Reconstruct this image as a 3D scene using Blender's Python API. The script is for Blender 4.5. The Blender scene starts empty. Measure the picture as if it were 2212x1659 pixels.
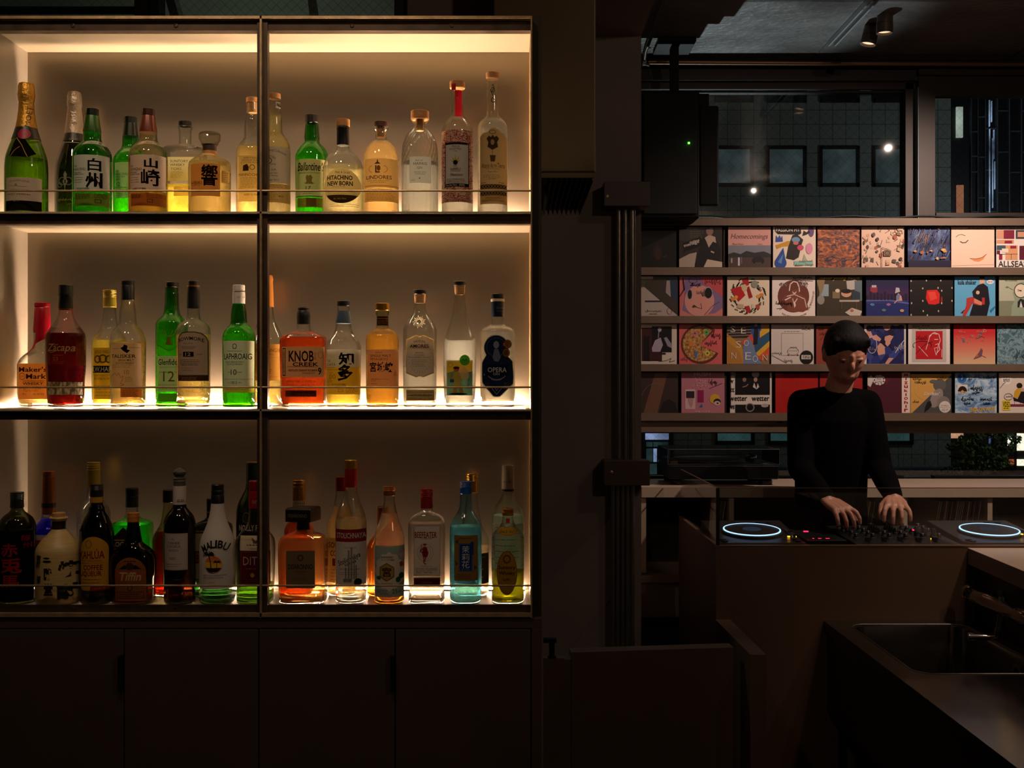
import bpy, bmesh, math, random
from mathutils import Vector, Matrix
random.seed(7)
SC = bpy.context.scene
COL = SC.collection
PI = math.pi
EYE = 1.55
F = 2400.0

def P(px, py, Y):
    """a pixel of the photograph taken to the depth Y (metres in front of the camera)"""
    return Vector(((px - 1106) / F * Y, Y, EYE - (py - 829.5) / F * Y))
def X(px, Y): return (px - 1106) / F * Y
def Z(py, Y): return EYE - (py - 829.5) / F * Y

def lin(c):
    if isinstance(c, str):
        c = c.lstrip('#')
        if len(c) == 3: c = c[0] * 2 + c[1] * 2 + c[2] * 2
        c = [int(c[i:i + 2], 16) / 255 for i in (0, 2, 4)]
    return tuple((x / 12.92 if x <= .04045 else ((x + .055) / 1.055) ** 2.4) for x in c) + (1.0,)

# ---------------------------------------------------------------- materials
MATS = {}
def newmat(name):
    m = bpy.data.materials.new(name)
    m.use_nodes = True
    nt = m.node_tree
    nt.nodes.clear()
    out = nt.nodes.new('ShaderNodeOutputMaterial')
    return m, nt, out
def L(nt, a, b): nt.links.new(a, b)
def N(nt, t, **kw):
    n = nt.nodes.new(t)
    for k, v in kw.items(): setattr(n, k, v)
    return n
def noise(nt, scale, detail=4, rough=.55, stretch=None, coord='Object'):
    tc = N(nt, 'ShaderNodeTexCoord')
    n = N(nt, 'ShaderNodeTexNoise')
    n.inputs['Scale'].default_value = scale
    n.inputs['Detail'].default_value = detail
    n.inputs['Roughness'].default_value = rough
    if stretch:
        mp = N(nt, 'ShaderNodeMapping')
        mp.inputs['Scale'].default_value = stretch
        L(nt, tc.outputs[coord], mp.inputs[0]); L(nt, mp.outputs[0], n.inputs['Vector'])
    else:
        L(nt, tc.outputs[coord], n.inputs['Vector'])
    return n
def ramp(nt, src, stops):
    r = N(nt, 'ShaderNodeValToRGB')
    el = r.color_ramp.elements
    while len(el) < len(stops): el.new(.5)
    for e, (p, c) in zip(el, stops):
        e.position = p; e.color = lin(c) if not (isinstance(c, tuple) and len(c) == 4) else c
    L(nt, src, r.inputs[0])
    return r
def pbr(name, col, rough=.5, metal=0.0, var=0.0, scale=8, bump=0.0, bscale=60, stretch=None, spec=.5, coat=0, rvar=0.0, dark=None):
    """painted, metal, wood or concrete surface with a little procedural unevenness"""
    if name in MATS: return MATS[name]
    m, nt, out = newmat(name)
    b = N(nt, 'ShaderNodeBsdfPrincipled')
    c = lin(col)
    b.inputs['Base Color'].default_value = c
    b.inputs['Roughness'].default_value = rough
    b.inputs['Metallic'].default_value = metal
    b.inputs['Specular IOR Level'].default_value = spec
    b.inputs['Coat Weight'].default_value = coat
    if var or rvar:
        n = noise(nt, scale, stretch=stretch)
        if var:
            lo = tuple(max(0, x * (1 - var)) for x in c[:3]) + (1,)
            hi = tuple(min(1, x * (1 + var)) for x in c[:3]) + (1,)
            r = ramp(nt, n.outputs['Fac'], [(.3, lo), (.7, hi)])
            L(nt, r.outputs[0], b.inputs['Base Color'])
        if rvar:
            mr = N(nt, 'ShaderNodeMapRange')
            mr.inputs['From Min'].default_value = .3; mr.inputs['From Max'].default_value = .7
            mr.inputs['To Min'].default_value = max(.02, rough - rvar); mr.inputs['To Max'].default_value = rough + rvar
            L(nt, n.outputs['Fac'], mr.inputs['Value']); L(nt, mr.outputs[0], b.inputs['Roughness'])
    if bump:
        n2 = noise(nt, bscale, stretch=stretch)
        bp = N(nt, 'ShaderNodeBump')
        bp.inputs['Strength'].default_value = bump
        bp.inputs['Distance'].default_value = .004
        L(nt, n2.outputs['Fac'], bp.inputs['Height']); L(nt, bp.outputs[0], b.inputs['Normal'])
    L(nt, b.outputs[0], out.inputs[0])
    MATS[name] = m
    return m
def emit(name, col, strength):
    if name in MATS: return MATS[name]
    m, nt, out = newmat(name)
    e = N(nt, 'ShaderNodeEmission')
    e.inputs[0].default_value = lin(col); e.inputs[1].default_value = strength
    L(nt, e.outputs[0], out.inputs[0])
    MATS[name] = m
    return m
def vec4(c): return tuple(c[:3]) + (1.0,)
def glass(name, tint, edge=.45, rough=.02, gl=.5):
    """thin bottle glass: straight-through transmission with a tint, thicker at the rim, and a clear-coat reflection"""
    if name in MATS: return MATS[name]
    m, nt, out = newmat(name)
    lw = N(nt, 'ShaderNodeLayerWeight'); lw.inputs[0].default_value = .5
    p = N(nt, 'ShaderNodeMath', operation='POWER'); p.inputs[1].default_value = 2.2
    L(nt, lw.outputs['Facing'], p.inputs[0])
    mx = N(nt, 'ShaderNodeMix', data_type='RGBA')
    t = vec4(tint)
    mx.inputs[6].default_value = t
    mx.inputs[7].default_value = vec4(tuple((x ** 1.6) * edge for x in t[:3]))
    L(nt, p.outputs[0], mx.inputs[0])
    tr = N(nt, 'ShaderNodeBsdfTransparent'); L(nt, mx.outputs[2], tr.inputs[0])
    rf = N(nt, 'ShaderNodeBsdfRefraction'); rf.inputs['IOR'].default_value = 1.35; rf.inputs['Roughness'].default_value = rough
    L(nt, mx.outputs[2], rf.inputs[0])
    pr_ = N(nt, 'ShaderNodeMath', operation='POWER'); pr_.inputs[1].default_value = 1.5
    L(nt, lw.outputs['Facing'], pr_.inputs[0])
    body = N(nt, 'ShaderNodeMixShader'); L(nt, pr_.outputs[0], body.inputs[0]); L(nt, tr.outputs[0], body.inputs[1]); L(nt, rf.outputs[0], body.inputs[2])
    tr = body
    g = N(nt, 'ShaderNodeBsdfAnisotropic'); g.inputs['Roughness'].default_value = rough
    g.inputs[0].default_value = (1, 1, 1, 1)
    p4 = N(nt, 'ShaderNodeMath', operation='POWER'); p4.inputs[1].default_value = 4
    L(nt, lw.outputs['Facing'], p4.inputs[0])
    ma = N(nt, 'ShaderNodeMath', operation='MULTIPLY_ADD'); ma.inputs[1].default_value = gl; ma.inputs[2].default_value = .045
    L(nt, p4.outputs[0], ma.inputs[0])
    ms = N(nt, 'ShaderNodeMixShader')
    L(nt, ma.outputs[0], ms.inputs[0]); L(nt, tr.outputs[0], ms.inputs[1]); L(nt, g.outputs[0], ms.inputs[2])
    L(nt, ms.outputs[0], out.inputs[0])
    MATS[name] = m
    return m
def liquid(name, tint, refr=.68, glow=.2, ior=1.33):
    """drink inside a bottle: part straight-through, part bent light, a little scattering"""
    if name in MATS: return MATS[name]
    m, nt, out = newmat(name)
    t = vec4(tint)
    tr = N(nt, 'ShaderNodeBsdfTransparent'); tr.inputs[0].default_value = t
    rf = N(nt, 'ShaderNodeBsdfRefraction'); rf.inputs[0].default_value = t; rf.inputs['IOR'].default_value = ior; rf.inputs['Roughness'].default_value = .02
    tl = N(nt, 'ShaderNodeBsdfTranslucent'); tl.inputs[0].default_value = vec4(tuple(x ** 1.2 for x in t[:3]))
    a = N(nt, 'ShaderNodeMixShader'); a.inputs[0].default_value = refr
    L(nt, tr.outputs[0], a.inputs[1]); L(nt, rf.outputs[0], a.inputs[2])
    b = N(nt, 'ShaderNodeMixShader'); b.inputs[0].default_value = glow
    L(nt, a.outputs[0], b.inputs[1]); L(nt, tl.outputs[0], b.inputs[2])
    L(nt, b.outputs[0], out.inputs[0])
    MATS[name] = m
    return m
def paper(col, thru=.45):
    """printed paper; thin label stock lets some of the light behind it through"""
    k = 'paper_%s_%d' % (col if isinstance(col, str) else '_'.join('%.2f' % x for x in col), int(thru * 100))
    if k in MATS: return MATS[k]
    m, nt, out = newmat(k)
    c = lin(col)
    d = N(nt, 'ShaderNodeBsdfDiffuse'); d.inputs[0].default_value = c
    if thru > 0:
        t = N(nt, 'ShaderNodeBsdfTranslucent'); t.inputs[0].default_value = c
        ms = N(nt, 'ShaderNodeMixShader'); ms.inputs[0].default_value = thru
        L(nt, d.outputs[0], ms.inputs[1]); L(nt, t.outputs[0], ms.inputs[2]); L(nt, ms.outputs[0], out.inputs[0])
    else:
        g = N(nt, 'ShaderNodeBsdfPrincipled'); g.inputs['Base Color'].default_value = c; g.inputs['Roughness'].default_value = .42
        g.inputs['Specular IOR Level'].default_value = .35
        L(nt, g.outputs[0], out.inputs[0])
    MATS[k] = m
    return m
def printed(name, stops, scale, stretch=None, detail=5, rough=.6, kind='noise', dist=0.0):
    """a printed picture: coloured cloudy or wavy pattern"""
    if name in MATS: return MATS[name]
    m, nt, out = newmat(name)
    b = N(nt, 'ShaderNodeBsdfPrincipled'); b.inputs['Roughness'].default_value = .42
    b.inputs['Specular IOR Level'].default_value = .35
    if kind == 'noise':
        n = noise(nt, scale, detail, rough, stretch)
        n.inputs['Distortion'].default_value = dist
        src = n.outputs['Fac']
    elif kind == 'grad':
        tc = N(nt, 'ShaderNodeTexCoord'); sp = N(nt, 'ShaderNodeSeparateXYZ')
        L(nt, tc.outputs['Generated'], sp.inputs[0]); src = sp.outputs['Z']
    else:
        tc = N(nt, 'ShaderNodeTexCoord'); v = N(nt, 'ShaderNodeTexVoronoi'); v.inputs['Scale'].default_value = scale
        mp = N(nt, 'ShaderNodeMapping'); mp.inputs['Scale'].default_value = stretch or (1, 1, 1)
        L(nt, tc.outputs['Object'], mp.inputs[0]); L(nt, mp.outputs[0], v.inputs['Vector'])
        sp = N(nt, 'ShaderNodeSeparateColor'); L(nt, v.outputs['Color'], sp.inputs[0]); src = sp.outputs[0]
    r = ramp(nt, src, stops)
    if kind == 'cells': r.color_ramp.interpolation = 'CONSTANT'
    L(nt, r.outputs[0], b.inputs['Base Color'])
    L(nt, b.outputs[0], out.inputs[0])
    MATS[name] = m
    return m

# ---------------------------------------------------------------- mesh builder
class MB:
    def __init__(s):
        s.v = []; s.f = []; s.mi = []; s.mats = []
    def slot(s, m):
        if m not in s.mats: s.mats.append(m)
        return s.mats.index(m)
    def add(s, verts, faces, m=None):
        b = len(s.v); k = s.slot(m)
        s.v += [tuple(v) for v in verts]
        for f in faces:
            s.f.append(tuple(b + i for i in f)); s.mi.append(k)
        return s
    def box(s, x0, x1, y0, y1, z0, z1, m=None):
        vs = [(x, y, z) for z in (z0, z1) for y in (y0, y1) for x in (x0, x1)]
        return s.add(vs, [(0, 2, 3, 1), (4, 5, 7, 6), (0, 1, 5, 4), (2, 6, 7, 3), (0, 4, 6, 2), (1, 3, 7, 5)], m)
    def quad(s, a, b, c, d, m=None): return s.add([a, b, c, d], [(0, 1, 2, 3)], m)
    def prism(s, poly, lo, hi, axis='z', m=None):
        """extrude a 2D polygon along an axis"""
        n = len(poly)
        def mk(p, t):
            return {'z': (p[0], p[1], t), 'y': (p[0], t, p[1]), 'x': (t, p[0], p[1])}[axis]
        vs = [mk(p, lo) for p in poly] + [mk(p, hi) for p in poly]
        fs = [tuple(range(n))[::-1], tuple(range(n, 2 * n))] + [(i, (i + 1) % n, n + (i + 1) % n, n + i) for i in range(n)]
        return s.add(vs, fs, m)
    def tube(s, pts, r, n=10, m=None, cap=True):
        pts = [Vector(p) for p in pts]
        rs = r if isinstance(r, (list, tuple)) else [r] * len(pts)
        rings = []
        up = None
        for i, p in enumerate(pts):
            a = pts[max(0, i - 1)]; c = pts[min(len(pts) - 1, i + 1)]
            d = (c - a).normalized()
            if up is None:
                ref = Vector((0, 0, 1)) if abs(d.z) < .9 else Vector((1, 0, 0))
                up = (ref - d * ref.dot(d)).normalized()
            else:
                up = (up - d * up.dot(d)).normalized()
            side = d.cross(up)
            rings.append([p + (up * math.cos(2 * PI * k / n) + side * math.sin(2 * PI * k / n)) * rs[i] for k in range(n)])
        vs = [v for rg in rings for v in rg]
        fs = [(i * n + k, i * n + (k + 1) % n, (i + 1) * n + (k + 1) % n, (i + 1) * n + k) for i in range(len(pts) - 1) for k in range(n)]
        if cap: fs += [tuple(range(n))[::-1], tuple(range((len(pts) - 1) * n, len(pts) * n))]
        return s.add(vs, fs, m)
    def lathe(s, prof, c=(0, 0, 0), n=32, m=None, axis='z', cap=True):
        """prof: [(radius, height)] from bottom to top"""
        vs = []
        for r, h in prof:
            for k in range(n):
                a = 2 * PI * k / n
                q = (r * math.cos(a), r * math.sin(a), h)
                q = {'z': q, 'y': (q[0], q[2], q[1]), 'x': (q[2], q[0], q[1])}[axis]
                vs.append((c[0] + q[0], c[1] + q[1], c[2] + q[2]))
        fs = [(i * n + k, i * n + (k + 1) % n, (i + 1) * n + (k + 1) % n, (i + 1) * n + k) for i in range(len(prof) - 1) for k in range(n)]
        if cap and prof[0][0] > 1e-5: fs.append(tuple(range(n))[::-1])
        if cap and prof[-1][0] > 1e-5: fs.append(tuple(range((len(prof) - 1) * n, len(prof) * n)))
        return s.add(vs, fs, m)
    def build(s, name, parent=None, smooth=None, bevel=0, mat=None, loc=None):
        me = bpy.data.meshes.new(name)
        me.from_pydata(s.v, [], s.f)
        for mm in (s.mats if mat is None else [mat]):
            if mm is not None: me.materials.append(mm)
        if mat is None and len(s.mats) > 1: me.polygons.foreach_set('material_index', s.mi)
        bm = bmesh.new(); bm.from_mesh(me)
        bmesh.ops.recalc_face_normals(bm, faces=bm.faces)
        bm.to_mesh(me); bm.free()
        if smooth is not None:
            me.polygons.foreach_set('use_smooth', [True] * len(me.polygons))
            me.set_sharp_from_angle(angle=math.radians(smooth))
        o = bpy.data.objects.new(name, me)
        COL.objects.link(o)
        if parent is not None: o.parent = parent
        if loc is not None: o.location = loc
        if bevel:
            md = o.modifiers.new('bevel', 'BEVEL'); md.width = bevel; md.segments = 2; md.limit_method = 'ANGLE'
        return o

def thing(name, label, cat, loc=(0, 0, 0), group=None, rz=0):
    o = bpy.data.objects.new(name, None); COL.objects.link(o)
    o.location = loc; o.rotation_euler = (0, 0, rz); o.empty_display_size = .05
    o['label'] = label; o['category'] = cat
    if group: o['group'] = group
    return o
def tag(o, label, cat, group=None):
    o['label'] = label; o['category'] = cat
    if group: o['group'] = group
    return o
def struct(o):
    o['kind'] = 'structure'
    return o
def child(mb, name, root, smooth=None, bevel=0, label=None, mat=None):
    """mesh built in world coordinates, hung under a thing placed without rotation"""
    loc = Vector(root.location)
    p = root.parent
    while p is not None:
        loc += Vector(p.location); p = p.parent
    mb.v = [tuple(Vector(v) - loc) for v in mb.v]
    o = mb.build(name, root, smooth, bevel, mat)
    if label: o['label'] = label
    return o

# ---------------------------------------------------------------- flat drawing (labels, sleeves, lettering)
TXT = {}
def textmesh(s, bold=0.0, shear=0.0):
    k = (s, bold, shear)
    if k not in TXT:
        c = bpy.data.curves.new('lettering', 'FONT'); c.body = s; c.resolution_u = 2
        c.offset = bold; c.shear = shear
        o = bpy.data.objects.new('lettering', c)
        me = bpy.data.meshes.new_from_object(o)
        vs = [(v.co.x, v.co.y) for v in me.vertices]
        fs = [tuple(p.vertices) for p in me.polygons]
        bpy.data.objects.remove(o); bpy.data.curves.remove(c); bpy.data.meshes.remove(me)
        x0 = min(v[0] for v in vs); x1 = max(v[0] for v in vs); y0 = min(v[1] for v in vs); y1 = max(v[1] for v in vs)
        TXT[k] = ([((x - x0) / (x1 - x0) - .5, (y - y0) / (y1 - y0) - .5) for x, y in vs], fs)
    return TXT[k]
class Art:
    """flat shapes in photograph pixels (x right, y down), stacked in thin layers"""
    def __init__(s, thru=.45):
        s.items = []; s.thru = thru; s.n = 0
    def _m(s, c): return c if not isinstance(c, (str, tuple)) else paper(c, s.thru)
    def poly(s, pts, col, up=1):
        s.n += up
        s.items.append(([tuple(p) for p in pts], [tuple(range(len(pts)))], s._m(col), s.n))
        return s
    def rect(s, x0, y0, x1, y1, col, rot=0, r=0):
        if r:
            pts = []
            for cx, cy, a0 in ((x1 - r, y1 - r, 0), (x0 + r, y1 - r, 90), (x0 + r, y0 + r, 180), (x1 - r, y0 + r, 270)):
                pts += [(cx + r * math.cos(math.radians(a0 + k * 22.5)), cy + r * math.sin(math.radians(a0 + k * 22.5))) for k in range(5)]
        else: pts = [(x0, y0), (x1, y0), (x1, y1), (x0, y1)]
        return s.poly(s._rot(pts, (x0 + x1) / 2, (y0 + y1) / 2, rot), col)
    def _rot(s, pts, cx, cy, a):
        if not a: return pts
        c, q = math.cos(math.radians(a)), math.sin(math.radians(a))
        return [(cx + (x - cx) * c - (y - cy) * q, cy + (x - cx) * q + (y - cy) * c) for x, y in pts]
    def oval(s, cx, cy, rx, ry, col, n=28, rot=0, a0=0, a1=360):
        pts = [(cx + rx * math.cos(math.radians(a0 + (a1 - a0) * k / n)), cy + ry * math.sin(math.radians(a0 + (a1 - a0) * k / n))) for k in range(n + (0 if a1 - a0 >= 360 else 1))]
        return s.poly(s._rot(pts, cx, cy, rot), col)
    def line(s, pts, w, col):
        """stroke of a polyline"""
        vs = []; fs = []
        for i in range(len(pts) - 1):
            (x0, y0), (x1, y1) = pts[i], pts[i + 1]
            d = math.hypot(x1 - x0, y1 - y0) or 1e-6
            ex, ey = (x1 - x0) / d * w * .2, (y1 - y0) / d * w * .2
            nx, ny = -(y1 - y0) / d * w / 2, (x1 - x0) / d * w / 2
            b = len(vs)
            vs += [(x0 + nx - ex, y0 + ny - ey), (x1 + nx + ex, y1 + ny + ey), (x1 - nx + ex, y1 - ny + ey), (x0 - nx - ex, y0 - ny - ey)]
            fs.append((b, b + 1, b + 2, b + 3))
        s.n += 1
        s.items.append((vs, fs, s._m(col), s.n))
        return s
    def frame(s, x0, y0, x1, y1, w, col):
        return s.line([(x0, y0), (x1, y0), (x1, y1), (x0, y1), (x0, y0)], w, col)
    def ring(s, cx, cy, rx, ry, w, col, n=28, a0=0, a1=360):
        return s.line([(cx + rx * math.cos(math.radians(a0 + (a1 - a0) * k / n)), cy + ry * math.sin(math.radians(a0 + (a1 - a0) * k / n))) for k in range(n + 1)], w, col)
    def text(s, t, cx, cy, w, h, col, bold=0.0, shear=0.0, rot=0, arc=0):
        """lettering fitted to a width and height; arc bends it (px of rise in the middle)"""
        vs, fs = textmesh(t, bold, shear)
        pts = [(cx + x * w, cy - y * h - arc * (1 - (2 * x) ** 2)) for x, y in vs]
        s.n += 1
        s.items.append((s._rot(pts, cx, cy, rot), fs, s._m(col), s.n))
        return s
    def rows(s, x0, x1, y0, y1, n, col, w=1.0, ragged=.25):
        """lines of print too small to read"""
        rnd = random.Random(int(x0 * 7 + y0 * 3))
        vs = []; fs = []
        for i in range(n):
            y = y0 + (y1 - y0) * (i / max(1, n - 1))
            x = x0
            end = x1 - rnd.random() * ragged * (x1 - x0)
            while x < end:
                l = min(end - x, 2 + rnd.random() * 6)
                b = len(vs)
                vs += [(x, y - w / 2), (x + l, y - w / 2), (x + l, y + w / 2), (x, y + w / 2)]; fs.append((b, b + 1, b + 2, b + 3))
                x += l + 1.4
        s.n += 1
        s.items.append((vs, fs, s._m(col), s.n))
        return s
    def scribble(s, x0, y0, x1, y1, col, w=1.2, n=14, seed=1):
        """a pen signature"""
        rnd = random.Random(seed * 13 + int(x0))
        H = (y1 - y0) / 2; W = (x1 - x0) / max(3, n); my = (y0 + y1) / 2
        keys = []; x = x0
        for i in range(max(3, n)):
            tall = rnd.random() < .3
            up = H * (rnd.uniform(.8, 1.1) if tall else rnd.uniform(.25, .55)); dn = H * (rnd.uniform(.7, 1) if rnd.random() < .2 else rnd.uniform(.1, .45))
            b = rnd.uniform(-.1, .1) * H
            keys += [(x + W * rnd.uniform(.3, .7), my - up + b), (x + W * rnd.uniform(-.1, .3), my + b), (x + W * rnd.uniform(.4, .8), my + dn + b), (x + W * rnd.uniform(.8, 1.2), my + b * .5)]
            x += W * rnd.uniform(.6, 1.35)
        sx = (x1 - x0) / max(1e-6, x - x0)
        keys = [(x0 + (a - x0) * sx, c) for a, c in keys]
        pts = []
        for i in range(len(keys) - 1):
            p0, p1, p2, p3 = keys[max(0, i - 1)], keys[i], keys[i + 1], keys[min(len(keys) - 1, i + 2)]
            for k in range(4):
                t = k / 4
                pts.append(tuple(.5 * (2 * p1[q] + (p2[q] - p0[q]) * t + (2 * p0[q] - 5 * p1[q] + 4 * p2[q] - p3[q]) * t * t + (3 * p1[q] - p0[q] - 3 * p2[q] + p3[q]) * t ** 3) for q in (0, 1)))
        return s.line(pts + [keys[-1]], w * .72, col)
    def into(s, mb, fn, cut=None):
        """fn(x, y, layer) -> world point; cut = step in px at which wide shapes are sliced so that they bend"""
        for vs, fs, m, ly in s.items:
            if cut:
                bm = bmesh.new()
                bv = [bm.verts.new((x, y, 0)) for x, y in vs]
                for f in fs:
                    try: bm.faces.new([bv[i] for i in f])
                    except ValueError: pass
                bmesh.ops.triangulate(bm, faces=bm.faces[:])
                for ax in (0, 1):
                    st = cut if ax == 0 else cut * 2.5
                    lo = min(v[ax] for v in vs); hi = max(v[ax] for v in vs)
                    k = math.ceil(lo / st + 1e-4)
                    while k * st < hi - 1e-4:
                        co = (k * st, 0, 0) if ax == 0 else (0, k * st, 0)
                        bmesh.ops.bisect_plane(bm, geom=bm.verts[:] + bm.edges[:] + bm.faces[:], dist=1e-5, plane_co=co, plane_no=(1, 0, 0) if ax == 0 else (0, 1, 0))
                        k += 1
                bm.verts.index_update()
                pv = [(v.co.x, v.co.y) for v in bm.verts]
                pf = [tuple(v.index for v in f.verts) for f in bm.faces]
                bm.free()
            else:
                pv, pf = vs, fs
            mb.add([fn(x, y, ly) for x, y in pv], pf, m)
        return mb
# ================================================================ bottles
FLOORS = {1: 1.9228, 2: 1.4985, 3: 1.0655}
CLEAR = glass('glass_clear', (.93, .95, .92))
GREEN = glass('glass_green', (.13, .6, .05), .5)
DGREEN = glass('glass_dark_green', (.10, .16, .03), .4)
OLIVE = glass('glass_olive', (.78, .76, .55), .35)
BLACKG = glass('glass_black', (.025, .016, .012), .5)
BROWNG = glass('glass_brown', (.10, .03, .008), .5)
SKYG = glass('glass_sky', (.6, .88, .96), .4)
FROST = glass('glass_ribbed', (.9, .93, .9), .3, .08, .6)
AMBER = liquid('drink_amber', (.98, .82, .45))
PALE = liquid('drink_pale_gold', (.98, .9, .62))
GOLD = liquid('drink_gold', (.98, .85, .3))
DEEP = liquid('drink_deep_amber', (.92, .64, .3))
ORANGE = liquid('drink_orange', (.99, .79, .48), glow=.2)
REDD = liquid('drink_dark_red', (.34, .055, .035), glow=.08)
RUST = liquid('drink_rust', (.74, .25, .09), glow=.14)
WATER = liquid('drink_clear', (.97, .98, .96), glow=.03)
MINT = liquid('drink_pale_mint', (.84, .97, .88), glow=.4)
BLUE = liquid('drink_blue', (.02, .05, .75), glow=.2)
LIME = liquid('drink_green', (.1, .9, .12), glow=.5)
CYAN = liquid('drink_cyan', (.6, .9, .97), glow=.15)
WHEY = liquid('drink_yellow', (.97, .88, .1), glow=.4)
K_BLACK = pbr('cap_black', '#0a0908', .4)
K_DARK = pbr('cap_dark_green', '#0d1a0f', .3)
K_GOLD = pbr('cap_gold', '#b98a34', .3, .85)
K_FOIL = pbr('foil_gold', '#c9963a', .34, .8, bump=.55, bscale=170)
K_SILV = pbr('foil_silver', '#b7a58f', .36, .75, bump=.5, bscale=170)
K_COPP = pbr('cap_copper', '#9a5a2c', .32, .75)
K_YEL = pbr('cap_yellow', '#b8a032', .4, .3)
K_WOOD = pbr('cap_wood', '#b07a44', .6, var=.2, scale=60, stretch=(1, 1, 12))
K_WOODD = pbr('cap_dark_wood', '#4a2416', .5, var=.2, scale=60)
K_CORK = pbr('cork', '#b98a58', .8, var=.3, scale=300)
K_RED = pbr('cap_red', '#8e1a1c', .3, .2)
K_WAX = pbr('wax_red', '#b5102a', .25)
K_WHITE = pbr('cap_white', '#d8d0c4', .45)
K_BLUE = pbr('cap_blue', '#1c4f9e', .3, .2)
K_NAVY = pbr('foil_navy', '#18233c', .35, .2)
K_SLATE = pbr('foil_slate_blue', '#4d6478', .4, .2)
K_GREENF = pbr('foil_green', '#2c5414', .35, .2)
K_BROWNF = pbr('foil_brown', '#6e3420', .35, .2)
K_ORANGE = pbr('cap_orange', '#b5702a', .4, .2)
K_GREY = pbr('stopper_grey', '#4a4640', .4)
K_CERAM = pbr('ceramic', '#b89e66', .45, var=.12, scale=25, stretch=(1, 1, 14))
K_COAT = paper('#e8e0d6', .4)

def dense(prof, step=.0025):
    """smooth monotone curve through the measured (height, radius) points"""
    hs = [p[0] for p in prof]; rs = [p[1] for p in prof]
    n = len(hs)
    d = [(rs[i + 1] - rs[i]) / (hs[i + 1] - hs[i]) for i in range(n - 1)]
    m = [d[0]] + [0 if d[i - 1] * d[i] <= 0 else 2 * d[i - 1] * d[i] / (d[i - 1] + d[i]) for i in range(1, n - 1)] + [d[-1]]
    def f(h):
        if h <= hs[0]: return rs[0]
        if h >= hs[-1]: return rs[-1]
        i = 0
        while hs[i + 1] < h: i += 1
        w = hs[i + 1] - hs[i]; t = (h - hs[i]) / w
        return (2 * t ** 3 - 3 * t * t + 1) * rs[i] + (t ** 3 - 2 * t * t + t) * w * m[i] + (3 * t * t - 2 * t ** 3) * rs[i + 1] + (t ** 3 - t * t) * w * m[i + 1]
    out = set(hs)
    for i in range(n - 1):
        k = max(1, int((hs[i + 1] - hs[i]) / step)) if abs(rs[i + 1] - rs[i]) > 2e-4 else 1
        k = min(k, 8)
        for j in range(1, k): out.add(hs[i] + (hs[i + 1] - hs[i]) * j / k)
    return f, sorted(out)

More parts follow.
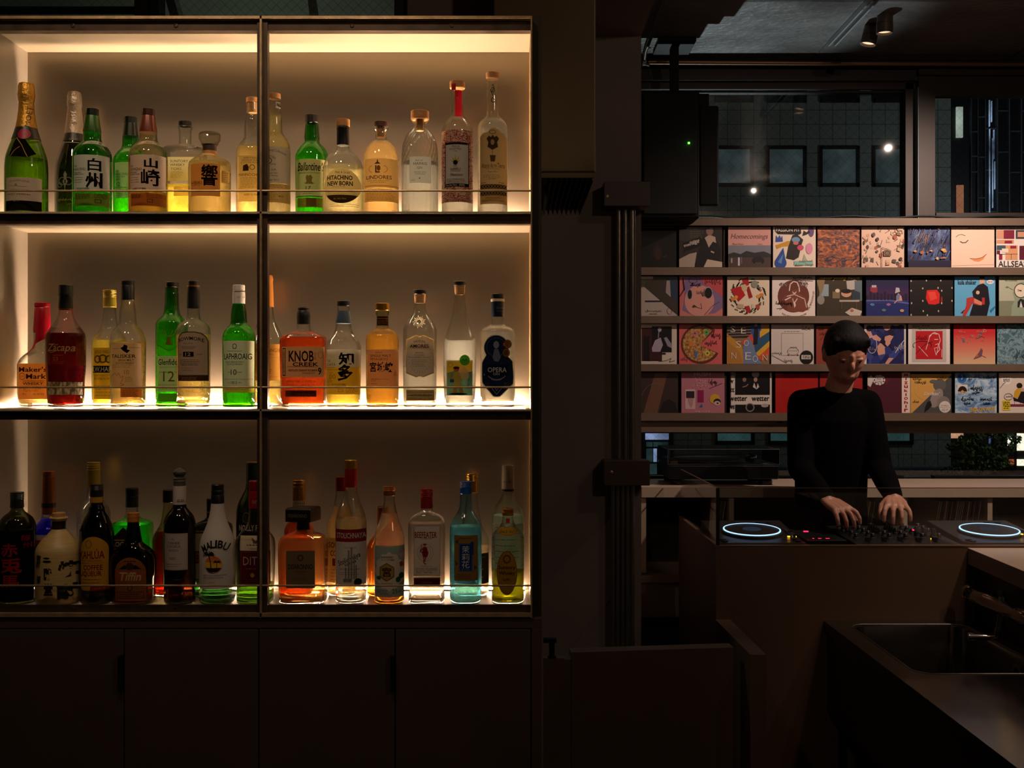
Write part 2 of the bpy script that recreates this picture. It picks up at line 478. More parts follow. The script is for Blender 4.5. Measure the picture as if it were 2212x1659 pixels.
class Bottle:
    def __init__(b, row, cx, Y, label, prof, gl, n=2, dr=1.0, seg=40, mod=None, flat=False, cat='bottle', name='bottle'):
        b.row, b.Y, b.cx, b.n, b.dr, b.seg = row, Y, cx, n, dr, seg
        b.z0 = FLOORS[row] + .0006
        b.xc = X(cx, Y)
        b.root = thing(name, label, cat, (b.xc, Y, b.z0), 'bottles on the ' + {1: 'top', 2: 'middle', 3: 'bottom'}[row] + ' shelf')
        pts = [(Z(y, Y) - b.z0, hw / F * Y) for y, hw in prof]
        pts = [p for p in pts if p[0] > .012]
        pts.append((.007, prof[-1][1] / F * Y))
        pts.sort()
        b.f, b.hs = dense(pts)
        b.rmax = max(p[1] for p in pts); b.top = pts[-1][0]
        rb = pts[0][1]
        mb = MB()
        rings = [(0.0, rb * .84), (.0012, rb * .93), (.0035, rb * .985)] + [(h, b.f(h)) for h in b.hs]
        b._rings(mb, rings, gl, mod=mod)
        mb.build('glass_body', b.root, None if flat else 40)
    def _nd(b, r):
        t = max(0, min(1, (r / b.rmax - .5) / .35)); t = t * t * (3 - 2 * t)
        return 2 + (b.n - 2) * t, 1 + (b.dr - 1) * t
    def _rings(b, mb, rings, m, wall=0, mod=None):
        vs = []; sg = b.seg
        for h, r in rings:
            nn, d = b._nd(r)
            r -= wall
            for k in range(sg):
                a = 2 * PI * (k + .5) / sg
                c, s = math.cos(a), math.sin(a)
                x = math.copysign(abs(c) ** (2 / nn), c) * r; y = math.copysign(abs(s) ** (2 / nn), s) * r * d
                if mod:
                    q = mod(a, h, b); x *= q; y *= q
                vs.append((x, y, h))
        n = len(rings)
        fs = [(i * sg + k, i * sg + (k + 1) % sg, (i + 1) * sg + (k + 1) % sg, (i + 1) * sg + k) for i in range(n - 1) for k in range(sg)]
        fs += [tuple(range(sg))[::-1], tuple(range((n - 1) * sg, n * sg))]
        mb.add(vs, fs, m)
    def fill(b, y, m, wall=.0026):
        top = Z(y, b.Y) - b.z0
        hs = [.006, .009] + [h for h in b.hs if .012 < h < top - .001] + [top]
        rings = [(h, b.f(h)) for h in hs]
        rings[0] = (rings[0][0], rings[0][1] * .93)
        mb = MB(); b._rings(mb, rings, m, wall)
        mb.build('drink', b.root, 40)
        return b
    def lathe(b, name, prof, m, seg=28, smooth=30, label=None):
        """cap, foil, collar: prof in photograph pixels, top to bottom"""
        pts = sorted([(Z(y, b.Y) - b.z0, hw / F * b.Y) for y, hw in prof])
        mb = MB(); mb.lathe([(r, h) for h, r in pts], n=seg, m=m)
        o = mb.build(name, b.root, smooth)
        if label: o['label'] = label
        return b
    def cap(b, y0, y1, hw, m, name='cap', ridged=False, taper=0):
        p = [(y0, hw - 1.2), (y0 + 1, hw - taper)]
        if ridged:
            k = 5
            for i in range(k):
                yy = y0 + 2 + (y1 - y0) * .45 * i / k
                p += [(yy, hw - taper), (yy + 1, hw - taper - .7)]
        p += [(y1 - .6, hw), (y1, hw - .5)]
        return b.lathe(name, p, m)
    def art(b, name, a, cut=4, off=.0004, clamp=.985, label=None):
        Ys = b.Y - b.rmax * b.dr * .85
        def fn(px, py, ly):
            x = X(px, Ys) - b.xc; h = max(.005, Z(py, Ys) - b.z0)
            r = b.f(h)
            nn, d = b._nd(r)
            r += off + ly * .00007
            x = max(-clamp * r, min(clamp * r, x))
            return (x, -r * d * (1 - abs(x / r) ** nn) ** (1 / nn), h)
        mb = MB(); a.into(mb, fn, cut)
        o = mb.build(name, b.root, 60)
        if label: o['label'] = label
        return b
BK = '#17120e'
YF, YB = 2.467, 2.555

# ---------------------------------------------------------------- top shelf
b = Bottle(1, 57, YF, 'green champagne bottle with gold foil and round red seal, beside the shelf end wall',
           [(222, 14.5), (250, 17), (277, 21.5), (300, 28), (320, 35.5), (345, 42.5), (370, 44), (440, 44)], glass('glass_champagne_green', (.34, .56, .08), .35))
b.fill(345, liquid('drink_in_green_bottle', (.85, .9, .4)))
b.lathe('neck_foil', [(179.5, 9), (181, 14.5), (187, 16.8), (196, 17.2), (205, 18.3), (214, 17.2), (222, 15.4), (240, 16.6), (260, 19), (278, 22.6)], K_FOIL, 36)
b.lathe('collar', [(277, 22.2), (290, 26), (303, 30.2)], K_BLACK)
a = Art(.2).poly([(30, 300), (45, 290), (74, 331), (60, 340), (50, 322), (38, 312), (24, 338), (20, 336)], BK)
a.line([(33, 296), (46, 312), (60, 339)], 1.2, '#c8a050').line([(43, 316), (32, 325), (24, 337)], 1, '#c8a050').line([(60, 302), (70, 298), (84, 297)], 1.2, '#c8a050')
b.art('ribbon', a, off=.0012)
b.art('seal', Art(0).oval(47, 287, 13, 11.5, '#a01838').ring(47, 287, 10, 8.5, 1, '#7a1028').rect(44, 285, 50, 288, '#7a1028'), off=.0022)
b.art('neck_lettering', Art(0).text('MOËT', 51, 246, 46, 11, '#2a2010', rot=-86), off=.0012)
a = Art(.15).rect(12, 384, 82, 434, '#c4b29e').text('CHAMPAGNE', 43, 393, 42, 4, '#6a5a48', arc=2).line([(22, 402), (60, 404)], .6, '#6a5a48').oval(37, 400, 3, 3, '#b08050')
a.text('MOËT & CHANDON', 45, 411, 50, 4, '#3a2f26').text('MOËT IMPÉRIAL', 42, 420, 50, 4, '#3a2f26').rect(12, 434, 82, 458, '#1a1512').text('BRUT', 39, 435.5, 14, 3, '#b0a090')
b.art('label', a)

b = Bottle(1, 161, YB, 'dark champagne bottle with silver foil, half behind the green bottle with black characters',
           [(233, 13.5), (262, 16.2), (290, 19.5), (308, 24), (335, 32.5), (362, 38.5), (390, 40), (440, 40)], DGREEN)
b.lathe('neck_foil', [(198.5, 9), (200, 13), (208, 14.8), (220, 15.4), (228, 15.8), (233, 14.3), (262, 17), (291, 20.6)], K_SILV, 36)
b.art('neck_lettering', Art(0).line([(150, 262), (158, 262)], 1, '#5a4c3e').line([(154, 258), (154, 266)], 1, '#5a4c3e').ring(154, 262, 3.4, 3.4, .6, '#5a4c3e'), off=.0012)
b.lathe('collar', [(290, 20.4), (308, 24.8)], K_BLACK)
b.art('collar_lettering', Art(0).text('BRUT', 154, 298, 17, 3.6, '#8a7a66').line([(137, 305.5), (170, 305.5)], 1.2, '#b8a890'), off=.0012)
a = Art(.2)
a.poly([(143, 370), (147, 378), (145, 386), (149, 393), (144, 401), (143, 417), (141, 401), (137, 393), (141, 386), (139, 378)], '#9a8f84')
a.ring(136, 392, 8, 8, 1.4, '#9a8f84').ring(150, 392, 8, 8, 1.4, '#9a8f84').ring(130, 400, 5, 5, 1, '#9a8f84').rect(141.5, 389, 144.5, 397, '#3a332c')
a.scribble(124, 429, 158, 436, '#a08a50', 1, 9, 3)
b.art('printed_emblem', a)

def jp_bottle(cx, Y, label, gl, foil, cap):
    b = Bottle(1, cx, Y, label, [(251, 13.6), (270, 16), (287, 18.5), (300, 19), (307, 21.5), (315, 29.5), (325, 37), (334, 40.2), (350, 40.8), (440, 40.8)], gl)
    b.lathe('cap', [(235.5, 12.6), (236.5, 14), (250, 14.4), (251, 13.8)], cap, 12, 20)
    b.lathe('neck_foil', [(251, 14), (254, 14.9), (270, 17), (284, 19.3), (287, 19.2)], foil)
    return b
b = jp_bottle(199, YF, 'green bottle with two large black brush characters on a white label', GREEN, K_GREENF, K_DARK)
b.fill(344, liquid('drink_in_green', (.85, .85, .35)))
b.art('neck_label', Art(.35).poly([(182, 303), (193, 301), (205, 301), (214, 303), (221, 312), (208, 309), (190, 309), (175, 312)], '#d8d8c0').text('1923', 196, 305.5, 16, 4, BK, shear=.3).rows(206, 214, 305, 305, 1, '#555', .8))
a = Art(.3).rect(158, 335, 231, 412, '#d4d0c4').text('白', 204, 356, 25, 28, BK, .02).text('州', 202.5, 390, 32, 34, BK, .03)
a.text('THE', 163, 359, 8, 4, '#33403a').text('HAKUSHU', 172.5, 366, 29, 6, '#33403a').text('SINGLE MALT', 168, 373, 20, 3.4, '#33403a').text('JAPANESE WHISKY', 171, 377.5, 26, 3.4, '#33403a').rows(160, 184, 384, 394, 3, '#5a6058', .8).text('山崎蒸溜所謹製'[2:], 181, 408, 28, 4, BK)
b.art('label', a)
a = Art(.5).rect(160, 418, 231, 445, '#8a9a3a').rows(164, 198, 421, 430, 6, '#3a4a1a', 1).rows(204, 230, 419, 427, 4, '#3a4a1a', 1).frame(206, 431, 216, 438, 1.2, '#3a4a1a')
b.art('lower_label', a)

b = Bottle(1, 282, YB, 'green bottle with a backlit yellow-green label numbered 12, partly hidden by a brown-capped bottle',
           [(267, 13), (280, 14.5), (295, 16.6), (315, 17.6), (322, 20), (331, 28), (344, 35.6), (352, 36.4), (440, 36.4)], GREEN)
b.lathe('cap', [(253, 12.6), (254, 13.8), (266, 14.2), (267, 13.6)], K_DARK, 12, 20)
b.lathe('neck_foil', [(267, 13.6), (280, 15.2), (295.5, 17.2)], K_DARK)
b.fill(300, liquid('drink_in_green', (.85, .85, .35)))
a = Art(.4).rect(247, 351, 311, 428, '#dcecaa').text('THE', 253.5, 370, 9, 4, '#2c3a1a').text('HAKUSHU', 264, 376.5, 30, 6, '#2c3a1a').text('SINGLE MALT', 261, 382.5, 24, 3.6, '#2c3a1a').text('WHISKY', 255, 388, 12, 3.6, '#2c3a1a').text('12', 256.5, 398, 7.5, 8.5, '#1d2810').line([(248, 404.5), (276, 406)], .7, '#2c3a1a').rows(249, 285, 410, 422, 4, '#6a8040', .8)  # light coming through the white paper is put into its colour
b.art('label', a)
b.art('neck_label', Art(.5).poly([(266, 320), (280, 318), (297, 320), (306, 329), (280, 325), (258, 329)], '#cfe39a'))

b = jp_bottle(320, YF, 'brown-capped whisky bottle with two brush characters on a pinkish label', OLIVE, K_BROWNF, pbr('cap_umber', '#3a1c12', .3))
b.fill(345, DEEP)
b.art('neck_label', Art(.35).poly([(303, 303), (314, 301), (326, 301), (335, 303), (343, 312), (329, 309), (311, 309), (296, 312)], '#d8c8a8').text('1923', 317, 305.5, 16, 4, BK, shear=.3).rows(327, 335, 305, 305, 1, '#555', .8))
a = Art(.3).rect(280, 335, 353, 412, '#d6c2ac').text('山', 326, 352.5, 26, 21, BK, .03).text('崎', 324.5, 384, 36, 36, BK, .02)
a.text('THE', 284, 359, 8, 4, '#4a3a30').text('YAMAZAKI', 294, 366, 28, 6, '#4a3a30').text('SINGLE MALT', 289, 373, 18, 3.4, '#4a3a30').text('JAPANESE WHISKY', 292, 377.5, 26, 3.4, '#4a3a30').rows(281, 306, 384, 394, 3, '#6a5848', .8).text('山崎蒸溜所謹製', 302, 408, 30, 4, BK)
b.art('label', a)
a = Art(.6).rect(282, 418, 353, 445, '#c47a38').rows(284, 312, 421, 428, 5, '#6a3a18', 1).rows(318, 352, 417, 426, 4, '#6a3a18', 1).frame(320, 431, 330, 437, 1.2, '#6a3a18')
b.art('lower_label', a)

b = Bottle(1, 400, YB, 'square clear bottle with a slim neck and black cap, holding pale whisky',
           [(273, 14), (275, 15), (279, 15), (282, 13.2), (300, 12.8), (313, 13), (316, 22), (319, 35), (323, 40.5), (330, 41.5), (440, 41.5)], CLEAR, n=6, dr=.8)
b.cap(262.5, 273, 13.6, K_BLACK)
b.fill(402, GOLD)
a = Art(.6).rect(364, 340, 430, 392, '#efe6b4').text('SUNTORY', 388.5, 349, 39, 5.6, '#2a2418').text('WHISKY', 385, 357, 32, 5.6, '#2a2418').text('TOKI', 381, 365.5, 23, 5.6, '#8a7a40').rows(370, 398, 372, 384, 6, '#c0ac66', .8)
b.art('label', a)
b.art('lower_label', Art(.7).rect(377, 403, 430, 424, '#f2dc90'))

b = Bottle(1, 453, YF, 'squat faceted decanter with a glass stopper and an orange label',
           [(327, 13.6), (333, 15), (338, 24), (345, 36), (351, 42.5), (356, 44.6), (370, 45), (440, 44.6)], CLEAR, seg=24, flat=True)
b.fill(353, AMBER)
b.lathe('stopper', [(286.5, 18), (288, 21.5), (291, 23), (301, 23), (304, 21.5), (308, 19), (314, 17)], glass('glass_stopper', (.86, .84, .74), .35), 24, 20, 'faceted clear glass stopper')
b.lathe('collar', [(313, 16.5), (314.5, 14.6), (320, 14.8), (327.5, 14.4)], pbr('collar_brown', '#3a2416', .5))
b.lathe('ring', [(327, 14.8), (333, 15.6)], pbr('ring_amber', '#b8783c', .5))
a = Art(.55).rect(411, 354, 474, 424, '#d89a54').text('響', 453, 379, 34, 46, BK, .02).text('HIBIKI', 425, 395.5, 25, 7.5, '#3a2410').text('JAPANESE WHISKY', 424, 401.5, 23, 2.6, '#3a2410')
b.art('label', a)
b.art('side_label', Art(.6).rect(476, 366, 491, 393, '#e0b868').frame(478.5, 369, 488.5, 391, .8, '#8a6a34').rows(480, 487, 372, 388, 5, '#8a6a34', 1))

b = Bottle(1, 546, YB, 'wood-stoppered whisky bottle with a cream label, cut off by the upright post',
           [(222, 13.4), (240, 13.2), (245, 14), (248, 13.2), (262, 16.6), (280, 18), (296, 18), (301, 20), (312, 28), (325, 34), (336, 35.3), (440, 35.3)], CLEAR)
b.lathe('cap', [(211.5, 13), (212.5, 14), (221.5, 14), (222, 13.5)], K_WOOD)
b.lathe('cork', [(222, 11), (238, 10.2), (244, 9.6)], K_CORK)
b.fill(320, AMBER)
a = Art(.65).rect(512, 337, 580, 436, '#f0d898').text('SPEYSIDE', 544, 342, 34, 3.4, '#8a6a34').text('SINGLE MALT', 544, 346.8, 42, 3.4, '#8a6a34').text('SCOTCH WHISKY', 544, 351.6, 48, 3.4, '#8a6a34')
a.poly([(525, 370), (526, 358), (532, 360), (535, 355), (539, 362), (538, 370), (535, 364), (530, 364), (528, 370)], '#4a3418').ring(546, 362, 5, 5, 1.2, '#6a4a24').text('MANNOCHMORE', 546, 378, 62, 6, '#6a4c20').rows(519, 574, 385, 406, 8, '#b08a48', .9, .1).text('AGED 12 YEARS', 545, 421, 34, 4, '#6a4c20')
b.art('label', a)

b = Bottle(1, 593, YF, 'wood-capped whisky bottle with an off-white label against the upright post',
           [(214, 12.4), (228, 12.6), (231, 13.8), (233, 13), (250, 15.6), (272, 16), (286, 17), (294, 22), (304, 28.5), (316, 33), (326, 34), (440, 34)], CLEAR)
b.lathe('cap', [(202.5, 12), (203.5, 13.2), (213.5, 13.2), (214, 12.6)], K_WOOD)
b.art('neck_label', Art(.3).rect(592, 215, 605, 229, '#cabfa8').scribble(594, 218, 603, 226, BK, 1.2, 4, 2))
b.fill(247, PALE)
a = Art(.4).rect(562, 317, 622, 396, '#d8cdb8').text('Un-Chillfiltered Collection', 588, 332, 56, 6, '#3a3024', shear=.25, arc=7).text('SIGNATORY', 582, 344, 30, 6, '#4a4034', arc=5).ring(580, 348, 8, 6, 1.6, '#4a4034').text('VINTAGE', 586, 355.5, 22, 3.6, '#3a3024').text('CAOL ILA', 582, 367, 30, 4.6, '#2a2218').text('Single Malt', 590, 375, 22, 4, '#2a2218').text('Scotch Whisky', 587, 380.5, 27, 4, '#2a2218').text('Vintage 2012', 588, 389.5, 30, 4.6, '#2a2218')
b.art('label', a)
a = Art(.6).rect(562, 397, 622, 438, '#e6c87c').rect(579, 400, 614, 407, '#f0dca0').rows(580, 612, 402, 405, 2, '#8a7040', .8).rows(566, 602, 414, 432, 6, '#8a7040', .8).text('46% vol', 606, 424, 10, 3.4, '#6a5028')
b.art('lower_label', a)

b = Bottle(1, 674, 2.519, 'green bottle with a black cap and flowing black script on a pale yellow label',
           [(266, 13), (268, 13.6), (285, 15.4), (300, 16.4), (306, 15.6), (309, 17), (316, 24), (328, 32), (340, 35.6), (440, 35.6)], GREEN)
b.cap(248.5, 266, 14.4, K_BLACK)
b.fill(312, liquid('drink_in_green', (.85, .85, .35)))
a = Art(.2).rect(638, 344, 706, 426, '#d6cf8c').text("Ballantine's", 671, 360, 58, 19, '#231d10', .015, .3).text('BLENDED SCOTCH WHISKY', 669, 374, 46, 3.2, '#4a4424')
a.poly([(663, 392), (661, 384), (664, 378), (668, 381), (672, 378), (676, 384), (674, 392), (678, 398), (660, 398)], '#8a7c3a').line([(659, 396), (679, 396)], 1.5, '#8a7c3a').text('17', 667, 406.5, 11, 7, '#231d10').rows(654, 682, 415, 419, 2, '#6a6030', .8).line([(638, 424.5), (706, 424.5)], 1.4, '#3a4a18')
b.art('label', a)
b.art('lower_label', Art(.5).rect(641, 428, 704, 448, '#b89a3c').rows(643, 660, 431, 445, 5, '#6a581c', .8).rows(685, 702, 431, 445, 5, '#6a581c', .8).rect(662, 428, 684, 448, '#8a6a24'))

b = Bottle(1, 741, YF, 'round-shouldered clear bottle with a black neck sleeve and circular cream label',
           [(314, 13), (320, 14.2), (325, 16.5), (331, 23), (340, 32.5), (352, 40), (364, 43.2), (440, 43.5)], CLEAR)
b.lathe('cap', [(258, 13.4), (259, 14.6), (273, 14.6), (274, 14)], K_WOOD)
b.lathe('neck_sleeve', [(273, 13.4), (274, 13.8), (280, 13.8), (280.6, 13.5), (314.5, 13.6)], K_BLACK)
b.fill(361, PALE)
a = Art(.6).oval(738, 402, 40, 38, '#f4e4b0').oval(738, 402, 40, 38, '#4a3818', a0=31, a1=149, n=20)
a.text('Malt & Grain', 740.5, 373, 31, 5.4, '#6a5424').text('HITACHINO', 734, 384.5, 55, 10, '#3a2a10', .03).text('NEW BORN', 734.5, 397, 55, 10, '#3a2a10', .03).text('Blended Whisky', 733, 404.6, 28, 3, '#9a844a').rows(707, 770, 415, 419, 2, '#d8c070', 1.6, .05).text('Alc. 46% 700ml', 735, 430, 27, 3, '#e8d8a0')
b.art('label', a)
b.art('lower_label', Art(.75).rows(714, 780, 442, 446, 2, '#d8b868', .9, .1))

b = Bottle(1, 823, YF, 'dark-capped bottle of orange whisky with a cream label bearing a lantern emblem',
           [(275, 14.6), (277, 16), (282, 16), (285, 12), (298, 12), (303, 14), (309, 21), (318, 29), (332, 36), (345, 38.6), (440, 38.6)], CLEAR, seg=48)
b.cap(263.5, 275, 15.2, K_WOODD)
b.lathe('cork', [(275, 10), (290, 10), (297, 8.5)], K_CORK)
b.fill(312, ORANGE)
a = Art(.65).rect(786, 343, 861, 406, '#f6e0a8').text('LINDORES', 818.5, 383.5, 55, 8, '#4a3210', .01).text('LOWLAND SINGLE MALT', 818, 390.5, 48, 2.8, '#9a7c40').text('SCOTCH WHISKY', 817, 394.6, 34, 2.8, '#9a7c40')
a.poly([(809, 355), (816, 349), (823, 355)], '#6a4a1c').rect(811, 358, 814, 374, '#6a4a1c').rect(811, 371, 821, 374, '#6a4a1c').oval(818.5, 364, 4, 6, '#8a6428').rect(814.8, 346, 817, 350, '#6a4a1c').ring(804, 366, 7, 7, 1, '#a8843c', a0=90, a1=270).ring(830, 366, 7, 7, 1, '#a8843c', a0=-90, a1=90).line([(786, 402), (861, 402)], 1.4, '#c89a48')
b.art('label', a)
b.art('lower_label', Art(.65).rect(786, 408, 861, 436, '#f4d690').text('MCDXCIV', 816, 411.5, 22, 3.4, '#9a7434').rows(790, 856, 418, 431, 5, '#a88440', .8))

b = Bottle(1, 907, YF, 'clear bottle with spiralling ribs and a broad wooden stopper',
           [(258, 19), (261, 18.4), (266, 14), (271, 11.6), (275, 12.4), (281, 18.5), (290, 26.5), (303, 33), (320, 37.2), (345, 38.4), (440, 38.4)],
           FROST, seg=144, mod=lambda a, h, b: 1 + (.03 if h < .205 else .012 if h < .222 else 0) * math.cos(22 * a + h * 300))
b.lathe('stopper', [(240, 18.4), (241.5, 19.6), (257.5, 19.6), (258.5, 19)], K_WOOD)
b.lathe('cork', [(258, 9.5), (275, 9), (283, 8.4)], K_CORK)
b.fill(352, WATER)
a = Art(.5).rect(885, 339, 931, 396, '#e6e2d6').text('ISLE OF', 906, 347.5, 16, 3.4, '#6a6458').text('HARRIS', 908, 354.5, 29, 6, '#5a564c').text('GIN', 907, 363.5, 11, 5.4, '#5a564c').text('INFUSED WITH', 908, 373, 25, 2.8, '#7a7468').text('SUGAR KELP', 908, 377, 22, 2.8, '#7a7468').rows(889, 898, 389, 391, 2, '#888', .8).oval(907, 386, 1.4, 1.4, '#444')
b.art('label', a, off=.0012)

b = Bottle(1, 988, YF, 'tall clear bottle with a red patterned label and red neck strip',
           [(191, 13.4), (196, 12.8), (206, 12.4), (246, 12.6), (251, 14.5), (258, 21), (268, 28.5), (279, 33), (288, 33.7), (440, 33.7)], CLEAR)
b.lathe('stopper', [(176, 15.4), (177.5, 16.7), (190, 16.7), (191.5, 15.8)], K_WOOD)
b.art('stopper_band', Art(0).rect(974, 176.5, 984, 191, '#9a1822'), off=.0035)
b.art('neck_strip', Art(.4).rect(982, 190, 997, 249, '#a81a26').scribble(985, 200, 990, 214, '#d86a5a', .8, 4, 5))
b.fill(300, WATER)
pat = printed('print_red_knot', [(.38, '#8a1c20'), (.46, '#c8a888'), (.52, '#c8a888'), (.58, '#8a1c20')], 70, (1, 1, 1.6), 2, .4, dist=2.5)
a = Art(.3); a.items.append(([(952, 281), (1024, 281), (1024, 437), (952, 437)], [(0, 1, 2, 3)], pat, 1)); a.n = 1
a.rect(961, 308, 1013, 404, '#2a2018').rect(962.5, 313, 1011.5, 397, '#d6cfc0').text('MEZCAL', 985, 317, 18, 4, BK).text('ANCESTRAL', 984, 322.5, 27, 4, BK).text('JOVEN', 983, 327.5, 9, 2.4, BK)
for k, (dx, dy) in enumerate([(-13, -6), (-8, -13), (0, -17), (8, -13), (13, -6)]):
    a.poly([(984 - 3 + dx * .1, 352), (984 + dx, 351 + dy), (984 + 3 + dx * .1, 352)], '#b8a82c')
a.oval(984, 352, 5, 5, '#1c1608').text('COS', 983.5, 359.5, 8, 3, BK).text('NARU', 984, 365.5, 21, 5, BK).text('100% MAGUEY', 984, 370, 22, 2, BK).text('Mexicano', 986, 377.5, 27, 6, '#4a3a2a', shear=.4).text('CINCO GENERACIONES', 984, 387.5, 38, 2.8, '#4a3a2a').rows(966, 1008, 391, 394, 2, '#6a5a4a', .8).text('Cont. Net. 750 ml', 975, 400.5, 24, 4, '#e8e0d0').text('43%', 998, 400.5, 12, 4, '#e8e0d0')
b.art('label', a)

b = Bottle(1, 1064, YF, 'tallest clear bottle with an ornate tan label, nearest the shelf end',
           [(171, 13.6), (176, 13), (182, 12.4), (205, 12.6), (244, 13), (250, 15.5), (257, 21), (266, 28.5), (276, 32.2), (440, 32.4)], CLEAR)
b.lathe('stopper', [(157.5, 13.2), (158.5, 14.4), (170.5, 14.2), (171, 13.6)], K_WOOD)
b.art('neck_print', Art(.3).ring(1064, 190, 4, 5, 1.4, '#3a3026').line([(1064, 178), (1067, 186), (1061, 196), (1066, 204)], 1.4, '#3a3026').ring(1065, 212, 4, 5, 1.4, '#3a3026', a0=30, a1=300).line([(1062, 180), (1070, 176)], 1, '#3a3026'))
b.fill(262, WATER)
a = Art(.35).poly([(1037, 294), (1042, 294), (1044, 287), (1054, 286), (1058, 280), (1068, 276), (1078, 281), (1081, 286), (1088, 288), (1090, 294), (1095, 296), (1095, 441), (1037, 441)], '#b89866')
a.poly([(1064, 325), (1053, 318), (1055, 308), (1051, 300), (1056, 294), (1061, 297), (1064, 292), (1068, 297), (1073, 294), (1078, 300), (1074, 308), (1076, 318)], '#4a3a24').oval(1064, 308, 4, 6, '#b89866').line([(1064, 326), (1064, 335)], .8, '#4a3a24').poly([(1058, 336), (1071, 336), (1069, 350), (1060, 350)], '#5a4628').ring(1064, 286, 7, 4, 1, '#4a3a24')
a.text('Altares de mi Tierra', 1065, 358, 50, 10, '#3a2c18').text('Mezcal Artesanal', 1064, 365, 30, 2.6, '#5a4628').text('· Espadín ·', 1064, 372, 26, 4, '#3a2c18').rows(1044, 1086, 379, 383, 2, '#5a4628', .8).text('· Joven ·', 1064, 387, 20, 5, '#3a2c18').rows(1039, 1050, 395, 395, 1, '#3a2c18', 1).rows(1078, 1092, 395, 395, 1, '#3a2c18', 1)
for yy, hh in ((399, 9), (414, 8)):
    a.rect(1037, yy, 1095, yy + hh, '#3a2c1c')
    for k in range(9): a.ring(1040 + k * 6.5, yy + hh / 2, 2.6, hh * .36, .9, '#b89866', n=10)
a.rect(1037, 424, 1095, 432, '#caa45c').text('ARTESANAL MÉXICO', 1065, 428, 32, 3, '#5a4218').text('DENOMINACIÓN DE ORIGEN', 1065, 434.5, 48, 3, '#4a3618')
b.art('label', a)

# ---------------------------------------------------------------- middle shelf
b = Bottle(2, 91, 2.552, 'square bottle sealed in dripping red wax with an orange paper label',
           [(664, 14), (690, 15.5), (718, 17), (742, 17.6), (750, 19.5), (758, 25), (768, 37), (778, 45.5), (790, 49.5), (850, 49), (880, 46)], CLEAR, n=3, dr=.68)
b.lathe('wax_seal', [(653, 12.5), (655, 15.5), (662, 16.2), (664.5, 14.8), (667, 16.2), (690, 17.3), (712, 18.3), (719, 17.9)], K_WAX)
b.art('wax_drip', Art(0).poly([(72, 712), (108, 712), (107, 722), (98, 714), (86, 714), (78, 722), (73, 742), (70, 750), (58, 764), (54, 766), (66, 748), (71, 732)], K_WAX), off=.0016)
b.fill(786, ORANGE)
a = Art(.6).rect(38, 785, 132, 862, '#eda55c').text("Maker's", 72, 798, 62, 11, '#3a1c0c', .02).text('Mark', 80, 813, 44, 11, '#3a1c0c', .02).ring(49, 813, 7, 7, 1, '#3a1c0c').text('S IV', 49, 813, 8, 5, '#3a1c0c').text('KENTUCKY STRAIGHT BOURBON', 74, 823, 45, 2.6, '#3a1c0c').text('WHISKY', 73, 828.5, 45, 6, '#3a1c0c', .01).rows(52, 94, 840, 845, 3, '#7a4a24', .8).text('70 cl', 54, 851, 9, 4, '#6a3a1a').text('Alc. 45% VOL', 86, 851, 24, 4, '#6a3a1a')
b.art('label', a)

b = Bottle(2, 142, YF, 'dark rum bottle with a woven straw band round its waist',
           [(667, 13.6), (680, 15.5), (692, 20), (703, 27), (714, 35), (723, 40), (740, 41.4), (790, 41), (825, 38.6), (852, 38), (880, 36.5)], CLEAR)
b.lathe('cap', [(616, 13.6), (617, 15), (635, 15.4), (638, 15.6), (641, 14.4), (662, 15.3), (667, 15.4)], K_BLACK)
b.lathe('neck_ring', [(667, 15.2), (671, 14.6)], K_COPP)
b.fill(720, REDD)
a = Art(.2).text('Zacapa', 131, 753, 58, 21, '#a8905c', .01, .25).text('Ron', 122, 744, 12, 5, '#a8905c', shear=.3).text('CENTENARIO', 127, 767.5, 24, 3, '#7a6238').text('23', 122, 775, 12, 7, '#8a7040').rows(114, 144, 781, 785, 2, '#7a4a34', 1).line([(103, 757), (112, 762), (126, 757)], 1.2, '#a8905c').line([(145, 759), (158, 760)], 1, '#7a6238')
b.art('printed_lettering', a)
a = Art(.55).rect(103, 789, 141, 824, '#8a1c24').rect(144, 789, 180, 824, '#a02430').rows(147, 177, 797, 820, 9, '#6a1018', .8, .1)
b.art('back_label', a)
weave = printed('woven_straw', [(.4, '#6a5a3c'), (.6, '#c8b48a')], 190, (1, 1, .5), 1, .3, kind='noise')
a = Art(.1); a.items.append(([(100, 825), (184, 825), (184, 853), (100, 853)], [(0, 1, 2, 3)], weave, 1))
b.art('straw_band', a, off=.0012)

b = Bottle(2, 237, YB, 'yellow-capped whisky bottle half hidden behind a bottle with a bird emblem',
           [(664, 12.6), (680, 14), (698, 16.6), (708, 19), (718, 25), (730, 33), (742, 36.4), (752, 37.2), (880, 36.5)], CLEAR)
b.cap(626, 664, 14, K_YEL, ridged=True)
b.fill(735, GOLD)
a = Art(.5).rect(200, 751, 274, 862, '#c8a838').text('GOLD MEDAL', 224, 760, 40, 6, '#4a3c10').ring(212, 776, 7, 7, 3, '#6a5414').ring(224, 775, 8, 8, 3, '#6a5414').ring(237, 776, 7, 7, 3, '#6a5414').rect(200, 790, 274, 805, '#1c1608').text('I.W.HARPER', 231, 797.5, 62, 11, '#e8dcb0', .02).text('KENTUCKY STRAIGHT', 230, 811, 52, 4, '#4a3c10').text('BOURBON WHISKEY', 230, 818, 52, 5, '#4a3c10').rows(206, 260, 834, 854, 4, '#6a5414', 1)
b.art('label', a)

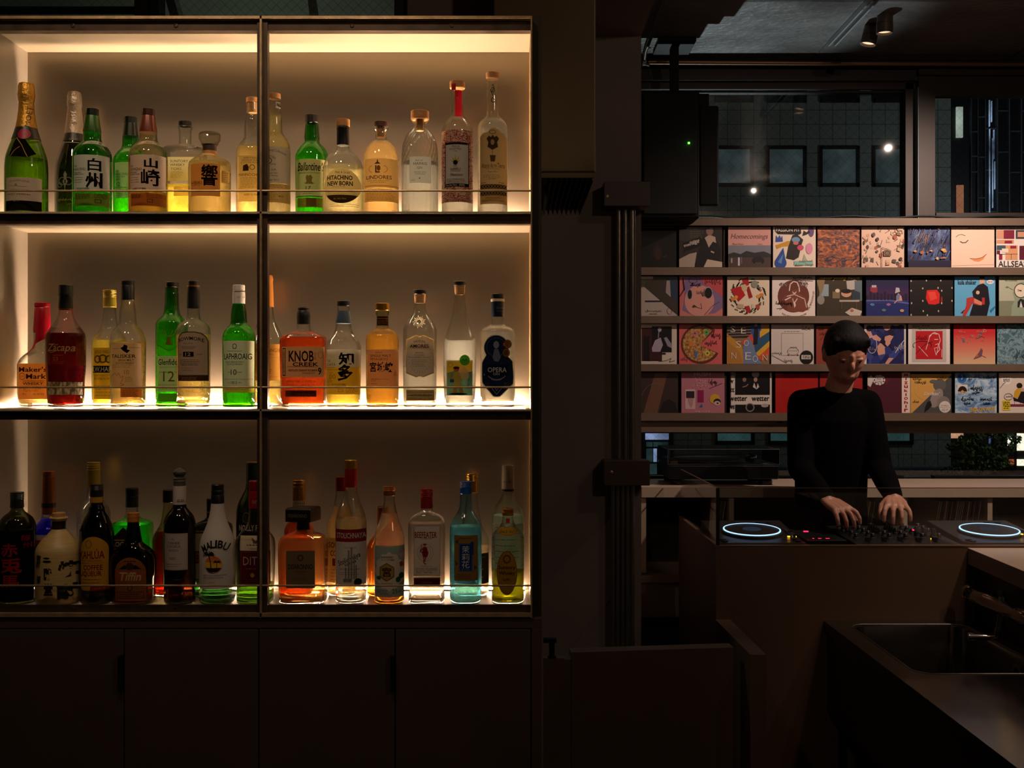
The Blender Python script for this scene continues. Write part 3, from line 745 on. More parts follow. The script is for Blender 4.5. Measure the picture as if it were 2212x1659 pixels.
b = Bottle(2, 276, YF, 'clear bottle with black neck sleeve and pale label showing a bird and coastline',
           [(648, 13.2), (660, 15), (675, 17.2), (690, 18), (696, 18.4), (703, 22), (713, 29), (725, 35), (738, 37.8), (880, 36.5)], CLEAR)
b.cap(606, 617, 14, K_BLACK)
b.lathe('neck_sleeve', [(617, 13.4), (619, 14.3), (648, 14.2), (649, 13.6)], K_BLACK)
b.art('sleeve_emblem', Art(0).poly([(278, 640), (280, 628), (284, 622), (288, 626), (286, 634), (289, 640)], '#5a3a26'), off=.001)
b.fill(739, AMBER)
a = Art(.5).rect(240, 741, 300, 836, '#e0c29a').poly([(262, 752), (268, 749), (270, 744), (274, 749), (277, 747), (276, 755), (272, 759), (282, 757), (276, 763), (268, 758)], BK).line([(242, 753), (260, 753)], .6, BK).line([(280, 751), (298, 751)], .6, BK).text('TALISKER', 266, 769.5, 52, 8, '#241a10', .01).text('SINGLE MALT', 273, 778, 31, 4.4, '#241a10', .01).text('SCOTCH WHISKY', 270, 784.5, 38, 4.4, '#241a10', .01).rows(243, 290, 789, 793, 2, '#6a543c', .7)
a.text('10', 275, 804, 10, 9, '#c8703c').rows(272, 288, 815, 824, 4, '#7a5c40', .7).line([(241, 812), (250, 806), (254, 812), (258, 806), (263, 816), (268, 812), (266, 822), (262, 828), (270, 831), (256, 836)], 1, '#b06a44')
b.art('label', a)
b.art('lower_label', Art(.6).rect(262, 838, 300, 858, '#e08a44').rows(266, 296, 841, 855, 5, '#8a4a20', 1))

b = Bottle(2, 371, 2.55, 'green three-sided bottle with a gold stag and cream label',
           [(621, 14), (632, 13.6), (635, 14.6), (640, 14.4), (668, 15.6), (680, 18.5), (690, 27), (698, 32), (706, 33), (880, 33)], GREEN, n=2.4)
b.cap(609.5, 621, 14.6, K_BLACK)
b.fill(660, liquid('drink_in_green', (.85, .85, .35)))
a = Art(.4).line([(352, 712), (356, 722), (364, 726), (373, 726), (379, 720), (380, 712)], 1.4, '#9a7a2c').line([(357, 714), (360, 724)], 1.2, '#9a7a2c').line([(374, 714), (371, 724)], 1.2, '#9a7a2c').poly([(362, 728), (369, 728), (370, 736), (375, 746), (358, 744), (363, 736)], '#8a6a24').line([(340, 745), (366, 758), (400, 745)], 1.6, '#4a7a2a')
b.art('printed_stag', a)
a = Art(.25).rect(340, 769, 403, 846, '#d4dca4').text('Glenfiddich', 370, 782, 56, 13, '#241c10', .01).text('SINGLE MALT SCOTCH WHISKY', 369, 793.5, 48, 3.2, '#8a9050').text('OUR ORIGINAL TWELVE', 369, 804, 50, 3.4, '#5a5a30').text('12', 366, 813, 24, 22, '#7a5028').rows(344, 392, 831, 840, 3, '#8a9050', .8)
b.art('label', a)
b.art('lower_label', Art(.5).rect(342, 850, 400, 868, '#7ab82c'))

b = Bottle(2, 418, YF, 'black-necked bottle with an arched beige label and black 12 panel',
           [(667, 12.8), (686, 14.4), (691, 17), (697, 25), (704, 32.5), (713, 35.6), (725, 36), (835, 35), (845, 35.4), (855, 34.2), (866, 35.8), (880, 34)], CLEAR)
b.cap(607, 617, 12.8, K_BLACK)
b.lathe('neck_sleeve', [(619, 13.2), (621, 12.6), (637, 13.8), (667, 14.1)], K_BLACK)
b.art('sleeve_lettering', Art(0).text('THE VAULTS', 417, 659, 22, 3, '#6a5a40'), off=.001)
b.lathe('ring', [(617, 13.4), (620, 13.4)], K_GOLD)
b.fill(722, AMBER)
a = Art(.5).poly([(383, 823), (383, 735), (386, 725), (394, 718), (406, 716.5), (422, 716.5), (434, 719), (442, 726), (445, 737), (445, 823)], '#3a2a1a').poly([(384.4, 810), (384.4, 736), (387, 726.5), (395, 720), (406, 718.5), (422, 718.5), (433, 721), (441, 727.5), (443.4, 737), (443.4, 810)], '#e0c4a4')
a.text('BOWMORE', 412, 736, 54, 8, '#2a1c10', .01, arc=5).text('ISLAY', 408, 742, 22, 2.6, '#8a6c50').text('ISLAY SINGLE MALT', 409, 749, 33, 2.8, '#4a3624').text('SCOTCH WHISKY', 408, 752.6, 28, 2.6, '#4a3624').rect(396.5, 760, 419.5, 770.5, '#1c140c').text('12', 407.5, 765.2, 12, 7, '#d8c0a0', .02).text('AGED', 390.5, 765.5, 6, 2.6, '#4a3624').text('YEARS', 430, 765.5, 12, 2.6, '#4a3624').rows(389, 438, 777, 784, 3, '#7a5c44', .7).text('TWELVE YEARS OLD', 409, 788, 38, 3.6, '#4a3624').rows(392, 424, 795, 800, 2, '#7a5c44', .7).rows(393, 426, 816, 819, 2, '#a88a6a', 1)
b.art('label', a)
b.art('moulded_lettering', Art(.7).text('EST VAULTS 1779', 414, 843.5, 50, 7, '#d8a040'), off=.0002)

b = Bottle(2, 516, YF, 'green bottle with white cap and white label marked 10, left of the post',
           [(656, 12.8), (664, 14.6), (680, 16.6), (694, 17.4), (701, 19.5), (710, 27), (720, 33), (730, 35), (880, 34.4)], GREEN)
b.lathe('cap', [(615.5, 11.8), (617, 12.9), (626.5, 12.9), (627, 12.4), (628.4, 12.4), (629, 13), (643, 13.4), (647, 13.2), (656, 13.2)], K_WHITE)
b.art('cap_line', Art(0).line([(502, 627.6), (530, 627.6)], 1.4, BK).text('EST 1815', 518, 640.5, 20, 2.6, '#6a6258'), off=.0014)
b.fill(700, liquid('drink_in_green', (.85, .85, .35)))
a = Art(.2).rect(481, 736, 551, 837, '#e6e8c4').text('LAPHROAIG', 512, 770, 58, 13, '#1c2010', .01).ring(508, 748, 4, 5, 1.4, '#4a5030').line([(504, 753), (512, 753)], 1, '#4a5030').line([(491, 758.5), (524, 758.5)], .7, '#4a5030').text('ISLAY SINGLE MALT', 507.5, 782, 40, 3.4, '#2a3018').text('SCOTCH WHISKY', 508, 787, 34, 3.2, '#2a3018').text('10', 506, 804, 13, 12, '#1c2010').line([(493, 804), (498, 804)], .8, '#1c2010').line([(514, 804), (523, 804)], .8, '#1c2010').rows(484, 542, 819, 821, 1, '#5a6040', .8, .02).text('1815', 507, 826.5, 13, 6, '#2a3018').line([(493, 826.5), (498, 826.5)], .7, '#2a3018').line([(516, 826.5), (522, 826.5)], .7, '#2a3018')
a.rect(481, 837, 551, 848, '#d4d84c').rows(488, 536, 841, 841, 1, '#8a9030', .9, .05)
b.art('label', a)

b = Bottle(2, 576, 2.553, 'slim-necked bottle with an orange foil neck, mostly behind the middle post',
           [(663, 14), (682, 15.5), (692, 17.5), (701, 21), (712, 27), (724, 32), (738, 34.6), (880, 33.5)], CLEAR)
b.lathe('neck_foil', [(595, 12.4), (597, 13.4), (605, 14.2), (609, 13.2), (613, 13.8), (663, 15)], K_ORANGE)
b.fill(745, AMBER)
a = Art(.5).rect(541, 743, 609, 822, '#c89448').text('GLENMORANGIE', 572, 756.5, 62, 8, '#6a4418').text('THE ORIGINAL', 572, 765.5, 40, 3, '#8a6430').frame(548, 772, 600, 814, .8, '#a8783c').rows(556, 594, 798, 806, 3, '#6a4418', 1)
b.art('label', a)

b = Bottle(2, 656, YF, 'broad square bourbon bottle with a tan newspaper-style label and black wax neck',
           [(700, 14), (708, 14.8), (715, 16.5), (719, 22), (723, 36), (728, 45), (735, 48.4), (748, 48.8), (880, 46)], CLEAR, n=6, dr=.62)
b.lathe('wax_seal', [(664, 11.6), (665.5, 12.8), (671, 12.8), (674, 14.6), (685, 15.2), (696, 14.6), (700.5, 14.6)], K_BLACK)
b.lathe('ring', [(671, 13), (673.4, 13)], K_GOLD)
b.fill(728, RUST)
a = Art(.2).rect(610, 749, 704, 815, '#e0b478').rect(611, 752, 617.5, 812, '#241608').rect(612.2, 754, 616.3, 810, '#e0b478').text('PATIENTLY AGED', 614.2, 782, 44, 3.2, '#241608', rot=-90)
a.text('KNOB', 651.5, 769.5, 54, 24, '#1e1208', .02).text('CREEK', 661, 787, 56, 8.5, '#1e1208', .02).text('9', 691, 802, 7, 16, '#1e1208', .02).line([(622, 792), (686, 793)], .7, '#241608').text('KENTUCKY STRAIGHT BOURBON', 655, 800, 62, 4.6, '#4a2c10', .02).text('WHISKEY', 667, 806, 28, 3.6, '#4a2c10').ring(693, 767, 5, 7, .8, '#a87844').rows(680, 684, 762, 776, 6, '#8a5c30', 1)
b.art('label', a)
b.art('moulded_lettering', Art(.5).text('KNOB CREEK', 652, 824, 64, 5.4, '#8a2c14').text('SMALL BATCH', 652, 832, 66, 4.6, '#7a2410'), off=.0002)
b.art('lower_label', Art(.2).rect(617, 843, 684, 857, '#4a1c10').frame(619, 844.5, 682, 855.5, .7, '#a8603c').text('100 PROOF', 660, 852, 40, 3.6, '#8a4a34').rows(621, 630, 847, 853, 3, '#a8603c', .8))

b = Bottle(2, 742, YF, 'slate-blue-sleeved bottle of yellow whisky with bold brush characters',
           [(661, 12.6), (663, 13.6), (671, 13.2), (680, 14), (698, 16.6), (711, 17.8), (718, 20.5), (728, 29), (738, 35.4), (750, 38), (880, 36)], CLEAR)
b.cap(650, 661, 13.6, K_BLACK)
b.lathe('neck_sleeve', [(672, 13.6), (680, 14.6), (698, 17.2), (699, 17)], K_SLATE)
b.fill(793, GOLD)
a = Art(.35).rect(704, 755, 779, 793, '#d0ccc0').rect(704, 793, 779, 834, '#dcb43c')
a.text('知', 748, 775, 32, 27, BK, .03).text('多', 746, 805, 32, 36, BK, .03).text('THE', 709.5, 780, 8, 5, '#4a463c').text('CHITA', 715.5, 787.5, 20, 6, '#4a463c').text('SINGLE GRAIN', 714.5, 794, 18, 2.8, '#4a3c1c').text('JAPANESE WHISKY', 719, 799, 28, 3, '#4a3c1c').text('1972', 716, 805.5, 8, 3.4, '#6a5424').ring(713.5, 813.5, 3, 4, 1, '#6a5424').ring(722, 813.5, 3, 4, 1, '#6a5424').rows(705, 719, 820, 825, 3, '#6a5424', .7).text('知多蒸溜所謹製', 732, 830.5, 30, 3.6, '#3a2c10')
b.art('label', a)
b.art('lower_label', Art(.7).rect(704, 838, 779, 852, '#ecc450').frame(731, 841, 741, 846, 1, '#a88428').rows(748, 770, 840, 848, 4, '#a88428', 1))

b = Bottle(2, 826, YF, 'gold-capped bottle with three brush characters on a peach label',
           [(671, 13.6), (675, 14.6), (680, 14.4), (682, 12.8), (703, 13), (709, 14.6), (713, 21), (719, 29), (727, 34.2), (735, 35.6), (880, 35)], OLIVE)
b.lathe('cap', [(655, 13.6), (656.5, 15.2), (670, 15.2), (671, 14.4)], K_GOLD, 40)
b.art('neck_label', Art(.1).rect(812, 682, 840, 702, '#3a1c10').rows(814, 836, 692, 698, 3, '#8a5c30', .9).line([(812, 687), (840, 687)], .8, '#a87c3c'))
b.fill(722, DEEP)
a = Art(.55).rect(792, 755, 861, 834, '#ecc092').text('NIKKA', 819, 761.5, 15, 3, '#4a2c14').text('SINGLE MALT', 822, 768.5, 45, 5.4, '#4a2c14').text('MIYAGIKYO', 819, 776, 38, 5.4, '#4a2c14').text('宮城峡', 823.5, 793, 50, 22, BK, .02).text('宮城峡蒸溜所シングルモルト', 822, 819, 42, 3, '#6a4424').rows(801, 816, 823, 829, 2, '#6a4424', .8).poly([(848, 812), (853, 798), (858, 812)], '#e0a870')
b.art('label', a)

b = Bottle(2, 907, YF, 'clear bottle with moulded sun, cork stopper and six-sided white label edged in gold',
           [(655, 12), (662, 12.4), (672, 13.6), (680, 18), (690, 25.5), (702, 32.5), (714, 36), (728, 36.2), (880, 35.6)], CLEAR, n=2.3)
b.lathe('stopper', [(626, 12.4), (627, 13.6), (635.5, 13.4), (636, 12.8)], K_BLACK)
b.lathe('cork', [(636, 12.2), (648, 12), (655, 11)], K_CORK)
a = Art(.6)
for k in range(18):
    q = k * 20 * PI / 180
    a.line([(905 + 7 * math.cos(q), 695 + 7 * math.sin(q)), (905 + (14 if k % 2 else 11) * math.cos(q), 695 + (14 if k % 2 else 11) * math.sin(q))], .8, '#c8bca0')
b.art('moulded_sun', a.ring(905, 695, 5.5, 5.5, .9, '#c8bca0'), off=.0003)
b.fill(792, WATER)
hexa = [(877, 733), (900, 723.5), (907, 727), (914, 723.5), (937, 733), (937, 806), (914, 815.5), (907, 812), (900, 815.5), (877, 806)]
a = Art(.45).poly(hexa, '#9a7a40').poly([(907 + (x - 907) * .94, 769.5 + (y - 769.5) * .95) for x, y in hexa], '#ece6d6')
for k in range(28):
    q = k * 360 / 28 * PI / 180
    a.line([(907 + 23 * math.cos(q), 770 + 30 * math.sin(q)), (907 + 27.5 * math.cos(q), 770 + 37 * math.sin(q))], .5, '#a89c80')
a.text('MEZCAL', 907, 739, 26, 3.6, '#5a5040', arc=2).text('AMORES', 906, 747.5, 41, 7, '#3a3226', .02).text('ESPADÍN', 906, 761.5, 16, 3.6, '#4a4234').text('de corazón', 906, 767, 22, 2.6, '#7a7060', shear=.3).text('MEZCAL ARTESANAL · 100% AGAVE', 906, 772, 46, 2.4, '#5a5040').rows(889, 924, 778, 788, 4, '#8a806c', .7).text('HECHO EN MÉXICO', 906, 791, 28, 2.2, '#7a7060')
b.art('label', a)
b.art('lower_label', Art(.4).rect(877, 842, 937, 865, '#9a8450').text('DENOMINACIÓN DE ORIGEN PROTEGIDA', 907, 846.5, 54, 3, '#3a3018').rect(879, 850, 935, 857.5, '#c8b480').scribble(881, 851, 933, 856.5, '#3a3018', .9, 12, 4).text('37% ALC. VOL. CONT. NET. 700 ML', 907, 861.5, 52, 2.8, '#3a3018'))

b = Bottle(2, 993, YF, 'long-necked clear bottle with a yellow and green picture label and round green sticker',
           [(637, 11.6), (650, 12.2), (664, 13.6), (690, 18.6), (710, 25), (728, 31.6), (742, 35), (752, 35.6), (800, 35.4), (840, 34), (880, 32)], CLEAR)
b.cap(608, 617, 13.4, K_BLACK, 'stopper')
b.lathe('cork', [(617, 11.4), (630, 11), (637, 9.6)], K_CORK)
b.fill(736, liquid('drink_cloudy', (.93, .93, .9), glow=.25))
a = Art(.55).rect(963, 778, 1021, 854, '#e8e4d8').rect(965, 780, 1020, 821, '#ecc83c').poly([(965, 854), (965, 806), (985, 800), (1000, 806), (1020, 802), (1020, 854)], '#8ac0a4')
a.oval(998, 805, 14, 13, '#f0d890').oval(1004, 812, 9, 9, '#f4e4b0').oval(986, 798, 6, 5, '#d87c34').oval(986, 794.5, 7, 3, '#4a3a2c').poly([(979, 806), (992, 804), (998, 820), (994, 838), (980, 836), (977, 820)], '#e8c868').line([(976, 826), (970, 812), (974, 806)], 2.4, '#e8a860').rect(972, 819, 981, 826, '#4a6a9c').poly([(980, 836), (988, 836), (987, 848), (977, 849)], '#d89c4c').poly([(990, 836), (998, 834), (1003, 847), (993, 849)], '#d89c4c').oval(990, 851, 20, 2.4, '#2c2a24').line([(1010, 834), (1014, 818)], 1.4, '#5a9aa0').line([(1011, 834), (1019, 822)], 1.4, '#5a9aa0').ring(973, 788, 4.6, 4.6, .9, '#b87c2c')
b.art('label', a)
b.art('sticker', Art(.3).oval(1004, 778, 11, 11.5, '#58b830').line([(998, 780), (1001, 775), (1004, 780), (1007, 775), (1010, 780)], 1.2, '#1c4a10').text('NATURAL', 1004, 771.5, 13, 2.4, '#1c4a10', arc=1.5), off=.0012)

b = Bottle(2, 1075, YF, 'clear gin bottle with a navy label shaped like a crowned arch, at the shelf end',
           [(684, 14), (700, 14.6), (703, 18), (707, 28), (713, 35), (721, 37.6), (850, 37.6), (866, 36), (880, 36.6)], CLEAR)
b.cap(635, 646, 15, K_BLACK)
b.lathe('ring', [(646, 14), (647, 15), (651.5, 15), (652, 14)], pbr('ring_cream', '#d8c8a0', .5))
b.lathe('neck_sleeve', [(652, 14.6), (684, 14.4), (685, 14)], K_NAVY)
b.art('sleeve_lettering', Art(0).text('Opera', 1080, 664, 17, 6, '#6a6c70', shear=.3).rows(1072, 1088, 671, 671, 1, '#6a6c70', .8), off=.001)
b.fill(716, WATER)
a = Art(.25)
top = [(1072 + 27 * math.cos(math.radians(q)), 750 + 27 * math.sin(math.radians(q))) for q in range(155, 386, 12)]
sh = [(1040, 783)] + [(1050, 766)] + top + [(1094, 766), (1108, 780), (1110, 815), (1109, 830), (1080, 857), (1073, 858), (1066, 857), (1041, 828), (1040, 815)]
a.poly(sh, '#b8b4a8').poly([(1074 + (x - 1074) * .965, 790 + (y - 790) * .975) for x, y in sh], '#1c2844')
a.ring(1072, 750, 21, 20, .8, '#5a6484').oval(1072, 745, 6, 8, '#8a90a4').poly([(1064, 772), (1068, 754), (1076, 754), (1082, 772), (1076, 782), (1068, 780)], '#6a7490').rect(1050, 788, 1098, 812, '#141c30').text('OPERA', 1074, 799, 41, 10.5, '#c8c8c4', .01).text('GIN', 1072, 808, 14, 5, '#c8c8c4').ring(1073, 806, 20, 14, 1.6, '#8a90a4', a0=25, a1=155).text('BUDAPEST', 1073, 819, 22, 3, '#a8acb8', arc=-2).rows(1044, 1058, 828, 840, 4, '#5a6484', .8, .05).rows(1088, 1104, 828, 840, 4, '#5a6484', .8, .05).line([(1062, 838), (1073, 852), (1084, 838)], 1.4, '#8a90a4').line([(1068, 836), (1073, 844), (1078, 836)], 1.2, '#8a90a4')
b.art('label', a)
b.art('medal_sticker', Art(.2).oval(1097, 743, 8.5, 9.5, '#6a4a24').ring(1097, 743, 6.5, 7.4, .8, '#a07838').oval(1093.5, 762, 8, 9.5, '#5a3c1c').ring(1093.5, 762, 6, 7.4, .8, '#a07838').rect(1087, 741, 1089.5, 747, '#c84a30'), off=.0012)
# ---------------------------------------------------------------- bottom shelf
b = Bottle(3, 37, YF, 'dark green bottle with big red brush characters on black, beside the shelf end wall',
           [(1095, 12), (1101, 13.4), (1106, 17), (1112, 25), (1120, 32.5), (1131, 37), (1142, 38.2), (1300, 37)], glass('glass_bottle_green', (.22, .26, .09), .4))
b.cap(1063, 1096, 14.4, K_DARK, ridged=True)
b.fill(1120, liquid('drink_dim', (.5, .5, .3)))
a = Art(.05).rect(-2, 1147, 75, 1300, '#0e0b0a').text('赤', 21, 1188, 38, 29, '#8a1c22', .02).text('兎', 24, 1222, 46, 33, '#8a1c22', .02).text('馬', 22, 1256, 38, 27, '#8a1c22', .02).text('薩', 52, 1163, 13, 12, '#8a1c22').text('州', 54, 1178, 12, 12, '#8a1c22')
b.art('label', a)

b = Bottle(3, 105, YB, 'copper-necked bottle of vivid blue liqueur behind a ceramic jug',
           [(1110, 13.6), (1118, 15), (1125, 19), (1133, 28), (1142, 34), (1150, 36), (1300, 35)], CLEAR)
b.lathe('neck_foil', [(1017, 12), (1018.5, 13.4), (1023, 13), (1024, 13.5), (1029, 13), (1030, 13.6), (1036, 13.6), (1070, 14.4), (1110, 15)], K_COPP)
b.lathe('neck_band', [(1086, 15), (1096, 15.1)], K_BLACK)
b.fill(1121, BLUE)
b.art('label', Art(.4).rect(69, 1155, 141, 1240, '#c8a8a0').rect(69, 1166, 141, 1184, '#b85a3c').rows(74, 136, 1170, 1180, 3, '#6a2c1c', 1.2))

b = Bottle(3, 127, YF, 'round-bellied cream ceramic jug with a cork and black brush characters',
           [(1116, 18), (1118.5, 19.4), (1121.5, 18.6), (1125, 14.6), (1140, 13.8), (1143, 15), (1152, 22), (1165, 34), (1178, 43.5), (1188, 47.4), (1200, 48.4), (1285, 48.4), (1300, 46)], K_CERAM, cat='jug', name='ceramic_jug')
b.lathe('stopper', [(1107, 13), (1108.5, 14), (1116.4, 13.6)], K_CORK)
b.lathe('neck_band', [(1125, 15), (1128, 14.6), (1139, 14.4), (1142, 15)], pbr('glaze_brown', '#2a1c10', .25))
a = Art(0).oval(103, 1205, 7, 1.7, BK).oval(104, 1212, 9.5, 2.4, BK).text('階', 106, 1239, 18, 25, BK, .04).text('堂', 107, 1272, 20, 26, BK, .03).text('焼', 144, 1230, 34, 36, BK, .05).text('酎', 143, 1278, 36, 34, BK, .05).text('吉', 83, 1207, 13, 18, BK, .03).text('四', 81, 1222, 10, 12, BK, .03).text('郎', 84, 1252, 11, 18, BK, .03)
b.art('painted_characters', a)

b = Bottle(3, 202, YB, 'clear bottle with a ridged yellow-green screw cap, behind the coffee liqueur',
           [(1054, 12.6), (1066, 13.4), (1073, 15), (1080, 20), (1088, 27), (1098, 32.6), (1110, 35), (1300, 34.4)], CLEAR)
b.lathe('cap', [(998, 12.2), (999.5, 13.6), (1003, 13), (1004, 13.8), (1008, 13.2), (1009, 14), (1014, 13.4), (1015, 14.1), (1021, 13.8), (1054, 14.6)], K_YEL)
b.fill(1180, liquid('drink_rose', (.85, .62, .62)))
b.art('label', Art(.55).rect(168, 1132, 236, 1240, '#dcd4cc').frame(172, 1137, 232, 1234, 1, '#8a4a4a').rows(180, 226, 1150, 1200, 6, '#6a4a44', 1.2))

b = Bottle(3, 209, YF, 'almost black coffee liqueur bottle with an arched yellow label',
           [(1085, 12.4), (1092, 13.4), (1096, 16.4), (1103, 17), (1108, 19), (1118, 25), (1132, 31), (1148, 35), (1165, 36), (1260, 36), (1272, 35), (1282, 36.4), (1300, 35)], BLACKG)
b.cap(1046, 1073, 14, K_BLACK, ridged=True)
b.lathe('neck_band', [(1073, 14), (1075, 14), (1085, 13.6)], pbr('band_yellow', '#a87c20', .5))
b.art('band_lettering', Art(0).text('SINCE 1936', 208, 1079.5, 20, 4, '#3a2408'), off=.0012)
arch = [(174, 1270), (174, 1186)] + [(202 - 28 * math.cos(math.radians(q)), 1186 - 27 * math.sin(math.radians(q))) for q in range(10, 180, 14)] + [(230, 1186), (230, 1270), (226, 1275), (178, 1275)]
a = Art(.1).poly(arch, '#b8862a').ring(193, 1175, 6, 8, 1.6, '#7a5a1c').text('KAHLÚA', 198, 1196, 52, 22, '#6a1a14', .02).text('THE ORIGINAL', 197, 1211, 46, 4.4, '#6a3a14').line([(176, 1216), (226, 1216)], .6, '#6a3a14').text('COFFEE', 201, 1225.5, 40, 11.5, '#6a1a14', .02).text('LIQUEUR', 196, 1239.5, 47, 12.5, '#6a1a14', .02).rows(178, 226, 1251, 1258, 2, '#6a3a14', 1).poly([(197, 1266), (232, 1264), (231, 1275), (196, 1277)], '#7a141c').text('LIQUEUR', 214, 1271, 24, 4, '#a8842c')
b.art('label', a)

b = Bottle(3, 285, 2.55, 'glowing green square liqueur bottle with a black cap and dark diamond label',
           [(1095, 12.4), (1106, 13), (1115, 15.4), (1120, 21), (1126, 32), (1131, 38.6), (1137, 40), (1300, 39)], CLEAR, n=6, dr=.8)
b.lathe('cap', [(1054, 12.6), (1055.5, 13.6), (1069, 14), (1071, 13.2), (1073, 13.8), (1076, 13.2), (1079, 13.8), (1082, 13.4), (1095, 14)], K_BLACK)
b.fill(1131, LIME)
a = Art(.3).poly([(245, 1161), (268, 1138), (291, 1161), (291, 1300), (245, 1300)], '#2a1c12').text('LOCAL', 264, 1175, 38, 11, '#c8b088', .02).rect(245, 1165.5, 291, 1167, '#c8a050').rect(245, 1184, 291, 1186, '#c87c30').ring(266, 1200, 16, 12, 2, '#c8842c').ring(266, 1200, 8, 7, 2, '#b8482c').rect(245, 1215, 291, 1260, '#8a2c1c')
b.art('label', a)

b = Bottle(3, 288, YF, 'wide-shouldered brown tea liqueur bottle with an orange screw cap',
           [(1126, 11.6), (1134, 12.6), (1150, 15.4), (1164, 17.6), (1170, 19), (1177, 26), (1187, 37), (1198, 44.4), (1212, 47.6), (1235, 48), (1255, 46), (1300, 45)], BROWNG, n=2.8, dr=.75)
b.cap(1107, 1127, 13, K_ORANGE, ridged=True)
arch = [(249, 1298), (249, 1235)] + [(282 - 33 * math.cos(math.radians(q)), 1235 - 31 * math.sin(math.radians(q))) for q in range(10, 180, 14)] + [(315, 1235), (315, 1298)]
a = Art(.05).poly(arch, '#7a4820').rows(268, 294, 1212, 1212, 1, '#2a1408', 2, 0).poly([(258, 1229), (270, 1220), (282, 1224), (294, 1220), (307, 1229), (282, 1229)], '#1c120c').oval(282, 1223, 9, 8, '#3a2014').rect(250, 1233, 314, 1256, '#8a4620').text('Tiffin', 283, 1244.5, 46, 19, '#b0946a', .02, .25).rows(262, 302, 1263, 1263, 1, '#2a1408', 1).ring(282, 1270, 5, 5, 1.4, '#2a1408').frame(254, 1278, 310, 1292, 1, '#4a2410').rows(259, 305, 1282, 1288, 2, '#4a2410', 1)
b.art('label', a)

b = Bottle(3, 364, 2.552, 'dark-red-filled bottle with a deep black cap, behind the wine bottle',
           [(1084, 10), (1094, 11), (1115, 14), (1132, 17.6), (1142, 23), (1154, 30), (1168, 34), (1300, 33)], OLIVE)
b.cap(1058, 1085, 12, K_BLACK)
b.fill(1150, REDD)

b = Bottle(3, 388, YF, 'red wine bottle with a grey vacuum stopper and plain white label',
           [(1047, 13), (1089, 13.6), (1096, 15), (1103, 20.4), (1111, 27), (1121, 31.6), (1132, 33.4), (1145, 33.6), (1300, 33)], glass('glass_wine', (.07, .03, .012), .5))
b.lathe('stopper', [(1010.5, 3), (1012, 5), (1015, 10), (1019, 13.2), (1022, 13.6), (1025, 12.4), (1029, 9.4), (1031, 9.6), (1033, 13), (1037, 12.4), (1039, 13.4), (1043, 12.6), (1048, 13.4)], K_GREY)
b.lathe('neck_label', [(1049, 13.8), (1089, 14.2)], paper('#c4b8ae', .05))
b.art('neck_lettering', Art(0).ring(381, 1083, 2.4, 2, .9, BK).ring(389, 1083, 2.4, 2, .9, BK).line([(376, 1086), (398, 1086)], .6, BK), off=.0016)
a = Art(.1).rect(354, 1152, 404, 1231, '#b0a49a').frame(356.5, 1154.5, 401.5, 1229, .5, '#8a7c74').text('TERRE', 376, 1173, 27, 5.4, '#4a4040').text("D'AGALA", 376, 1180, 30, 5.4, '#4a4040').text('ROSSO', 376, 1188.5, 21, 4.6, '#4a4040').scribble(371, 1162, 378, 1167, '#6a5c58', .7, 4, 2).rows(366, 386, 1204, 1207, 2, '#6a5c58', .8).rows(358, 396, 1218, 1223, 2, '#6a5c58', .8)
b.art('label', a)

b = Bottle(3, 459, 2.552, 'square dark green herbal liqueur bottle mostly behind the white coconut bottle',
           [(1112, 11.8), (1118, 13), (1123, 19), (1128, 30), (1134, 38), (1142, 40), (1300, 39)], glass('glass_herbal', (.03, .07, .025), .5), n=6, dr=.75)
b.cap(1077, 1090, 12.6, K_DARK)
b.lathe('neck_foil', [(1089, 12.6), (1104, 12.4), (1113, 12.6)], K_DARK)
b.lathe('neck_ring', [(1104, 12.9), (1107, 12.9)], K_ORANGE)
a = Art(.2).rect(420, 1145, 498, 1255, '#3a3a24').frame(422, 1147, 496, 1253, 2, '#8a7c54').rect(424, 1152, 494, 1190, '#a89c78').rect(420, 1193, 498, 1213, '#9a4a20').rows(426, 492, 1200, 1206, 2, '#2a1408', 2).rect(424, 1216, 494, 1250, '#a89c78').rows(430, 488, 1222, 1244, 4, '#4a4630', 1)
b.art('label', a)

b = Bottle(3, 470, YF, 'white coated coconut rum bottle with a palm and sunset on its front',
           [(1087, 13.4), (1098, 14.4), (1112, 16.6), (1128, 20.6), (1143, 26.4), (1158, 33), (1170, 36.6), (1184, 38), (1240, 37.6), (1265, 38), (1285, 38.4), (1300, 36)], CLEAR)
b.lathe('cap', [(1046, 12.2), (1047.5, 13.2), (1055, 13.4), (1058, 12.8), (1060, 13.6), (1066, 13.6), (1068, 13), (1070, 13.8), (1087, 14)], K_BLACK)
b.fill(1200, WATER)
b.lathe('white_coating', [(1087.5, 13.9), (1098, 14.9), (1112, 17.1), (1128, 21.1), (1143, 26.9), (1158, 33.5), (1170, 37.1), (1184, 38.5), (1240, 38.1), (1266, 38.4)], K_COAT, 40, 60)
a = Art(.2)
for k, (ch, dx, dy, r) in enumerate([('M', -27, 5, -30), ('A', -17, -1.6, -17), ('L', -7, -5, -5), ('I', 0, -5.6, 0), ('B', 9, -4.4, 8), ('U', 20, 1, 22)]):
    a.text(ch, 468 + dx, 1180 + dy, 4 if ch == 'I' else 10.5, 16, '#1c1814', .02, rot=r)
a.oval(462, 1218.5, 18.5, 18, '#e8b43c').oval(462, 1218.5, 18.5, 18, '#d8783c', a0=195, a1=345, n=18).poly([(445, 1226), (479, 1226), (474, 1232), (468, 1235.5), (456, 1235.5), (450, 1232)], '#2a2018')
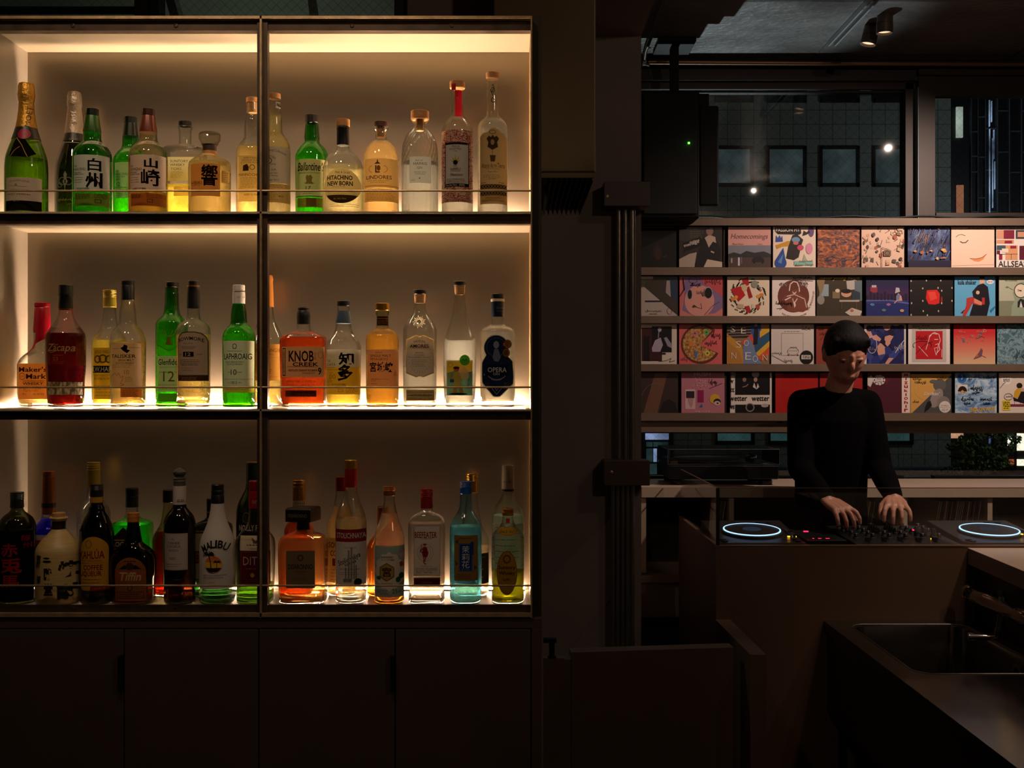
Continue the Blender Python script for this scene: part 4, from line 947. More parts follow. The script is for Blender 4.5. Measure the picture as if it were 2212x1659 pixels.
for (tx, ty, bx, by, s) in ((452, 1197, 458, 1233, 1.0), (470, 1214, 466, 1234, .62)):
    a.line([(tx, ty), ((tx + bx) / 2 + 1.5, (ty + by) / 2), (bx, by)], 2.2 * s, '#241c14')
    for q in (-160, -120, -80, -40, -10, 20, 165):
        e = (tx + 16 * s * math.cos(math.radians(q)), ty + 10 * s * math.sin(math.radians(q)) + 4 * s)
        mmx = (tx + e[0]) / 2; mmy = (ty + e[1]) / 2 - 4 * s
        a.poly([(tx, ty - 1.5 * s), (mmx, mmy - 1.6 * s), e, (mmx, mmy + 2 * s), (tx, ty + 1.5 * s)], '#241c14', up=0)
a.n += 1
a.text('MADE WITH CARIBBEAN RUM', 463, 1242, 49, 3.2, '#3a3028').text('AND COCONUT FLAVOUR', 461, 1247.5, 43, 3.2, '#3a3028').text('ORIGINAL', 459, 1257, 15, 3, '#a85030')
b.art('printed_emblem', a, off=.0012)

b = Bottle(3, 546, 2.553, 'tall dark green vermouth bottle',
           [(1045, 13.6), (1056, 16), (1068, 21.6), (1080, 28), (1094, 33), (1108, 35), (1300, 34)], DGREEN)
b.lathe('neck_foil', [(998, 12.6), (999, 13.6), (1022, 13.8), (1046, 14.2)], pbr('foil_teal', '#123628', .3, .2))
b.lathe('cap_rim', [(997.4, 12.6), (998, 13.9), (1000, 13.9)], K_GOLD)
a = Art(.1).rect(511, 1128, 581, 1162, '#14100e').text('NOILLY PRAT', 546, 1140, 60, 13, '#b8b0a0', .02).ring(533, 1118, 8, 11, 1, '#6a6a4a')
b.art('label', a)

b = Bottle(3, 551, YF, 'clear embossed lychee liqueur bottle with a red cap, beside the post',
           [(1097, 12.6), (1110, 13.6), (1126, 16), (1136, 20.6), (1146, 28), (1156, 36), (1166, 41), (1180, 42.4), (1250, 41), (1300, 38.4)], CLEAR, n=3, dr=.7)
b.lathe('cap', [(1038, 12), (1039.5, 13.2), (1058, 13.6), (1060, 13), (1062, 13.8), (1097, 13.6)], K_RED)
b.art('cap_lettering', Art(0).text('DITA', 549, 1086, 14, 7, '#b09a80'), off=.0012)
b.fill(1258, liquid('drink_green_reflection', (.72, .86, .5)))  # green here stands for a reflection, put into the drink's colour
a = Art(.4).rect(519, 1157, 583, 1189, '#d0c0a8').rows(534, 572, 1177, 1177, 1, '#4a3c30', 2, 0).text('FRANCE', 553, 1185, 22, 3.4, '#4a3c30').poly([(543, 1160), (553, 1168), (563, 1160), (558, 1174), (548, 1174)], '#6a5a48')
b.art('upper_label', a)
a = Art(.15).rect(519, 1190, 583, 1262, '#571016').frame(521, 1192, 581, 1260, .6, '#8a5040').text('DITA', 548, 1211, 44, 18, '#b8a090').rows(532, 572, 1228, 1228, 1, '#8a6450', 1.4).oval(546, 1242, 4.5, 5, '#b88a3c').rows(530, 574, 1252, 1256, 2, '#8a5040', .8)
b.art('label', a)

b = Bottle(3, 646, YB, 'gold-capped bottle with a torn white neck label, behind the square amaretto bottle',
           [(1080, 12.8), (1098, 13.4), (1110, 15.4), (1122, 21), (1134, 28), (1147, 32), (1300, 31)], CLEAR)
b.lathe('cap', [(1036, 12.4), (1037.5, 13.6), (1042, 13), (1043, 13.8), (1050, 13.4), (1051, 14), (1080, 14.4)], K_GOLD)
b.lathe('neck_label', [(1080, 14.2), (1098, 14.4)], paper('#d8c8b0', .4))
b.art('neck_lettering', Art(.2).scribble(633, 1082, 659, 1096, '#7a5a40', 1, 7, 5), off=.002)
b.fill(1112, RUST)

b = Bottle(3, 655, YF, 'square amaretto bottle with an oversized black square cap',
           [(1128, 13.2), (1142, 13.8), (1146, 17), (1150, 27), (1155, 39), (1161, 46.6), (1170, 50), (1185, 51), (1300, 49)], CLEAR, n=5, dr=.72)
b.fill(1158, liquid('drink_amaretto', (.96, .64, .32), glow=.2))
mb = MB(); zc = Z(1095, YF) - b.z0; h = 30 / F * YF
cr, sr = math.cos(math.radians(-13)), math.sin(math.radians(-13))
w = 29 / F * YF
def capring(k, z): return [((x * cr - y * sr), (x * sr + y * cr), z) for x, y in ((-w * k, -w * k), (w * k, -w * k), (w * k, w * k), (-w * k, w * k))]
vs = capring(1, zc - h) + capring(1.0, zc - h * .12) + capring(.93, zc)
mb.add(vs, [(3, 2, 1, 0), (8, 9, 10, 11)] + [(i * 4 + k, i * 4 + (k + 1) % 4, i * 4 + 4 + (k + 1) % 4, i * 4 + 4 + k) for i in (0, 1) for k in range(4)], K_BLACK)
ct = Art(0).text('DISARONNO', 650, 1114.5, 43, 8, '#6a5638', .01)
s_ = YF / F
def capfn(px, py, ly):
    u = (px - 650) * s_; q = -w - .0006
    return (u * cr - q * sr, u * sr + q * cr, Z(py, YF - .03) - b.z0)
ct.into(mb, capfn)
mb.build('square_cap', b.root, None, .0015)
b.lathe('neck_band', [(1127, 14.4), (1142, 14.6), (1143, 14)], K_BLACK)
a = Art(.12).rect(619, 1189, 681, 1270, '#6a5842').text('DISARONNO', 650, 1223.5, 53, 11, '#1c130c', .015).poly([(646, 1211), (642, 1204), (645, 1199), (650, 1197), (655, 1199), (658, 1204), (654, 1211)], '#4a3c2c').oval(650, 1204, 3, 4, '#6a5842').text('ORIGINALE', 650, 1234, 32, 2.8, '#3a2c20').text('SINCE 1525', 650, 1239, 20, 2.4, '#3a2c20').rows(634, 668, 1248, 1252, 2, '#3a2c20', .7)
b.art('label', a, off=.0006)

b = Bottle(3, 738, YB, 'red-capped bottle of orange liqueur, half behind the vodka bottle',
           [(1060, 12), (1072, 13.6), (1088, 16.4), (1102, 20), (1114, 25), (1126, 30), (1138, 32), (1300, 31)], CLEAR)
b.lathe('cap', [(1029, 11.6), (1030.5, 12.8), (1060, 13)], K_RED)
b.fill(1096, ORANGE)
a = Art(.65).rect(706, 1162, 770, 1258, '#e8b878').text('SOUTHERN', 738, 1177, 58, 12, '#3a1c0c', .01).text('COMFORT', 738, 1195, 50, 12, '#3a1c0c', .01).rect(718, 1206, 758, 1222, '#8a3c1c').rows(714, 762, 1230, 1252, 4, '#8a5024', 1)
b.art('label', a)

b = Bottle(3, 758, YF, 'clear vodka bottle with a red band and silver label, tallest of the bottom shelf',
           [(1052, 12.6), (1062, 13.8), (1076, 17.6), (1090, 23), (1104, 28.4), (1118, 32), (1132, 33.6), (1270, 33.4), (1300, 32.6)], CLEAR, seg=56,
           mod=lambda a, h, b: 1 + (.008 * math.cos(56 * a) if h < .03 else 0))
b.lathe('cap', [(993, 12.4), (994.5, 13.5), (1012, 13.6)], K_GOLD)
b.lathe('neck_foil', [(1012, 13.7), (1050, 13.9), (1052, 13.3)], K_RED)
b.art('foil_lettering', Art(0).text('Stoli', 764, 1030, 14, 15, '#5a1014', shear=.3), off=.001)
b.fill(1118, WATER)
a = Art(.35).rect(724, 1143, 792, 1170, '#8a1a1c').text('STOLICHNAYA', 757, 1156.5, 62, 12, '#d8cabc', .02).rect(724, 1171, 792, 1263, '#d0cac0')
a.text('THE ORIGINAL', 757, 1182.5, 28, 2.8, '#5a544c').text('Stolichnaya', 754, 1209, 52, 15, '#1c1814', .01, .25, rot=-24).text('vodka', 757, 1215, 26, 8, '#1c1814', .01, .25, rot=-22)
for k, (x0, y0, x1, y1) in enumerate([(752, 1188, 756, 1250), (758, 1182, 762, 1250), (764, 1196, 767, 1250), (768, 1220, 771, 1250), (746, 1225, 749, 1250)]): a.rect(x0, y0, x1, y1, '#8a847a')
a.text('CERTIFIED ALPHA GRADE', 755, 1229, 46, 3, '#3a342c').rows(732, 778, 1236, 1240, 2, '#5a544c', .8).rect(742, 1249, 761, 1257, '#8a847a').text('EST. 1938', 751.5, 1253, 15, 3.6, '#2a241c').oval(773, 1257, 8, 8, '#241c18')
b.art('label', a)

b = Bottle(3, 828, 2.552, 'brown bottle with two copper-coloured cap bands, behind the hexagon-emblem bottle',
           [(1140, 11.6), (1150, 15), (1160, 23), (1170, 31), (1182, 35.6), (1195, 36.6), (1300, 35)], glass('glass_amber', (.75, .36, .09), .4))
b.lathe('cap', [(1094, 11.6), (1095.5, 12.8), (1140, 13)], K_COPP)

b = Bottle(3, 841, YF, 'clear shochu bottle with a pale blue label bearing a gold hexagon',
           [(1070, 11.4), (1073, 12.6), (1077, 11.4), (1090, 13.2), (1105, 16), (1122, 20.6), (1138, 26.4), (1152, 31), (1165, 32.8), (1180, 33.2), (1300, 32)], CLEAR)
b.cap(1050, 1070.5, 13.4, K_COPP, ridged=True)
b.fill(1110, liquid('drink_smoky', (.94, .8, .62)))
sc = [(841 + (30.5 + 1.8 * math.cos(12 * math.radians(q))) * math.cos(math.radians(q)), 1234 + (40 + 1.8 * math.cos(12 * math.radians(q))) * math.sin(math.radians(q))) for q in range(0, 360, 5)]
a = Art(.25).rect(808, 1179, 875, 1290, '#93aaa2').rect(808, 1179, 875, 1182, '#b8b09c').rect(808, 1286, 875, 1289, '#b8b09c').poly(sc, '#d4cbb8').oval(868, 1200, 6, 6, '#c8b0a8').oval(864, 1192, 4, 4, '#b09a94')
a.text('亀甲宮焼酎', 836, 1203, 26, 4, '#3a342c').text('キンミヤ焼酎', 838, 1209, 28, 4, '#3a342c').poly([(862, 1216), (868, 1212), (870, 1222), (864, 1226)], '#a8442c').oval(866, 1244, 5, 7, '#2c5a34').oval(860, 1252, 5, 6, '#2c5a34').oval(818, 1248, 5, 4, '#2c5a34')
hx = lambda r: [(836 + r * math.cos(math.radians(q)) * .92, 1235 + r * math.sin(math.radians(q))) for q in range(30, 390, 60)]
a.poly(hx(20), '#7a5a20').poly(hx(17.5), '#a88a4c').text('宮', 836, 1235, 20, 21, '#4a3410', .03).text('SHOCHU', 836, 1260, 24, 3.4, '#3a342c').text('25', 853, 1277, 11, 9, '#2a3a38').text('度', 863, 1278, 6, 6, '#2a3a38').rows(820, 842, 1274, 1282, 3, '#3a4a44', 1).ring(817, 1277, 3, 3, 1, '#3a4a44')
b.art('label', a)

b = Bottle(3, 922, YF, 'rectangular clear gin bottle with a small red uniformed figure on its label',
           [(1097, 12.4), (1104, 13), (1108, 18), (1113, 28), (1119, 34.6), (1127, 38), (1136, 39), (1300, 37.6)], CLEAR, n=9, dr=.7)
b.cap(1055, 1097.5, 13.8, K_RED, ridged=True)
b.fill(1128, liquid('drink_grey', (.55, .5, .44)))
a = Art(.3).rect(894, 1135, 951, 1243, '#d8cec0').frame(894.5, 1135.5, 950.5, 1242, .8, '#6a5c50').text('BEEFEATER', 920, 1155, 48, 13, '#8a1a1c', .02).text('LONDON', 921, 1163, 24, 3.4, '#4a3c34').ring(919, 1193, 17, 19, .7, '#8a7c6c').ring(919, 1193, 12, 14, .5, '#8a7c6c')
a.oval(918, 1176, 3.4, 2.6, '#8a1a1c').oval(918, 1178.6, 2.4, 2.4, '#b08a70').poly([(914, 1181), (922, 1181), (926, 1194), (923, 1203), (914, 1203), (912, 1194)], '#8a1a1c').line([(913, 1184), (909, 1190), (913, 1194)], 2, '#8a1a1c').line([(912, 1175), (908, 1192)], .9, '#4a3c34').line([(916, 1203), (916, 1215), (920, 1218)], 2, '#8a1a1c').line([(920, 1203), (918, 1212)], 2, '#7a1418').rect(914, 1191, 923, 1192.4, '#4a1412')
a.text('DISTILLED IN', 921, 1222.5, 24, 2.2, '#5a4c40').text('THE HEART OF LONDON', 920, 1227.5, 46, 3, '#3a2c24').line([(897, 1231), (946, 1231)], .6, '#5a4c40').rows(899, 912, 1234, 1237, 2, '#5a4c40', .8).scribble(914, 1232, 934, 1239, '#3a2c24', .7, 6, 3)
b.art('label', a)
b.art('lower_label', Art(.15).rect(894, 1247, 951, 1264, '#4a1214').text('LONDON', 921, 1258, 24, 4, '#8a5a50').line([(894, 1249), (951, 1249)], 1, '#8a5a50'))

b = Bottle(3, 1006, YF, 'sky-blue jasmine spirit bottle with a blue cap and gold label',
           [(1066, 12.4), (1084, 12.8), (1096, 14), (1106, 18), (1116, 24.6), (1128, 31), (1140, 34.4), (1155, 34.8), (1285, 34.4), (1300, 33)], SKYG)
b.cap(1040, 1066.5, 13.4, K_BLUE, ridged=True)
b.fill(1136, CYAN)
a = Art(.12).rect(981, 1156, 1032, 1254, '#8a6a2c').poly([(983, 1170), (991, 1164), (989, 1176)], '#3a4a2c').poly([(983, 1210), (990, 1218), (984, 1222)], '#3a4a2c').poly([(1024, 1220), (1031, 1226), (1024, 1232)], '#3a4a2c').rect(991.5, 1173, 1021, 1234, '#16346c').frame(993, 1174.5, 1019.5, 1232.5, .6, '#7a8aa4').text('茉', 1006, 1186, 16, 15, '#c0ccd0').text('莉', 1006, 1202.5, 17, 15, '#c0ccd0').text('花', 1006, 1218.5, 17, 15, '#c0ccd0').text('まつりか', 1006, 1229, 16, 3.4, '#8a9ab0').rect(1017, 1170, 1023, 1198, '#1c3a78').rows(992, 1020, 1162, 1162, 1, '#5a4418', 1.4, 0).rows(988, 1026, 1240, 1248, 3, '#7a3c1c', 1.2)
b.art('label', a)

b = Bottle(3, 1019, YB, 'clear gold-capped bottle behind the sky-blue one',
           [(1063, 12), (1078, 12.6), (1100, 15), (1118, 18.6), (1134, 22), (1148, 29), (1160, 36), (1172, 38), (1300, 37)], CLEAR)
b.cap(1022, 1063.5, 13.4, K_GOLD, ridged=True)
b.fill(1180, liquid('drink_smoky', (.94, .8, .62)))
a = Art(.3).rect(985, 1196, 1055, 1262, '#4a4034').rows(990, 1050, 1204, 1256, 7, '#b8a890', 1.6)
b.art('label', a)

b = Bottle(3, 1097, YB, 'white-capped rum bottle glowing pale green, behind the yellow whisky',
           [(1061, 12), (1070, 13.4), (1080, 18.4), (1091, 25.6), (1102, 31), (1113, 33.6), (1300, 32.6)], CLEAR)
b.lathe('cap', [(1005, 11.6), (1006.5, 12.6), (1009, 12.2), (1012, 12.8), (1015, 12.2), (1018, 12.8), (1055, 13.4), (1061, 13.5)], K_WHITE)
b.lathe('cap_band', [(1055.6, 13.8), (1060.6, 13.8)], K_BLACK)
b.art('cap_lettering', Art(0).scribble(1087, 1039, 1104, 1047, '#5a544c', .7, 6, 5).text('WHITE RUM', 1097, 1058.2, 20, 2.6, '#b0a8a0'), off=.002)
b.fill(1112, MINT)
a = Art(.6).rect(1064, 1132, 1130, 1240, '#eaf0e0').rows(1070, 1124, 1140, 1230, 8, '#5a7a64', 1.4)
b.art('label', a)

def quilt(a, h, b):
    return 1 + (.012 * math.cos(12 * a) * math.cos(h * 260) if .012 < h < b.top * .62 else 0)
b = Bottle(3, 1097, YF, 'tortoise-patterned bottle of bright yellow whisky with a gold oval label',
           [(1113, 11), (1122, 12), (1131, 14.4), (1139, 20), (1147, 28), (1154, 33.4), (1162, 35.2), (1300, 34.4)], CLEAR, n=2.6, seg=64, mod=quilt)
b.cap(1098, 1113.5, 13, K_GOLD, ridged=True)
b.fill(1232, WHEY)
b.art('neck_strip', Art(.3).rect(1093, 1122, 1101, 1132, '#a83020'))
b.art('neck_medallion', Art(.25).oval(1096, 1148, 22, 9, '#a8842c').ring(1096, 1148, 20, 7.4, .7, '#5a4010').text('SINCE 1937', 1095, 1149, 32, 5, '#3a2808', .01), off=.0015)
a = Art(.3).oval(1095, 1237, 22, 48, '#7a5818').oval(1095, 1237, 20.6, 46, '#a87c20').ring(1095, 1207, 7, 8, 2.4, '#5a4010').text('Suntory', 1095, 1226, 37, 10, '#2a1a06', .015).text('Whisky', 1095, 1238, 35, 10, '#2a1a06', .015).scribble(1086, 1247, 1104, 1256, '#2a1a06', .9, 6, 4)
b.art('label', a, off=.001)
# ================================================================ the back-bar shelf
STEEL = pbr('brushed_steel', '#a89a88', .3, .86, var=.03, scale=2)
STEELC = pbr('satin_steel_ceiling', '#a0957f', .45, .1, var=.03, scale=3)
FLOORM = pbr('shelf_board_laminate', '#b8a890', .35, .2)
RAW = pbr('raw_steel_angle', '#4a3c30', .45, .6, var=.2, scale=30, rvar=.08)
EDGE = pbr('steel_edge', '#b89c74', .4, .6, var=.25, scale=40)
def zz(py): return EYE - (py - 829.5) / 1000.0
YS0, YS1 = 2.40, 2.62
XL, XM, XR = -1.142, -.543, .0405
shelf = thing('back_bar_shelf', 'tall steel back-bar shelf unit of three lit tiers holding the bottles', 'shelf unit', (-.545, 2.5, 1.05))
child(MB().box(XL, XR, YS1, YS1 + .004, 1.05, 2.3455, STEEL), 'back_panel', shelf)
for k, (py0, py1) in enumerate(((34, 40), (457, 461), (884, 888), (1325, 1333))):
    z1, z0 = zz(py0), zz(py1)
    m = MB().box(XL - .004, XR + .003, YS0, YS1 + .004, z0, z1, EDGE) if k == 0 else MB().box(XL, XR, YS0, YS1 - .0005, z0, z1, FLOORM if k < 3 else EDGE)
    if k == 3: m.box(XL, XR, YS0 + .017, YS1 - .0005, z1 + .0005, 1.0655, FLOORM)
    child(m, 'shelf_board' if k else 'top_plate', shelf)
    if k < 3:
        u = (2.332, 1.9065, 1.4795)[k]
        child(MB().box(XL, XR, YS0 + .037, YS1 - .001, u, u + .003, STEELC), 'tier_ceiling', shelf)
    lo, hi = ((41, 62), (461, 482), (888, 907), (1309, 1325))[k][::-1]
    a0, a1 = zz(lo), zz(hi)
    for x0, x1 in ((XL, XM - .0098), (XM + .0132, XR)):
        m = MB().box(x0, x1, YS0 + .012, YS0 + .016, a0, a1, RAW)
        if k < 3: m.box(x0, x1, YS0 + .016, YS0 + .036, a0, a0 + .003, RAW)
        o = child(m, 'front_fascia', shelf)
        for sx in ((x0 * .68 + x1 * .32), (x0 * .30 + x1 * .70)):
            sc = MB().lathe([(.0042, 0), (.0046, .0012), (.003, .0018), (.0028, .0009), (0, .0009)], (0, 0, 0), 14, RAW, 'y')
            sc.v = [(sx + x, YS0 + .012 - y, (a0 + a1) / 2 + z) for x, y, z in sc.v]
            s_o = sc.build('screw', o, 30); s_o.location = -shelf.location
for x0, x1 in ((XL, XM - .0022), (XM + .0022, XR)):
    for zr in (zz(411.5), zz(836.5), zz(1265.5)):
        child(MB().tube([(x0, YS0 + .003, zr), (x1, YS0 + .003, zr)], .0021, 8, EDGE), 'guard_rail', shelf, 40)
child(MB().box(XL - .004, XL, YS0, YS1 + .004, 1.045, 2.3395, pbr('satin_end_wall', '#c4b8a6', .34, .55, var=.05, scale=3, stretch=(1, 4, 1))), 'end_wall', shelf)
child(MB().box(XR, XR + .003, YS0, YS1 + .004, 1.045, 2.3395, EDGE), 'end_wall', shelf)
m = MB().box(XM - .002, XM + .002, YS0, YS0 + .03, 1.045, 2.3455, EDGE)
m.box(XM - .0095, XM - .002, YS0 + .008, YS0 + .012, 1.055, 2.339, RAW).box(XM + .002, XM + .013, YS0 + .008, YS0 + .012, 1.055, 2.339, RAW)
m.box(XM + .010, XM + .013, YS0 + .012, YS0 + .028, 1.055, 2.339, RAW)
child(m, 'middle_post', shelf)
child(MB().box(XR + .004, .0645, 2.425, 2.66, 1.0435, 2.352, pbr('dark_side_cladding', '#2a211a', .55, .2, var=.15, scale=12)), 'side_cladding', shelf)

# LED strips lying along the back of every tier
def led(x0, x1, zf, power, label, y=2.606):
    t = thing('led_strip', label, 'light strip', ((x0 + x1) / 2, y, zf), 'light strips behind the bottles')
    child(MB().box(x0, x1, y - .006, y + .006, zf + .0006, zf + .0036, EDGE), 'channel', t)
    child(MB().box(x0, x1, y - .0045, y + .0045, zf + .0036, zf + .0062, emit('led_%d' % int(power * 10), '#ffd9b4', power)), 'diffuser', t)
LP = 560
led(X(120, 2.606), XM - .02, FLOORS[1], LP * 1.3, 'warm light strip at the back of the top shelf, left bay')
led(XM + .02, XR - .01, FLOORS[1], LP * 1.15, 'warm light strip at the back of the top shelf, right bay')
led(XL + .02, XM - .02, FLOORS[2], LP, 'warm light strip at the back of the middle shelf, left bay')
led(XM + .02, XR - .01, FLOORS[2], LP, 'warm light strip at the back of the middle shelf, right bay')
led(XL + .03, XM - .02, FLOORS[3], LP * .36, 'dim warm light strip at the back of the bottom shelf, left bay')
led(XM + .02, XR - .01, FLOORS[3], LP * .3, 'dim warm light strip at the back of the bottom shelf, right bay')

# ---------------------------------------------------------------- cabinet under the shelf
CAB = pbr('cabinet_laminate', '#41332a', .55, 0, var=.08, scale=9)
cab = thing('base_cabinet', 'long dark brown cupboard with four flat doors under the lit shelf', 'cabinet', (-.545, 2.5, 0))
m = MB().box(-1.16, .064, 2.405, 2.66, zz(1358.5), 1.043, CAB).box(.0425, .064, 2.405, 2.66, .08, zz(1358.5), CAB).box(-1.16, .0425, 2.43, 2.66, .08, zz(1358.5), pbr('cabinet_gap', '#15100c', .7)).box(-1.15, .05, 2.45, 2.66, 0, .08, pbr('plinth', '#15100c', .7))
child(m, 'carcass', cab, bevel=.001)
ed = [-27, 266, 558, 853, 1147.5]
for i in range(4):
    x0, x1 = (ed[i] - 1106) / 1000 + .0015, (ed[i + 1] - 1106) / 1000 - .0015
    d = child(MB().box(x0, x1, 2.405, 2.4285, .085, zz(1361), CAB), 'door', cab, bevel=.0008)
    if i in (0, 2):
        h = MB().box(x1 - .0075, x1 + .0005, 2.396, 2.412, zz(1493), zz(1416), pbr('handle_black', '#0a0807', .4)).box(x1 - .0075, x1 - .006, 2.392, 2.397, zz(1493), zz(1416), pbr('handle_black', '#0a0807', .4))
        o = child(h, 'handle', cab, label='thin black edge pull'); o.parent = d

# ================================================================ room shell
WALLP = pbr('plaster_dark', '#7e6e66', .8, 0, var=.06, scale=5, bump=.15, bscale=40)
CONC = pbr('concrete_ceiling', '#6b6866', .36, 0, var=.3, scale=2.4, bump=1.0, bscale=26, stretch=(1, 1.6, 1), rvar=.1, spec=.6)
FRAME = pbr('window_frame_brown', '#352c26', .5, .2, var=.08, scale=20)
floor = struct(MB().box(-3.2, 4.2, -1.5, 5.3, -.05, 0, pbr('floor_dark', '#241d18', .5, 0, var=.2, scale=6)).build('floor'))
ceil = MB().box(-3.2, 4.2, -1.5, 3.33, 3.042, 3.1, CONC).box(-.1, 4.2, 3.33, 5.3, 3.042, 3.1, CONC)
gap = pbr('formwork_joint', '#2a2726', .7)
for y in (3.2, 4.12, 5.02): ceil.box(.4, 4.2, y - .003, y + .003, 3.0405, 3.0425, gap)
for x in (1.38, 2.28, 3.18): ceil.box(x - .003, x + .003, 2, 5.15, 3.0405, 3.0425, gap)
struct(ceil.build('ceiling'))
struct(MB().box(-3.2, -3.1, -1.5, 5.3, 0, 3.04, WALLP).build('wall_left'))
struct(MB().box(4.1, 4.2, -1.5, 5.3, 0, 3.04, WALLP).build('wall_right'))
struct(MB().box(-3.2, 4.2, -1.5, -1.4, 0, 3.04, WALLP).build('wall_back'))
# wall behind the shelf, with the wired window above it
YW = 3.2
wx = lambda px: X(px, YW)
wz = lambda py: Z(py, YW)
m = MB().box(-3.1, .09, YW, YW + .12, 0, 2.42, WALLP).box(wx(880), .09, YW, YW + .12, 2.42, 3.04, WALLP).box(-3.1, wx(880), YW, YW + .12, 2.86, 3.04, WALLP)
struct(m.build('wall_front'))
def wired(name, tint, wire=.55, pitch=.03, gl=.5):
    """wired glass: faint diamond mesh cast in the pane"""
    if name in MATS: return MATS[name]
    m, nt, out = newmat(name)
    tc = N(nt, 'ShaderNodeTexCoord'); sp = N(nt, 'ShaderNodeSeparateXYZ'); L(nt, tc.outputs['Object'], sp.inputs[0])
    fs = []
    for op in ('ADD', 'SUBTRACT'):
        a = N(nt, 'ShaderNodeMath', operation=op); L(nt, sp.outputs['X'], a.inputs[0]); L(nt, sp.outputs['Z'], a.inputs[1])
        d = N(nt, 'ShaderNodeMath', operation='DIVIDE'); L(nt, a.outputs[0], d.inputs[0]); d.inputs[1].default_value = pitch
        f = N(nt, 'ShaderNodeMath', operation='FRACT'); L(nt, d.outputs[0], f.inputs[0])
        c = N(nt, 'ShaderNodeMath', operation='LESS_THAN'); L(nt, f.outputs[0], c.inputs[0]); c.inputs[1].default_value = .035
        fs.append(c)
    mx = N(nt, 'ShaderNodeMath', operation='MAXIMUM'); L(nt, fs[0].outputs[0], mx.inputs[0]); L(nt, fs[1].outputs[0], mx.inputs[1])
    col = N(nt, 'ShaderNodeMix', data_type='RGBA'); L(nt, mx.outputs[0], col.inputs[0])
    col.inputs[6].default_value = vec4(tint); col.inputs[7].default_value = vec4(tuple(x * wire for x in tint[:3]))
    tr = N(nt, 'ShaderNodeBsdfTransparent'); L(nt, col.outputs[2], tr.inputs[0])
    g = N(nt, 'ShaderNodeBsdfAnisotropic'); g.inputs['Roughness'].default_value = .02; g.inputs[0].default_value = (1, 1, 1, 1)
    lw = N(nt, 'ShaderNodeLayerWeight'); p4 = N(nt, 'ShaderNodeMath', operation='POWER'); p4.inputs[1].default_value = 4; L(nt, lw.outputs['Facing'], p4.inputs[0])
    ma = N(nt, 'ShaderNodeMath', operation='MULTIPLY_ADD'); ma.inputs[1].default_value = gl; ma.inputs[2].default_value = .045; L(nt, p4.outputs[0], ma.inputs[0])
    ms = N(nt, 'ShaderNodeMixShader'); L(nt, ma.outputs[0], ms.inputs[0]); L(nt, tr.outputs[0], ms.inputs[1]); L(nt, g.outputs[0], ms.inputs[2])
    L(nt, ms.outputs[0], out.inputs[0]); MATS[name] = m
    return m
ALU = pbr('window_alu_dark', '#3c4248', .4, .5)
w = thing('window_3', 'wired glass window in a dark frame above the lit shelf', 'window', (-.9, YW, 2.42)); w['kind'] = 'structure'
m = MB().box(-3.1, wx(880), YW + .02, YW + .08, 2.42, 2.452, FRAME).box(-3.1, wx(880), YW + .02, YW + .08, 2.83, 2.86, FRAME)
m.box(wx(290), wx(314), YW + .0, YW + .09, 2.42, 2.86, FRAME).box(wx(850), wx(880), YW + .02, YW + .08, 2.42, 2.86, ALU).box(wx(316), wx(336), YW + .03, YW + .09, 2.42, 2.86, ALU)
m.box(-3.1, wx(290), YW + .03, YW + .08, wz(11), wz(6), ALU)
child(m, 'frame', w)
child(MB().box(-3.1, wx(303), YW + .05, YW + .055, 2.45, 2.84, wired('wired_glass_upper', (.7, .75, .7))), 'pane', w)
child(MB().box(wx(334), wx(852), YW + .05, YW + .055, 2.45, 2.84, wired('wired_glass_upper', (.7, .75, .7))), 'pane', w)
# slanting bars beyond that window, standing in for reflections in its glass
t = tag(MB().prism([(wx(350) * 1.2, 2.95), (wx(350) * 1.2 + .03, 2.95), (wx(405) * 1.2 + .03, 2.64), (wx(405) * 1.2, 2.64)], 3.8, 3.88, 'y', pbr('slant_reflection', '#59534c', .4, .6)).build('reflection_bar'), 'sloping bar standing for a reflection in the upper window, beside its dark bar', 'reflection_bar')
t = tag(MB().prism([(wx(664) * 1.2, 2.95), (wx(674) * 1.2, 2.95), (wx(702) * 1.2, 2.64), (wx(684) * 1.2, 2.64)], 3.8, 3.88, 'y', pbr('slant_reflection_pale', '#8a8378', .35, .6)).build('reflection_bar'), 'pale sloping bar standing for a reflection in the middle of the upper window', 'reflection_bar')
struct(MB().box(-4, .3, 5.6, 5.7, 0, 4.2, pbr('courtyard_wall', '#3f4038', .8, 0, var=.15, scale=3)).build('wall_outside'))

# duct with its slatted grille
DUCT = pbr('duct_bronze', '#6b5a3e', .42, .35, var=.06, scale=6)
d = thing('ventilation_duct', 'bronze boxed ventilation duct hanging beside the shelf, slatted grille underneath', 'duct', (.088, 3.3, 2.122))
child(MB().box(-.05, .226, 3.0, 3.19, 2.122, 3.04, DUCT).box(.092, .226, 3.19, 3.66, 2.122, 3.04, DUCT), 'casing', d, bevel=.004)
g = MB()
for k in range(9):
    x = .098 + k * .0145
    g.add([(x, 3.03, 2.121), (x + .0015, 3.03, 2.121), (x + .0075, 3.03, 2.102), (x + .006, 3.03, 2.102), (x, 3.63, 2.121), (x + .0015, 3.63, 2.121), (x + .0075, 3.63, 2.102), (x + .006, 3.63, 2.102)], [(0, 1, 2, 3), (7, 6, 5, 4), (0, 4, 5, 1), (1, 5, 6, 2), (2, 6, 7, 3), (3, 7, 4, 0)], pbr('grille_slat', '#4a4038', .4, .4))
g.box(-.045, .222, 3.004, 3.012, 2.108, 2.1215, DUCT)
child(g, 'grille', d)

